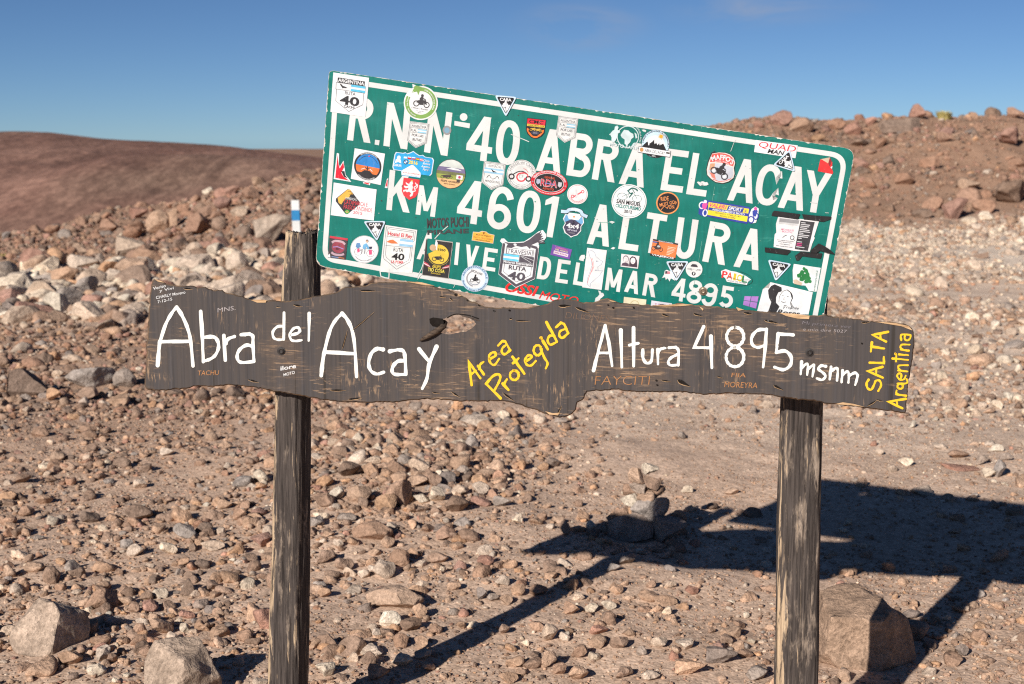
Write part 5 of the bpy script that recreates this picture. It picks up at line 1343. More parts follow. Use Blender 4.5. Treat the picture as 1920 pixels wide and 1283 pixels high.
for i in range(15):
    y = 5 + i * 3.3; L_ = (8, 17, 16, 13, 18, 20, 8, 20, 18, 7, 0, 9, 10, 10, 16)[i]
    if L_: fl.rect(43, y, 43 + L_, y + 1.5, (222, 70, 140) if i in (12, 13) else (214, 214, 216))
leaflet = done(fl)
M_TAPE = flat((26, 25, 28), 0.5, 0.4)
def tape(pts, lift=0.0036):
    t = Decal(ident, on_sign, lift); t.poly(pts, M_TAPE); t.build('tape', leaflet)
_mo = mesh_obj
tape([(1446.3, 404.4), (1449, 397.5), (1452, 395.2), (1500.5, 401.7), (1497.4, 407), (1496.4, 411.8)]); tape([(1503.8, 401.7), (1530, 404.4), (1558.7, 406.4), (1558, 411), (1543.8, 415.9), (1507.2, 411.8)])
tape([(1434, 464), (1458, 466.4), (1481.5, 469.4), (1482, 472), (1475.4, 478.2), (1434.4, 472.8)]); tape([(1501, 472), (1541.8, 475.5), (1538.8, 485), (1504, 480.4), (1498, 488), (1493, 489), (1490.4, 480)])
tape([(1519, 474), (1520.8, 468.6), (1535, 456.5), (1545, 461), (1556, 468), (1565.5, 476.4), (1552, 474.6), (1537, 469.6), (1531, 474.6)], 0.006)
d = sticker(frame(839.5, 420, -2.4), 'two lines of heavy black cut letters stuck on the green'); d.text('MOTOS PUCHI', 0, 6.0, 18.5, BK, 78, .05); d.text('PIRANE', 0, 18.6, 8.4, BK, 78, .05); done(d)
d = sticker(frame(906, 444.6, 8.5), 'small yellow rally plate sticker'); d.poly([(-20.5, -7), (-9, -8), (-4, -11), (4, -11), (9, -8), (20.5, -7), (20.5, 9.6), (-20.5, 9.6)], (206, 196, 190)); d.poly([(-19.6, -6.2), (-9, -7), (-4, -10), (4, -10), (9, -7), (19.6, -6.2), (19.6, 8.8), (-19.6, 8.8)], (236, 178, 70)); d.text('MILES DE VIAJEROS', 0, -1.6, 2.4, (120, 70, 40), 28); d.text('Ruta Tres, Mar y Cordillera', 0, 3.6, 3, (170, 90, 50), 36, 0, shear=.2); d.text('ARGENTINA', 0, 7.6, 2.4, (110, 60, 40), 28, .02); d.poly([(-2, -9), (2, -9), (1, -5), (-1, -5)], (150, 90, 40)); done(d)
d = sticker(frame(971, 497, 7.4), 'large shield sticker TRAVESIA RUTA 40 with a condor spreading its wing over the top', 0.0028); CG = (70, 64, 76)
BO = [(-37, -45), (-32, -46), (-24, -40), (-8, -42), (6, -45), (18, -55), (30, -67), (38, -71), (45, -64), (46, -58), (42, -50), (33, -44), (35, -41), (35, 22), (2, 43), (-34, 22), (-34, -36), (-39, -40)]
d.poly(BO, WH); d.line([(32, -36), (32, 20), (1.6, 39), (-31, 20), (-31, -37)], 5, CG); d.line([(32, -36), (20, -38)], 5, CG); d.line([(26, -32), (26, 16), (1.5, 32), (-25, 16), (-25, -33)], .8, CG)
d.poly([(-33, -40), (-22, -39), (-10, -40), (5, -43), (15, -50), (26, -62), (32, -66), (38, -58), (33, -48), (20, -40), (19, -32), (12, -37), (2, -34), (-8, -35), (-16, -30), (-26, -30), (-24, -36)], CG)
for k in range(6): d.line([(24 + k * 1.8, -52 + k * 1.2), (35 + k * 1.9, -68 + k * 4)], 2.2, CG)
d.ell(-10, -37, 3, 2.2, WH, 12); d.rect(-24, -30, 24, -19, WH); d.line([(-24, -30), (24, -30), (24, -18.6), (-24, -18.6)], .7, CG, True); d.text('TRAVESIA', 0, -20.4, 8, CG, 46, .01); flag(d, -29, -18, 0, -6, (92, 204, 240)); d.rect(1, -18, 28, -6, CG); d.line([(3, -17), (24, -7)], .6, WH); d.line([(5, -17.5), (28, -12)], .6, WH); d.rect(-29, -5.4, 28, .6, CG); d.text('Moteros Entrerrianos', 0, -1, 4.6, WH, 55, .03); d.text('RUTA', 0, 10, 8, CG, 33, .02); d.text('40', 0, 28, 15, CG, 33, .04); done(d)
d = sticker(quad((1036, 458.4), (1072.2, 468), (1067.5, 487), (1031.8, 478))[0], 'small purple rectangular sticker with pale text box'); d.rect(0, 0, 37.5, 19.6, (116, 78, 164)); d.rect(5, 10, 33, 16, (216, 200, 214)); d.text('CERVECERIA', 19, 5, 3, (216, 120, 140), 22, .02); d.text('DEL NORTE', 19, 8.6, 2.6, (220, 210, 150), 24); d.text('salta la linda', 19, 14, 2.6, (150, 90, 130), 24); done(d)
d = sticker(frame(890.3, 522.6, 6), 'round pale blue sticker ARGENTINA-CHILE with a small black rider'); LB = (186, 214, 236)
d.ell(0, 0, 25.4, 24.6, LB); d.ell(0, 0, 19.4, 18.8, WH); d.arc('ARGENTINA-CHILE', 0, 0, 20.4, 0, 3.8, (70, 100, 150), 170, bold=.02); d.arc('Buenos Aires - Atacama', 0, 0, 23.6, 180, 3.4, (60, 80, 130), 150, True, bold=.02); d.text('NICO JUAN', 2, -10, 4.4, BK, 22, .04, rot=16); motorbike(d, 1, 1, .72, BK); d.line(ell_pts(0, 0, 15, 14.6, 100, 250, 14), 2.4, GRY); d.line(ell_pts(0, 0, 12, 11.6, 40, 150, 14), 1.2, (120, 130, 150)); done(d)
d = sticker(frame(1012, 554, 9.5), 'bright red script sticker half hidden by the board'); d.text('OSSI', -35, 2.5, 19, (240, 38, 36), 62, .05, shear=.28); d.text('MOTO', 36, 6, 15, (240, 38, 36), 74, .0, shear=.28); done(d)
d = sticker(quad((1101, 464.7), (1138, 469.5), (1128, 544.2), (1091.5, 539.2))[0], 'white sticker map of South America with a red route'); d.rect(0, 0, 37, 75, WH)
d.line([(3, 6), (9, 4), (15, 7), (18, 14), (24, 18), (32, 22), (30, 28), (24, 33), (26, 40), (34, 39), (30, 48), (23, 56), (18, 62), (14, 66), (16, 71)], .8, (150, 160, 180)); d.line([(3, 6), (6, 14), (11, 22), (13, 32), (11, 44), (8, 56), (9, 68), (16, 73)], .8, (150, 160, 180)); d.line([(9, 18), (13, 26), (15, 34), (13, 44), (10, 56), (9, 66)], .9, (226, 90, 96)); d.line([(11, 17), (15, 25), (17, 33), (14, 45)], .8, (232, 140, 140)); d.text('BOL', 22, 24, 2.4, (110, 120, 150), 5); d.text('ARG', 22, 41, 2.4, (110, 120, 150), 5); done(d)
d = sticker(quad((1165, 476), (1199, 480.3), (1196, 504), (1163.7, 500))[0], 'small black and white photo sticker of two smiling people'); d.rect(0, 0, 33.5, 24, (226, 222, 224)); d.poly([(1, 22), (3, 17), (9, 15), (15, 17), (16, 22)], (92, 74, 90)); d.ell(9, 8.6, 5.4, 6.6, (120, 104, 116), 20); d.ell(9, 9.6, 4.4, 5.6, (232, 226, 228), 20); d.poly([(16, 22), (16, 7), (20, 2), (26, 3), (30, 9), (32, 22)], (74, 56, 70)); d.ell(22.4, 10.6, 4.6, 6, (238, 232, 234), 20)
for x in (7.4, 10.6, 20.8, 24): d.ell(x, 8.4 + (x > 15), .6, .5, BK, 8)
for x in (9, 22.4): d.line([(x - 1.6, 12.4), (x, 13.2), (x + 1.6, 12.4)], .6, (120, 60, 70))
done(d)
d = sticker(quad((1224.7, 448), (1271.4, 456.8), (1265.5, 487.4), (1218.4, 479))[0], 'orange rectangular sticker with a dark motorcycle'); d.rect(0, 0, 47.6, 31, (236, 118, 54)); d.rect(0, 0, 47.6, 3, BK); d.rect(0, 27.6, 47.6, 31.4, BK); d.rect(0, 4, 9, 6.6, (50, 92, 160)); d.text('BARDA NEGRA', 25, 2.6, 2, WH, 28, .02); d.text('VIAJEROS', 24, 30.6, 3, WH, 42, .03); motorbike(d, 11, 14, .82, (40, 32, 36), True)
d.ell(13, 12, 3, 2, (190, 190, 190), 10)
for i, L_ in enumerate((15, 13, 14, 12, 9, 6)): d.rect(30, 9 + i * 2.8, 30 + L_, 10.3 + i * 2.8, (250, 206, 176))
done(d)
d = sticker(frame(1301.4, 505.4, 6), 'small round white sticker with a car above a globe'); d.ell(0, 0, 15.6, 15.2, OFFW); d.poly([(-7, -6.6), (-4, -9.8), (3, -9.8), (6, -6.6), (7, -4.6), (-7, -4.6)], DG); d.text('OVER', -8, 1.4, 2.8, DG, 9); d.text('LAND', 8, 1.4, 2.8, DG, 9); d.ell(0, 8, 3.8, 3.8, (40, 42, 52), 18); d.poly([(-1, 6), (1.5, 5.4), (1, 9.4), (-1, 10)], OFFW); d.line([(-6, 3.4), (0, -1), (6, 3.4)], .4, GRY); done(d)
d = sticker(ident, 'crumpled torn white sticker scrap at the left of the 4895 triangle', 0.0018); d.poly([(1246.5, 508), (1250.4, 506), (1254, 508), (1257, 508.4), (1262, 515), (1265.6, 526.4), (1258, 522), (1255.4, 528), (1252, 522), (1248.4, 525), (1247, 520), (1241.2, 521.6), (1245, 515)], WH); d.poly([(1247.6, 508.6), (1256, 509), (1257, 514.4), (1246.6, 513.6)], (206, 120, 136)); d.rect(1247.4, 508.4, 1251, 513.2, (60, 50, 58)); done(d)
d = sticker(frame(1378, 522.7, 9), 'red yellow and green sticker with cartoon lettering in a thin dark oval'); d.poly([(-28, -10), (-20, -15), (-10, -13), (0, -13), (10, -11), (20, -8), (30, -3), (25, 2), (24, 8), (-14, 8), (-18, 2), (-26, -3)], WH)
for i, (ch, c) in enumerate((('P', (222, 36, 40)), ('A', (226, 70, 40)), ('I', (240, 190, 40)), ('O', (226, 200, 50)), ('L', (26, 128, 76)))): d.text(ch, -20 + i * 9.6, 1.6 + i * .6, 13, c, 10.5 if ch != 'I' else 5, .07)
d.line([(-16, 1), (-6, -.6), (4, 1), (14, .4), (28, -2)], .9, (70, 60, 40), smooth=True); d.text('LAGOA DO GRAMA', 4, 6.6, 2.6, (120, 120, 124), 36, .01); d.line(ell_pts(2, -1, 31, 13.5, -80, 110, 24), .7, (10, 70, 58)); done(d)
d = sticker(quad((1396, 555.5), (1422.8, 556), (1417.7, 580), (1393, 572.5))[0], 'small purple four pane window sticker')
for x0, x1 in ((0, 12), (13, 26)):
    for y0, y1 in ((0, 9.2), (10.2, 20)): d.rect(x0, y0, x1, y1, (168, 108, 204))
done(d)
d = sticker(quad((1488.4, 495), (1537.3, 502.3), (1530, 547.5), (1484, 540))[0], 'white sticker with a green tree, torn away at the bottom'); d.poly([(0, 0), (49.5, 0), (49, 45), (34, 46), (30, 41), (26, 37), (18, 38), (12, 37), (2, 36), (1, 28), (-1, 12)], (224, 230, 230)); TG = (36, 124, 66)
for x, y, r in ((20, 6, 4), (24, 10, 5), (17, 14, 5.4), (27, 16, 5.6), (12, 20, 5), (22, 21, 6), (30, 23, 5.4), (17, 26, 5), (27, 29, 5), (34, 28, 4)):
    d.poly([(x + r * random.uniform(.65, 1.15) * math.cos(a), y + r * random.uniform(.65, 1.1) * math.sin(a)) for a in np.linspace(0, 6.28, 10)[:-1]], TG)
d.poly([(2, 30), (8, 28), (14, 31), (20, 33), (18, 38), (4, 37)], (206, 184, 160)); d.text('ecoaventura.com.ar', 45.5, 44, 4, (60, 120, 96), 39, .0, 'l', -90); done(d)
d = sticker(quad((1434, 527), (1527, 547), (1518.6, 592), (1420.4, 584))[0], 'white sticker with black continent shape and a woman portrait', 0.0022)
d.poly([(11, 0), (94, 2), (94, 50), (-1, 58), (0, 14)], (238, 240, 242)); d.poly([(11, 0), (0, 14), (5, 11), (11, 11)], (168, 164, 160))
d.poly([(14, 6), (20, 2), (34, 5), (36, 12), (30, 15), (28, 24), (30, 34), (38, 40), (35, 50), (28, 57), (18, 57), (20, 46), (21, 34), (15, 27), (12, 20), (10, 14)], BK); d.poly([(32, 17), (36, 11), (46, 7), (54, 9), (60, 17), (62, 28), (60, 40), (50, 40), (44, 36), (37, 40), (33, 30)], (244, 246, 246))
d.line([(46, 7), (38, 12), (34, 22), (35, 32)], .9, BK, smooth=True); d.line([(46, 8), (54, 12), (58, 20), (57, 30), (60, 38)], 1.6, BK, smooth=True); d.poly([(51, 11), (58, 16), (60, 24), (56, 20), (54, 15)], BK); d.line([(38, 20), (41, 19)], .9, BK); d.line([(47, 19), (51, 20)], .9, BK); d.line([(43, 22), (42.4, 26), (44.4, 27)], .6, BK); d.line([(39, 30), (43, 32), (48, 30)], .9, BK); d.line([(46, 36), (46, 44)], .8, BK); d.line([(57, 30), (62, 36), (60, 42)], .8, BK)
d.text('Trophée', 60, 42, 5.6, BK, 28, 0, shear=.2); d.text('Roses', 57, 54, 9, BK, 42, .03, shear=.15); done(d)
d = sticker(quad((722, 421.9), (782.5, 431.4), (773, 513), (711.8, 510.8))[0], 'white shield sticker RUTA 40 LA POMA with red lettering')
d.rect(0, 0, 61, 85, OFFW); sh = [(3, 3), (58, 3), (58, 22), (55.6, 24), (55.6, 58), (54, 64), (31, 79), (5, 61), (3, 54)]; d.line(sh, .7, DG, True); d.line([(6, 6), (55, 6), (55, 24), (52.6, 26), (52.6, 55), (51, 61), (31, 73.6), (9, 58), (7, 52)], .6, DG, True); d.text('Hostal El Rey', 30.5, 17.4, 7, (206, 44, 62), 46, .03); d.line([(5, 19.6), (56, 19.6)], .5, DG); d.poly([(6, 30), (12, 26), (18, 24.6), (26, 29), (28, 31), (16, 32)], (214, 120, 70)); flag(d, 31, 21, 56, 35, (150, 196, 226)); d.line([(5, 36.4), (56, 36.4)], .5, DG); d.text('RUTA', 30, 46, 7.4, BK, 18, 0); d.text('40', 31, 61, 12.4, BK, 24, .04); d.text('LA POMA', 31, 68, 5.6, (222, 44, 60), 23, .01); done(d)
d = sticker(quad((799.3, 448.9), (848, 455.4), (840, 522.5), (792, 516))[0], 'black and yellow sticker with a torn hole in its disc'); d.rect(-.8, -1.6, 49.8, 67.8, (186, 180, 172)); d.rect(0, 0, 49, 67, (30, 28, 30)); d.ell(26, 25, 19, 18.4, (226, 192, 54)); motorbike(d, 26, 31, .85, BK, False); d.text('1960', 31, 18, 4.4, BK, 14, .03); d.poly([(2, -2), (17, -2), (18, 8), (22, 16), (10, 24), (4, 28), (3, 16)], M_GREEN); d.poly([(18, -2), (22, 4), (22, 18), (19, 16), (17, 8)], WH); d.ell(14, 14, 6, 6, (206, 170, 130), 18)
d.poly([(1, 42), (8, 45), (14, 51), (8, 50), (1, 47)], (206, 60, 80)); d.poly([(48, 42), (41, 45), (34, 51), (40, 50), (48, 47)], (206, 60, 80)); d.line([(1, 45.4), (12, 49.6)], 1.2, WH); d.line([(48, 45.4), (36, 49.6)], 1.2, WH); d.text('GRUPO', 25, 51, 5, (236, 204, 60), 16, .03); d.text('TIO COSA', 25, 58.4, 6.6, (236, 216, 80), 32, .04); d.text('RAFAELA', 25, 62.6, 2.6, (216, 186, 60), 18); d.line(ell_pts(26, 25, 21.4, 20.6, 20, 150, 20), .7, (206, 180, 60)); done(d)
d = sticker(frame(683.3, 467.8, 7), 'round white sticker with a cyclist on a loaded bicycle in blue and pink'); d.ell(0, 0, 26.4, 25.8, WH); d.ring(0, 0, 25.6, 25, .6, GRY)
for x in (-11, 12): d.ring(x, 6, 7, 6.4, .7, (120, 120, 124))
d.line([(-11, 6), (-2, -1), (8, -2), (12, 6)], .8, DG); d.poly([(-16, -10), (-10, -11), (-7, -4), (-13, 0), (-17, -3)], (92, 140, 190)); d.poly([(-14, 2), (-10, -1), (-8, 5), (-12, 8)], (224, 84, 130)); d.poly([(8, 1), (14, -1), (15, 8), (10, 9)], (224, 84, 130)); d.poly([(-4, -3), (-3, -9), (2, -12), (6, -8), (10, -2), (6, -1), (3, -5), (1, 2)], (110, 176, 220)); d.ell(3, -16, 2.6, 3, DG, 12); d.ell(3, -15.2, 1.8, 2.2, (230, 190, 160), 12); d.line([(1, 0), (1, 8)], 1.8, GRY); d.line([(-4, 2), (-5, 9)], 1.6, GRY); d.poly([(8, -6), (14, -7), (13, -2), (9, -2)], (56, 60, 90)); d.arc('PEDALEANDO POR AMERICA', 0, 0, 22.4, 180, 2.2, (170, 170, 174), 90, True); done(d)
d = sticker(quad((618.4, 442.3), (652.4, 447.4), (648.3, 487.5), (614.5, 483))[0], 'small black and red sticker with a skull emblem and pale scrolls'); d.rect(0, 0, 34, 40.6, (40, 32, 40)); d.rect(0, 0, 34, 4, (206, 30, 50)); d.ell(18, 19, 12, 11, (146, 40, 60)); d.ring(18, 19, 12.6, 11.6, .8, (80, 60, 70)); d.line([(5, 12), (11, 8), (24, 8), (30, 12)], 4, (196, 160, 172), smooth=True); d.line([(6, 30), (12, 33), (23, 33), (30, 30)], 4, (196, 160, 176), smooth=True); d.line([(8, 20), (16, 18), (28, 21)], 1.6, (160, 130, 200)); d.ell(20, 15, 3, 2.4, (120, 40, 54), 12); d.poly([(0, 36), (3, 33), (5, 40), (0, 40)], WH); d.line([(7, 38), (20, 38)], 1.4, (110, 140, 200)); d.line([(20, 38), (31, 38)], 1.4, (220, 120, 60)); d.text('MC', 18, 24, 4, (70, 20, 40), 9, .03); done(d)
d = sticker(ident, 'cream paper sticker edge showing above the board'); d.poly([(1170, 556.8), (1212, 562), (1210, 584), (1168, 579)], (232, 222, 190)); d.ring(1190, 571, 7.6, 7, 1.2, (196, 178, 130)); done(d)
d = sticker(ident, 'pale lilac sticker edge showing above the board'); d.poly([(1221.5, 563.6), (1260, 569), (1258, 586), (1219, 581)], (226, 222, 232)); d.frame = frame(1240, 573, 8); d.text('TURISMO', 0, 1, 4, (190, 120, 150), 26); done(d)
for pts, lb in (([(1087, 482), (1090, 478.4), (1096.4, 478), (1097, 484), (1094, 488), (1095.4, 490), (1089, 489), (1085.4, 487.6)], 'crumpled white scrap left of the South America map'), ([(1121.6, 545), (1126, 546), (1127, 549), (1131, 549.6), (1133, 554), (1130, 557), (1126, 560), (1124, 565), (1115, 566), (1116.6, 559), (1121, 556), (1124, 552)], 'white torn scrap hanging above the edge of the board'),
                ([(844, 472), (845, 468), (848, 466), (848, 470)], 'tiny white scrap by the black and yellow sticker'), ([(1306.6, 342), (1309, 340.6), (1312, 341.4), (1317, 344), (1319.6, 348), (1316, 347.4), (1313, 349)], 'small white scrap under the L of EL'),
                ([(1313.6, 341), (1318, 340), (1322, 342), (1326, 341.6), (1328.6, 346), (1325, 348), (1319, 348.4)], 'small white scrap right of the L of EL'), ([(1142, 416), (1147, 414.6), (1153, 416.6), (1148, 419.6)], 'small white scrap between the A and L of ALTURA'), ([(1145, 466), (1150, 463.4), (1154, 465), (1150, 468)], 'small white scrap under the A of ALTURA'),
                ([(1203, 243.6), (1207, 243), (1211.6, 244.6), (1211, 248), (1206, 246.6)], 'small white scrap beside the round mountain sticker')):
    d = sticker(ident, lb, 0.0016, 'sticker_scrap'); d.poly(pts, (222, 224, 224)); done(d)
M_BRASS = new_mat('dull_bolt', 0.4, 0.5)[0]
M_BRASS.node_tree.nodes['Principled BSDF'].inputs['Base Color'].default_value = (0.34, 0.27, 0.20, 1); M_BRASS.node_tree.nodes['Principled BSDF'].inputs['Metallic'].default_value = 0.75
bolt(1318, 546, 6.4, M_BRASS, on_sign, road_sign, 'bolt', 0.0016)['label'] = 'dull round bolt head between the 8 and the 9'
# scratches and chips through the green
ch = Decal(ident, on_sign, 0.0013)
rr = np.random.default_rng(12)
for k in range(150):
    u, v = rr.random(), rr.random()
    tl, tr, br, bl = [np.array(c, float) for c in corners]
    p = (tl * (1 - u) + tr * u) * (1 - v) + (bl * (1 - u) + br * u) * v
    s = rr.uniform(.5, 1.2) * (2.0 if rr.random() < .08 else 1)
    ch.z = k % 5
    ch.poly([(p[0] + s * rr.uniform(.5, 1.3) * math.cos(a), p[1] + s * rr.uniform(.4, 1.0) * math.sin(a)) for a in np.linspace(0, 6.28, 8)[:-1]], ((206, 212, 208), (90, 150, 130), (60, 70, 66))[rr.choice(3, p=(.35, .45, .2))])
for pts, w in (([(1380, 262), (1376, 268), (1370, 284)], .8), ([(1316, 452), (1310, 490), (1300, 540)], .5), ([(1340, 350), (1335, 380)], .5), ([(815, 448), (826, 436), (840, 424)], 1.6), ([(782, 520), (790, 505), (795, 490)], 1.3), ([(958, 252), (980, 261), (992, 266)], 1.4), ([(1122, 417), (1150, 418)], .6), ([(712, 505), (714, 518), (722, 521), (729, 522), (730, 505)], 2.0), ([(783, 524), (790, 515)], 1.2), ([(1547, 399), (1554, 399.6)], .8), ([(1519, 379.5), (1532, 381)], 1.2), ([(850, 540), (853, 534)], .8)):
    ch.line(pts, w, (212, 218, 214) if w > .7 else (120, 190, 170))
ch.build('weathering', road_sign, 'white scratches and chips in the green paint')
# ---------------------------------------------------------------- stones
COLS = {'tan': (0.42, 0.275, 0.185), 'brown': (0.285, 0.180, 0.125), 'dark brown': (0.165, 0.112, 0.085), 'white': (0.66, 0.575, 0.455), 'pale': (0.53, 0.43, 0.34),
        'grey': (0.29, 0.26, 0.235), 'dark grey': (0.165, 0.150, 0.145), 'orange': (0.46, 0.265, 0.145), 'reddish': (0.33, 0.165, 0.125), 'rust': (0.31, 0.165, 0.105)}
_m = np.array((0.44, 0.315, 0.235))
COLS['ash'] = (0.37, 0.295, 0.232)
COLS['umber'] = (0.27, 0.178, 0.118)
COLS = {k: tuple(np.array(v) * 1.06 * 0.74 + _m * 0.26) for k, v in COLS.items()}
def ico(sub):
    bm = bmesh.new(); bmesh.ops.create_icosphere(bm, subdivisions=sub, radius=1.0)
    v = np.array([p.co[:] for p in bm.verts]); f = np.array([[q.index for q in p.verts] for p in bm.faces]); bm.free()
    return v, f
ICO = {k: ico(k) for k in (1, 2, 3, 4, 5)}
def rock_shape(seed, sub, planes=11, sharp=0.9, rough=0.05, lo_=0.40, hi_=0.80, fixed=()):
    r = np.random.default_rng(seed)
    v, f = ICO[sub]
    v = v.copy()
    for k in range(planes):
        n = r.normal(size=3); n /= np.linalg.norm(n)
        dist = r.uniform(lo_, hi_)
        e = v @ n - dist
        v = v - np.outer(np.maximum(e, 0) * sharp, n)
    for n, dist in fixed:
        n = np.array(n, float); n /= np.linalg.norm(n)
        v = v - np.outer(np.maximum(v @ n - dist, 0), n)
    n_ = v / (np.linalg.norm(v, axis=1)[:, None] + 1e-9)
    o = r.uniform(0, 50, 3)
    p = v * 1.6 + o
    v = v + n_ * (rough * fbm(p[:, 0], p[:, 1], p[:, 2], seed, 2 if sub < 3 else 5, 0.55))[:, None]
    lo, hi = v.min(0), v.max(0)
    return (v - (lo + hi) / 2) / (hi - lo), f
def rock_mesh(seed, sub, **kw):
    v, f = rock_shape(seed, sub, **kw)
    me = bpy.data.meshes.new('rock')
    me.from_pydata(v.tolist(), [], f.tolist())
    me.materials.append(M_ROCK)
    me.polygons.foreach_set('use_smooth', np.ones(len(me.polygons), bool))
    return me
SMALL = [rock_mesh(200 + i, 4, planes=8 + i % 6, sharp=(1.0, 0.96, 0.85)[i % 3], rough=0.07) for i in range(26)]
BIG = [rock_mesh(300 + i, 5, planes=7 + i % 5, sharp=1.0, rough=0.07, lo_=0.36, hi_=0.74) for i in range(12)]
BIG.append(rock_mesh(777, 5, planes=3, sharp=1.0, rough=0.06, lo_=0.62, hi_=0.8, fixed=(((-.45, -.85, .12), .50), ((.72, -.66, .15), .56), ((.05, -.25, 1), .52), ((.75, -.1, .7), .60), ((-.9, .1, .25), .60), ((0, 0, -1), .5), ((1, .2, 0), .66), ((.1, -.75, -.65), .72))))
BIG.append(rock_mesh(778, 5, planes=5, sharp=1.0, rough=0.07, lo_=0.68, hi_=0.85, fixed=(((-.30, -.80, .50), .50), ((.88, -.42, .22), .56), ((.15, .2, 1), .50), ((-.75, -.1, .7), .58), ((.55, -.2, .8), .56), ((0, 0, -1), .45))))
BIG.append(rock_mesh(785, 5, planes=8, sharp=0.9, rough=0.06, lo_=0.70, hi_=0.88, fixed=(((-.5, -.6, .65), .66), ((.6, -.4, .65), .66), ((.05, -.2, 1), .62), ((0, 0, -1), .4))))
proto_small = [bpy.data.objects.new('rock', m) for m in SMALL]
proto_big = [bpy.data.objects.new('boulder', m) for m in BIG]

ROCKS = []           # (object, px, py, width px, colour word, size m, zone, w/h) of each single stone
def put_rock(loc, dims, rz, colour, big=False, k=None, tilt=(0, 0), name=None):
    P = proto_big if big else proto_small
    o = P[(random.randrange(min(len(P), 26) if not big else 12) if k is None else k)].copy()
    o.name = name or ('boulder' if max(dims) > 0.22 else 'rock')
    col.objects.link(o)
    o.location = loc; o.scale = dims; o.rotation_euler = (tilt[0], tilt[1], rz)
    c = np.array(COLS[colour]) * random.uniform(0.86, 1.14) * (1 - 0.14 * float(zones(np.array([loc[0]]), np.array([loc[1]]))[1][0]))
    c = c * (1 + np.array([1, 0, -1]) * random.uniform(-0.05, 0.05))
    o.color = (*c, 1)
    return o
def zone_of(px, d):
    side = 'left of posts' if px < 515 else ('between posts' if px < 1495 else 'right of posts')
    if d < 8.6: return 'on near gravel ' + side
    if d < 13.0: return 'on gravel beyond the board'
    if px < 960: return 'in the pale boulder heap' if d < 19 else 'on the left rusty ridge'
    return 'on the pale flat' if d < 27.5 else 'on the right rusty slope'
def photo_rock(px, py, w, h, colour, label=None, big=None, k=None, lay=None):
    """a stone of the photo: middle, width and height as measured; it sits on the ground where its foot is seen"""
    g = ground_hit(px, py + h * 0.36)
    d = g[1] - CAM[1]
    W, H = w * d / FPX, h * d / FPX
    D = lay or (0.55 * W + 0.45 * H) * random.uniform(0.85, 1.15)
    H = max(H * 1.12 - 0.20 * D * (CAM[2] - g[2]) / d, 0.45 * H)
    y = g[1] + D * (0.25 if k != 12 else -0.08)
    gz = float(terrain(g[0], y))
    x = CAM[0] + (px - 960) / FPX * (y - CAM[1])
    o = put_rock((x, y, gz + H * 0.5 - H * 0.14), (W, D, H), random.uniform(-.25, .25), colour, (W > 0.16 if big is None else big), k, (random.uniform(-.12, .12), random.uniform(-.14, .14)))
    ROCKS.append([o, px, py, w, colour, W, zone_of(px, d), h / w, label])
    return o
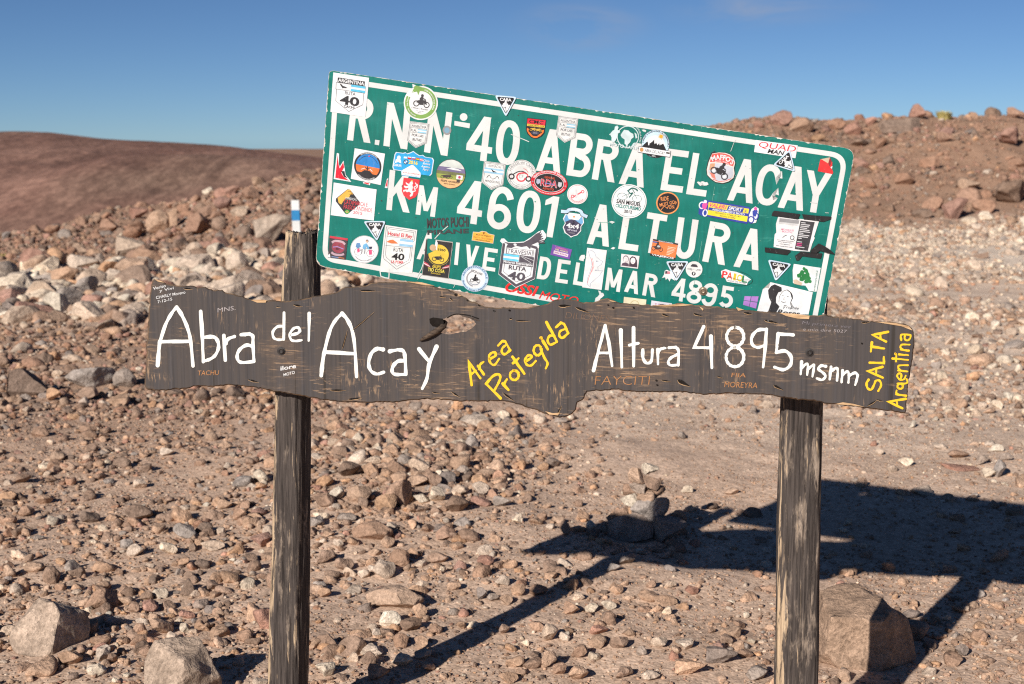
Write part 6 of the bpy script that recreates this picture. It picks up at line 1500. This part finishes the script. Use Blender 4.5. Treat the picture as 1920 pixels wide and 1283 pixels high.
PH = [
 # near the camera and round the posts: (px, py, w, h, colour, label)
 (60, 1183, 142, 104, 'ash', 'large faceted grey brown boulder in the near left corner, casting a shadow right', True, 13), (314, 1268, 152, 110, 'ash', 'large rough boulder cut by the lower edge, left of the left post', True, 14),
 (1637, 1172, 196, 148, 'umber', 'big brown boulder behind the right post, half in the post\'s shadow', True, 12), (733, 1127, 120, 46, 'tan', 'long flat tan slab lying between the two posts', True),
 (691, 1001, 86, 38, 'brown', 'broad flat brown slab right of the left post', True), (242, 966, 52, 31, 'dark brown', 'flat dark brown stone lying alone left of the left post'), (723, 1163, 44, 33, 'white', 'white stone touching the long tan slab'),
 (780, 1150, 30, 29, 'tan', 'round tan stone at the right end of the long tan slab'), (763, 1176, 43, 26, 'dark brown', 'dark brown stone just below the long tan slab'), (712, 1073, 47, 37, 'pale', 'pale block above the long tan slab'),
 (742, 1049, 41, 34, 'brown', 'brown stone leaning on the pale block above the long slab'), (719, 1019, 30, 22, 'tan'), (744, 932, 50, 54, 'brown', 'tall brown block in the middle of the stone mound', True), (816, 932, 35, 30, 'white', 'brightest white stone on the stone mound'),
 (854, 951, 44, 34, 'dark brown', 'dark brown stone at the front of the stone mound'), (784, 939, 31, 18, 'white'), (666, 932, 50, 35, 'tan', 'pinkish tan block with pale face on the stone mound'), (623, 928, 29, 24, 'white'), (600, 907, 34, 24, 'orange'),
 (598, 941, 40, 27, 'brown'), (719, 946, 44, 36, 'orange', 'orange tan stone in front of the tall brown block'), (687, 884, 34, 26, 'tan'), (693, 867, 38, 18, 'pale'), (740, 880, 38, 30, 'brown'), (647, 884, 44, 31, 'dark brown'), (782, 876, 43, 27, 'pale'),
 (810, 903, 31, 25, 'brown'), (835, 899, 36, 25, 'dark grey'), (867, 884, 27, 20, 'grey'), (899, 903, 34, 23, 'orange'), (899, 920, 34, 26, 'pale'), (860, 922, 35, 20, 'pale'), (901, 943, 43, 18, 'reddish'), (941, 943, 38, 21, 'grey'), (778, 906, 42, 22, 'tan'),
 (642, 971, 40, 16, 'grey'), (657, 818, 30, 20, 'tan'), (856, 761, 24, 22, 'orange'), (854, 781, 22, 21, 'tan'), (880, 774, 17, 17, 'orange'), (899, 770, 26, 19, 'brown'), (890, 791, 60, 21, 'pale', 'wide pale slab under the small stones below the board\'s middle'),
 (943, 780, 26, 18, 'white'), (1053, 790, 26, 11, 'grey', 'flat grey stone just under the board\'s lowest lobe'), (1040, 872, 28, 20, 'dark grey', 'lone dark grey stone on the bare gravel below the yellow lettering'), (998, 833, 17, 19, 'brown', 'lone upright brown stone on the bare gravel'),
 (1061, 993, 24, 29, 'brown', 'lone upright brown stone left of the cairn'), (909, 1054, 33, 20, 'reddish'), (858, 1062, 26, 20, 'reddish'), (816, 1049, 43, 23, 'brown'), (941, 1090, 28, 20, 'pale'), (973, 1110, 28, 27, 'tan'), (1011, 1109, 38, 22, 'brown'), (901, 1117, 21, 26, 'dark grey'),
 (924, 1123, 26, 17, 'grey'), (949, 1127, 25, 19, 'tan'), (848, 1102, 28, 17, 'tan'), (1034, 1193, 34, 36, 'pale', 'pale upright stone right of the long diagonal post shadow'), (1032, 1239, 34, 38, 'tan', 'round tan stone at the bottom, right of the diagonal shadow'), (1053, 1260, 28, 24, 'brown'), (1064, 1195, 17, 15, 'white'),
 (746, 1244, 40, 27, 'white', 'bright white stone near the bottom, left of the diagonal shadow'), (786, 1231, 34, 20, 'pale'), (679, 1237, 33, 26, 'dark brown', 'dark brown stone near the bottom right of the left post'), (685, 1222, 47, 24, 'pale'), (649, 1233, 26, 20, 'pale'), (700, 1265, 48, 33, 'brown'),
 (594, 1260, 40, 32, 'white', 'pale grey stone beside the foot of the left post'), (742, 1203, 32, 28, 'brown'), (782, 1207, 30, 26, 'tan'), (695, 1187, 18, 17, 'pale'), (596, 1114, 26, 20, 'tan'), (797, 1255, 26, 20, 'tan'), (953, 1274, 40, 22, 'tan'), (945, 1183, 22, 20, 'brown'), (634, 1062, 38, 26, 'brown'), (601, 1047, 36, 28, 'brown'),
 # left
 (67, 1083, 35, 34, 'brown', 'squarish brown stone above the grey corner boulder'), (35, 1067, 36, 22, 'tan'), (43, 722, 76, 56, 'dark brown', 'dark lichen crusted boulder at the far left edge', True), (160, 712, 84, 45, 'grey', 'grey lichen crusted boulder left of the board', True), (224, 714, 50, 38, 'grey', 'grey lichen crusted stone touching the board\'s left end', True),
 (434, 738, 36, 25, 'dark brown', 'dark brown stone just under the board left of the left post'), (146, 973, 38, 24, 'dark brown'), (232, 1036, 38, 27, 'pale'), (295, 1031, 34, 26, 'white', 'white stone left of the left post'), (213, 1023, 30, 22, 'grey'), (330, 999, 48, 28, 'grey'), (367, 991, 33, 21, 'dark brown'), (474, 1019, 40, 29, 'reddish'),
 (436, 967, 29, 26, 'brown'), (407, 949, 29, 21, 'tan'), (381, 1026, 50, 19, 'pale'), (330, 1106, 36, 36, 'dark brown', 'dark brown block left of the left post'), (378, 1101, 26, 22, 'brown'), (277, 1178, 46, 33, 'tan'), (322, 1180, 21, 19, 'white'), (327, 1156, 30, 20, 'reddish'), (373, 1146, 24, 17, 'dark grey', 'small dark grey stone left of the left post'),
 (256, 1139, 32, 24, 'reddish'), (96, 1239, 48, 30, 'tan'), (160, 1231, 28, 35, 'pale'), (146, 1259, 38, 24, 'white'), (178, 1237, 20, 22, 'brown'), (245, 1223, 34, 22, 'brown'), (234, 1203, 34, 24, 'brown'), (189, 1168, 38, 26, 'grey'), (154, 741, 42, 28, 'brown'), (88, 744, 30, 24, 'orange'), (213, 754, 48, 22, 'tan'), (245, 911, 30, 19, 'pale'),
 (495, 1090, 30, 30, 'brown'), (452, 1048, 34, 14, 'dark brown'), (27, 1136, 28, 22, 'tan'), (226, 1141, 24, 22, 'brown'), (150, 808, 34, 18, 'brown'), (90, 860, 28, 18, 'tan'), (60, 812, 36, 18, 'brown'), (300, 850, 30, 16, 'pale'), (410, 836, 30, 15, 'tan'), (350, 905, 26, 16, 'tan'), (25, 960, 30, 18, 'brown'), (60, 940, 30, 20, 'tan'), (20, 900, 32, 18, 'brown'),
 # right of the middle
 (1150, 1161, 26, 26, 'brown'), (1262, 1147, 21, 20, 'white', 'small bright white chip of stone below the board\'s shadow'), (1130, 1186, 38, 18, 'reddish', 'flat reddish stone below the cairn'), (1170, 1208, 38, 25, 'brown'), (1213, 1222, 20, 20, 'grey'), (1248, 1208, 33, 22, 'pale'), (1297, 1212, 36, 21, 'pale'),
 (1370, 1233, 64, 36, 'dark grey', 'large dark grey stone left of the right post', True), (1309, 1254, 62, 32, 'tan', 'pale pinkish slab beside the dark grey stone', True), (1403, 1176, 28, 20, 'brown'), (1417, 1229, 32, 19, 'brown'), (1148, 1137, 32, 16, 'white'), (1115, 1143, 28, 18, 'white'), (1077, 1143, 34, 26, 'brown'), (1089, 1121, 26, 16, 'pale'),
 (1179, 1051, 42, 23, 'grey'), (1156, 1066, 36, 17, 'grey'), (1162, 1108, 30, 20, 'tan'), (1229, 1097, 22, 19, 'brown'), (1268, 1097, 24, 16, 'pale'), (1309, 1110, 28, 16, 'reddish'), (1256, 1129, 54, 17, 'tan'), (1341, 784, 12, 12, 'dark brown'), (1382, 923, 28, 13, 'tan'), (1295, 919, 24, 15, 'white'), (1350, 1184, 17, 13, 'dark brown'), (1062, 1197, 22, 20, 'pale'), (1090, 1225, 36, 28, 'brown'), (1180, 1262, 36, 24, 'brown'), (1232, 1268, 40, 22, 'pale'), (1090, 1267, 40, 30, 'tan'), (1440, 1265, 44, 30, 'grey'),
 (1860, 864, 26, 20, 'grey', 'grey block beside the upright stone near the right edge'), (1897, 884, 22, 36, 'grey', 'upright grey stone by the right edge'), (1874, 891, 24, 22, 'white', 'white stone leaning on the upright grey stone'), (1815, 854, 42, 15, 'brown'), (1820, 881, 74, 9, 'reddish'), (1715, 868, 29, 16, 'white'), (1840, 1222, 26, 23, 'dark grey', 'dark grey stone on fine gravel right of the post shadow'),
 (1870, 1114, 22, 16, 'grey'), (1805, 1159, 20, 13, 'white'), (1876, 1074, 20, 13, 'brown'), (1599, 996, 20, 12, 'white'), (1664, 850, 16, 14, 'pale'), (1610, 1270, 30, 26, 'tan'), (1905, 858, 24, 16, 'grey'), (1886, 842, 28, 14, 'white'), (1780, 838, 28, 11, 'pale'),
 # the pale heap and the ridge at the left
 (240, 470, 70, 44, 'pale', 'large rounded pale boulder on top of the pale heap', True), (512, 434, 74, 56, 'pale', 'very large pale boulder beside the striped marker', True), (160, 537, 40, 34, 'grey', 'squared pale grey boulder in the front of the heap', True), (120, 522, 54, 38, 'tan', 'tan boulder left of the squared pale grey one', True), (153, 497, 60, 30, 'pale', 'wide pale boulder with a dark right flank', True), (187, 494, 24, 32, 'grey', 'narrow grey boulder right of the dark flanked one', True),
 (375, 488, 40, 34, 'dark brown', 'dark brown tilted boulder in the heap', True), (385, 512, 30, 30, 'pale', 'pale block at the foot of the dark tilted boulder', True), (443, 497, 42, 46, 'pale', 'upright pale boulder left of the left post', True), (403, 473, 38, 30, 'white', 'whitish boulder behind the dark tilted one', True), (404, 527, 24, 17, 'orange'), (270, 503, 60, 32, 'pale', 'pale slab under the large rounded boulder', True), (300, 422, 54, 44, 'tan', 'tan boulder high on the rusty ridge', True), (322, 414, 32, 36, 'tan', 'upright tan block high on the rusty ridge', True),
 (210, 427, 36, 24, 'rust', None, True), (262, 402, 40, 22, 'reddish', None, True), (153, 417, 26, 18, 'rust', None, True), (127, 550, 32, 20, 'dark grey'), (80, 553, 40, 26, 'pale', None, True), (110, 574, 36, 20, 'pale', None, True), (30, 528, 44, 26, 'pale', None, True), (67, 514, 36, 24, 'white', None, True), (241, 557, 34, 22, 'dark grey', None, True), (70, 482, 54, 26, 'rust', None, True), (300, 534, 30, 24, 'pale', None, True),
 (340, 520, 34, 22, 'pale', None, True), (350, 482, 30, 22, 'pale', None, True), (365, 468, 36, 22, 'pale', None, True), (480, 500, 30, 24, 'pale', None, True), (420, 545, 30, 18, 'white', None, True), (210, 520, 32, 26, 'pale', None, True), (205, 545, 30, 20, 'pale', None, True), (15, 578, 32, 22, 'dark grey', None, True), (470, 468, 34, 22, 'pale', None, True), (620, 520, 30, 22, 'pale', None, True), (640, 540, 34, 24, 'white', None, True), (500, 480, 24, 22, 'grey', None, True),
 (470, 366, 40, 22, 'rust', None, True), (420, 385, 34, 24, 'reddish', None, True), (385, 400, 30, 22, 'rust', None, True), (345, 392, 26, 18, 'rust', None, True), (450, 400, 34, 20, 'pale', None, True), (560, 358, 30, 16, 'rust', None, True), (582, 395, 22, 20, 'dark brown', None, True), (500, 412, 30, 16, 'rust', None, True), (15, 442, 20, 12, 'dark grey', None, True), (100, 432, 30, 16, 'rust', None, True), (440, 360, 30, 16, 'reddish', None, True), (150, 470, 30, 20, 'tan', None, True), (250, 440, 36, 22, 'rust', None, True),
 # the slope at the right
 (1679, 238, 76, 34, 'dark brown', 'large dark brown boulder just below the ridge line', True), (1710, 213, 30, 26, 'reddish', 'pointed reddish boulder standing on the ridge line', True), (1458, 226, 40, 26, 'reddish', 'reddish boulder on the ridge above the sign\'s corner', True), (1497, 238, 46, 26, 'brown', 'brown boulder right of the reddish one on the ridge', True), (1883, 262, 52, 30, 'reddish', 'reddish brown boulder near the right edge of the slope', True),
 (1788, 396, 50, 38, 'reddish', 'reddish boulder at the foot of the slope', True), (1890, 366, 74, 44, 'dark brown', 'big dark brown boulder at the right edge of the slope', True), (1851, 409, 34, 18, 'white', 'white boulder at the foot of the slope', True), (1814, 415, 26, 14, 'white', None, True), (1720, 470, 30, 13, 'dark brown', 'dark flat stone lying on the pale flat', True), (1838, 481, 34, 11, 'dark brown', None, True), (1644, 272, 22, 20, 'rust', None, True), (1726, 403, 36, 18, 'dark brown', None, True),
 (1664, 394, 26, 16, 'dark brown', None, True), (1736, 306, 36, 24, 'rust', None, True), (1890, 214, 34, 18, 'rust', None, True), (1592, 246, 34, 22, 'reddish', None, True), (1660, 304, 22, 18, 'dark brown', None, True), (1560, 236, 30, 18, 'rust', None, True), (1626, 232, 24, 16, 'reddish', None, True), (1800, 344, 26, 16, 'dark brown', None, True), (1812, 350, 40, 20, 'tan', None, True), (1760, 262, 34, 18, 'rust', None, True), (1830, 240, 26, 16, 'rust', None, True), (1900, 310, 34, 20, 'rust', None, True), (1420, 236, 24, 14, 'reddish', None, True), (1690, 340, 40, 22, 'rust', None, True), (1630, 350, 30, 20, 'rust', None, True),
]
for r_ in PH:
    photo_rock(*r_[:5], label=(r_[5] if len(r_) > 5 else None), big=(r_[6] if len(r_) > 6 else None), k=(r_[7] if len(r_) > 7 else None))

# the small cairn: stones set one on another
CY = ground_hit(1215, 1008)[1]
def cairn_rock(px, py, w, h, colour, label, dy=0.0, tilt=0.0, name='rock'):
    c = at(px, py, CY + dy)
    d = CY + dy - CAM[1]
    W, H = 1.28 * w * d / FPX, 1.28 * h * d / FPX
    o = put_rock(tuple(c), (W, W * random.uniform(.75, .95), H), random.uniform(-.2, .2), colour, True, None, (0, tilt), name)
    tag(o, label, 'rock', 'stones of the small cairn')
cairn_rock(1180, 984, 70, 52, 'dark grey', 'large dark block at the left of the cairn\'s base', -0.02); cairn_rock(1250, 993, 60, 44, 'dark grey', 'dark block at the right of the cairn\'s base', -0.04)
cairn_rock(1271, 974, 28, 30, 'brown', 'narrow stone at the right behind the cairn\'s base', 0.05); cairn_rock(1219, 955, 56, 42, 'grey', 'squared grey stone in the middle of the cairn'); cairn_rock(1160, 972, 40, 42, 'brown', 'lit brown stone at the left behind the cairn\'s base', 0.08)
cairn_rock(1193, 960, 26, 16, 'orange', 'orange stone wedged left of the squared grey stone'); cairn_rock(1180, 937, 28, 23, 'white', 'pale round stone on the left block of the cairn'); cairn_rock(1210, 931, 30, 18, 'tan', 'tan grey stone on top of the squared grey stone', -.02); cairn_rock(1231, 922, 28, 24, 'brown', 'brown stone at the right of the cairn\'s upper tier', .02)
cairn_rock(1198, 916, 30, 19, 'grey', 'flat grey stone across the cairn\'s upper tier', 0, .2); cairn_rock(1180, 917, 22, 18, 'brown', 'flat brown stone left of the cairn\'s upper tier', .03); cairn_rock(1195, 894, 28, 26, 'tan', 'tan stone at the top left of the cairn'); cairn_rock(1220, 903, 30, 22, 'brown', 'leaning brown stone near the cairn\'s top', .01, .5); cairn_rock(1219, 880, 26, 17, 'white', 'pale topmost stone of the cairn', 0, .2)
g = ground_hit(1215, 1008)

# ---------------------------------------------------------------- all the other stones, largest ones single, the rest as one mass of rubble
def place(n, dmin, dmax, size, keep, pal, tlim=0.44, power=1.0):
    """scatter n stones between two distances; keep(x, y) thins them out, pal(x, y) gives colour weights"""
    out = []
    while len(out) < n:
        m = n * 3
        u = rng.random(m)
        d = (dmin ** (1 + power) + u * (dmax ** (1 + power) - dmin ** (1 + power))) ** (1 / (1 + power))
        t = rng.uniform(-tlim, tlim, m)
        x, y = CAM[0] + t * d, CAM[1] + d
        k = rng.random(m) < keep(x, y, d, t)
        for a, b in zip(x[k], y[k]):
            out.append((a, b))
            if len(out) >= n: break
    p = np.array(out)
    s = size[0] * (size[1] / size[0]) ** (rng.random(n) ** 1.7)
    return p[:, 0], p[:, 1], s
def k_near(x, y, d, t):
    rocky = 0.50 + 0.70 * fbm(x * 0.9, y * 0.9, seed=91, oct=3)
    side = 1 - 0.72 * sstep(0.06, 0.26, t + 0.04 * fbm(x, y, seed=5, oct=2)) * sstep(4.8, 5.6, d)
    bare = 1 - 0.85 * np.exp(-(((x - 1.0) / 1.3) ** 2 + ((y - 3.4) / 1.9) ** 2))
    pile = 1.6 * np.exp(-(((x + 0.55) / 0.7) ** 2 + ((y - 3.3) / 0.9) ** 2))
    return np.clip(rocky * side * bare + pile, 0.03, 1)
def k_heap(x, y, d, t):
    w = 0.9 * fbm(x * 0.35, y * 0.35, seed=51, oct=3) - 9 * np.clip(t + .36, -.1, .25)
    return sstep(0.095, 0.14, -t) * sstep(12.6, 13.4, d + w) * (1 - sstep(17.6, 19.2, d + w)) + 0.002
def k_hill(x, y, d, t):
    r = sstep(-0.16, 0.10, t)
    return sstep(17 + 9 * r, 19.5 + 9 * r, d) * np.clip(0.6 + 0.4 * fbm(x * .5, y * .5, seed=33, oct=2), 0.1, 1)
def k_pile(x, y, d, t): return np.exp(-(((x + 0.50) / 0.52) ** 2 + ((y - 3.45) / 0.95) ** 2) * 1.2)
def k_grit(x, y, d, t): return np.clip(0.55 + 0.5 * fbm(x * 1.4, y * 1.4, seed=71, oct=3), 0.12, 1)
def k_flat(x, y, d, t): return np.clip(0.4 + 0.5 * fbm(x * .7, y * .5, seed=63, oct=3), 0.06, 1) * np.where(np.abs(t - .02) < .12, .35, 1)
CN = [k for k in COLS if k not in ('umber', 'ash')]
def colours(x, y, heapy=0.0):
    p, b = zones(x, y)
    n = len(x)
    W = np.zeros((n, len(CN)))
    base = dict(zip(CN, (7.0, 4.6, 1.5, 0.55, 2.2, 0.7, .45, 1.1, 0.7, 0.5)))
    brown = dict(zip(CN, (1.0, 3.6, 3.0, .10, .35, .3, .6, .5, 2.6, 4.2)))
    pale = dict(zip(CN, (1.2, .6, .3, 4.2, 5.4, .9, .2, .3, .2, .1)))
    for i, k in enumerate(CN):
        W[:, i] = base[k] * (1 - p) * (1 - b) + brown[k] * b * (1 - p) + pale[k] * p
    W /= W.sum(1)[:, None]
    r = rng.random(n)[:, None]
    return np.argmax(np.cumsum(W, 1) > r, 1)
sets = []
for n, d0_, d1_, sz, kp, pw in ((42000, 3.7, 9.5, (0.005, 0.016), k_grit, 0.3), (15000, 3.7, 14, (0.012, 0.034), k_near, 0.5), (4700, 3.8, 14, (0.030, 0.078), k_near, 0.6), (250, 4.0, 13, (0.075, 0.13), k_near, 0.8),
                                (330, 5.6, 9.2, (0.045, 0.125), k_pile, 1.0), (900, 5.6, 9.4, (0.025, 0.06), k_pile, 1.0), (16000, 8, 28, (0.02, 0.05), k_flat, 0.8),
                                (17000, 8.5, 28, (0.035, 0.10), k_flat, 1.0), (1500, 10, 28, (0.09, 0.19), k_flat, 1.0), (2600, 12.3, 22, (0.07, 0.26), k_heap, 1.0), (300, 12.8, 21, (0.24, 0.50), k_heap, 1.0),
                                (26000, 17, 43, (0.045, 0.16), k_hill, 1.0), (1200, 17, 43, (0.15, 0.36), k_hill, 1.0), (70, 18, 42, (0.34, 0.62), k_hill, 1.0)):
    x, y, s = place(n, d0_, d1_, sz, kp, None, power=pw)
    sets.append(np.stack([x, y, s, colours(x, y)], 1))
A_ = np.concatenate(sets)
# keep stones clear of the posts, the cairn and the boulders of the photo
tak = np.array([(q[0].location.x, q[0].location.y, max(q[0].scale[0], q[0].scale[1]) * 0.45) for q in ROCKS] + [(-0.61, 0.115, 0.09), (0.74, -0.205, 0.1), (CAM[0] + (1215 - 960) / FPX * (CY - CAM[1]), CY, 0.13)])
ok = np.ones(len(A_), bool)
for tx, ty, tr in tak:
    ok &= np.hypot(A_[:, 0] - tx, A_[:, 1] - ty) > tr + A_[:, 2] * 0.3
A_ = A_[ok]
dist = A_[:, 1] - CAM[1]
vis = A_[:, 2] / dist * FPX
px_ = 960 + (A_[:, 0] - CAM[0]) / dist * FPX
py_ = HOR + (CAM[2] - terrain(A_[:, 0], A_[:, 1])) / dist * FPX
behind = ((px_ > 600) & (px_ < 1560) & (py_ > 150) & (py_ < 560)) | ((px_ > 285) & (px_ < 1700) & (py_ > 560) & (py_ < 735))
inview = (px_ > 5) & (px_ < 1915) & (py_ < 1275) & ~behind
n_single = 300 - len(ROCKS) - 14
order = np.argsort(-np.where(inview, vis, 0))
single = order[:max(n_single, 0)]
for i in single:
    x, y, s, c = A_[i]
    h = s * random.uniform(.5, .85)
    o = put_rock((x, y, float(terrain(x, y)) + h * random.uniform(.10, .32)), (s * random.uniform(.85, 1.1), s * random.uniform(.65, 1.0), h), random.uniform(0, 6.28), CN[int(c)], s > .2, None, (random.uniform(-.3, .3), random.uniform(-.3, .3)))
    ROCKS.append([o, px_[i], py_[i], vis[i], CN[int(c)], s, zone_of(px_[i], dist[i]), h / s, None])
mask = np.ones(len(A_), bool); mask[single] = False
B_ = A_[mask]
def rubble(B, name):
    V, T, Cc = [], [], []
    nb = 0
    var = {k: [rock_shape(900 + k * 40 + i, k, planes=8, sharp=1.0, rough=0.10) for i in range(10)] for k in (1, 2, 3)}
    var[0] = []
    d = B[:, 1] - CAM[1]
    pix = B[:, 2] / d * FPX
    lod = np.where(pix > 22, 3, np.where(pix > 8, 2, 1))
    zt = terrain(B[:, 0], B[:, 1])
    tint = np.array([COLS[CN[int(c)]] for c in B[:, 3]])
    tint = tint * rng.uniform(0.80, 1.2, (len(B), 1)) * (1 + rng.uniform(-.05, .05, (len(B), 1)) * np.array([[1, 0, -1]]))
    tint = tint * (1 - 0.14 * zones(B[:, 0], B[:, 1])[1])[:, None]
    which = rng.integers(0, 10, len(B))
    for L in (1, 2, 3):
        for w in range(10):
            k = np.where((lod == L) & (which == w))[0]
            if not len(k): continue
            sv, sf = var[L][w]
            a = rng.uniform(0, 6.283, len(k)); ta = rng.uniform(-.4, .4, len(k)); tb = rng.uniform(-.4, .4, len(k))
            s = B[k, 2]
            sc3 = np.stack([s * rng.uniform(.85, 1.15, len(k)), s * rng.uniform(.65, 1.0, len(k)), s * rng.uniform(.45, .85, len(k))], 1)
            p = sv[None] * sc3[:, None, :]
            y, z = p[..., 1] * np.cos(ta)[:, None] - p[..., 2] * np.sin(ta)[:, None], p[..., 1] * np.sin(ta)[:, None] + p[..., 2] * np.cos(ta)[:, None]
            x, z = p[..., 0] * np.cos(tb)[:, None] + z * np.sin(tb)[:, None], -p[..., 0] * np.sin(tb)[:, None] + z * np.cos(tb)[:, None]
            X, Y = x * np.cos(a)[:, None] - y * np.sin(a)[:, None], x * np.sin(a)[:, None] + y * np.cos(a)[:, None]
            q = np.stack([X + B[k, 0][:, None], Y + B[k, 1][:, None], z + (zt[k] + sc3[:, 2] * rng.uniform(.02, .32, len(k)))[:, None]], -1)
            V.append(q.reshape(-1, 3))
            T.append((sf[None] + (np.arange(len(k)) * len(sv))[:, None, None] + nb).reshape(-1, 3))
            Cc.append(np.repeat(tint[k], len(sv), 0))
            nb += len(k) * len(sv)
    return tri_mesh(name, np.concatenate(V), np.concatenate(T), M_RUBBLE, np.concatenate(Cc))
rb = rubble(B_, 'rubble')
tag(rb, 'loose stones, pebbles and gravel strewn over the pass', kind='stuff')

# names for the single stones: what they look like and where they lie
def size_word(m): return 'small' if m < 0.075 else ('medium' if m < 0.13 else ('large' if m < 0.34 else 'huge'))
def shape_word(r): return 'flat' if r < 0.52 else ('upright' if r > 1.0 else 'blocky')
ORD = ['leftmost', 'second from left', 'third from left', 'fourth from left', 'fifth from left', 'sixth from left', 'seventh from left', 'eighth from left', 'ninth from left']
NUM = {2: 'two', 3: 'three', 4: 'four', 5: 'five', 6: 'six', 7: 'seven', 8: 'eight', 9: 'nine', 10: 'ten'}
bins = {}
for q in ROCKS:
    o, px, py, w, c, m, z, hw, lab = q
    if lab:
        tag(o, lab, 'boulder' if m > .22 else 'rock', 'stones lying ' + z)
    else:
        bins.setdefault((size_word(m), c, shape_word(hw), z), []).append(q)
for (sw, c, sh, z), L in bins.items():
    L.sort(key=lambda q: q[1])
    n = len(L)
    noun = 'stone' if L[0][5] < .22 else 'boulder'
    for i, q in enumerate(L):
        if n == 1: lab = f'{sw} {sh} {c} {noun} lying {z}'
        elif n <= 10: lab = (ORD[i] if i < n - 1 else 'rightmost') + f' of {NUM[n]} {sw} {sh} {c} {noun}s {z}'
        else: lab = f'{sw} {sh} {c} {noun} lying {z}'
        tag(q[0], lab, 'boulder' if q[5] > .22 else 'rock', 'stones lying ' + z)

# ---------------------------------------------------------------- the striped route marker behind the left post
mg = ground_hit(558, 462)
marker = empty('marker_post', (float(mg[0]), float(mg[1]), float(mg[2])))
tag(marker, 'white and blue striped marker post behind the left sign post', 'marker post')
def slab(name, x0, x1, z0, z1, th, mat, lean=0.0, bev=0.006):
    """a flat post section: rounded rectangle in plan"""
    K = [(-1, -1), (1, -1), (1, 1), (-1, 1)]
    V, F = [], []
    cx_, hx = (x0 + x1) / 2, (x1 - x0) / 2
    ring = []
    for sx_, sy_ in K:
        for k in range(4):
            a = math.atan2(sy_, sx_) - math.pi / 4 + k * math.pi / 6
            ring.append((cx_ + sx_ * (hx - bev) + bev * math.cos(a), sy_ * (th / 2 - bev) + bev * math.sin(a)))
    zs = np.linspace(z0, z1, 5)
    for z in zs:
        for p in ring: V.append((mg[0] + p[0] - lean * z, mg[1] + p[1], mg[2] + z))
    R_n = len(ring)
    for i in range(4):
        for k in range(R_n):
            F.append((i * R_n + k, i * R_n + (k + 1) % R_n, (i + 1) * R_n + (k + 1) % R_n, (i + 1) * R_n + k))
    F.append(tuple(range(R_n))[::-1]); F.append(tuple(range(4 * R_n, 5 * R_n)))
    return mesh_obj(name, V, F, mat, marker)
md = mg[1] - CAM[1]
mpx = lambda p: p * md / FPX
hw_ = mpx(15) / 2
zz = lambda py: float(CAM[2] + (HOR - py) / FPX * md - mg[2])
slab('shaft', -hw_, hw_, -0.1, zz(412), 0.06, flat((226, 226, 222), .6), .03)
slab('blue_band', -hw_ - .001, hw_ + .001, zz(411.8), zz(392.4), 0.062, flat((30, 132, 190), .6), .03)
slab('cap', -hw_, hw_, zz(392.2), zz(374), 0.06, flat((236, 236, 232), .6), .03)

# ---------------------------------------------------------------- dry grass tufts
M_GRASS = new_mat('dry_grass', 0.9, 0.1)[0]
def grass_mat():
    nt = M_GRASS.node_tree; b = nt.nodes['Principled BSDF']
    g = N(nt, 'ShaderNodeNewGeometry')
    nt.links.new(mixc(nt, noise(nt, g.outputs['Position'], 30, 3), (0.30, 0.24, 0.08), (0.50, 0.42, 0.17)), b.inputs['Base Color'])
grass_mat()
def tuft(px, py, w_px, h_px, n, label):
    g = ground_hit(px, py); d = g[1] - CAM[1]
    W, H = w_px * d / FPX, h_px * d / FPX
    V, F = [], []
    for i in range(n):
        a = random.uniform(0, 6.283); r = random.random() ** .5 * W * .35
        bx, by = g[0] + r * math.cos(a), g[1] + r * math.sin(a)
        bz = float(terrain(bx, by)) - .01
        out = random.uniform(.1, .55) * H; hh = H * random.uniform(.55, 1.05); wd = W * 0.018
        a2 = a + random.uniform(-.7, .7)
        side = np.array([-math.sin(a2), math.cos(a2), 0]) * wd
        p0 = np.array([bx, by, bz]); p1 = p0 + [out * .4 * math.cos(a2), out * .4 * math.sin(a2), hh * .6]; p2 = p0 + [out * math.cos(a2), out * math.sin(a2), hh]
        k = len(V)
        V += [p0 - side, p0 + side, p1 + side * .8, p1 - side * .8, p2]
        F += [(k, k + 1, k + 2, k + 3), (k + 3, k + 2, k + 4)]
    o = mesh_obj('grass_tuft', V, F, M_GRASS, None, base=tuple(float(q) for q in g))
    tag(o, label, 'grass tuft', 'dry grass tufts among the stones')
tuft(1770, 224, 34, 16, 500, 'yellow dry grass tuft on the ridge at the right'); tuft(124, 492, 20, 14, 320, 'yellow dry grass tuft among the pale boulders'); tuft(3, 486, 18, 12, 240, 'yellow dry grass tuft at the far left edge'); tuft(1551, 1182, 30, 40, 60, 'thin straw coloured tuft between the right post and the big brown boulder')
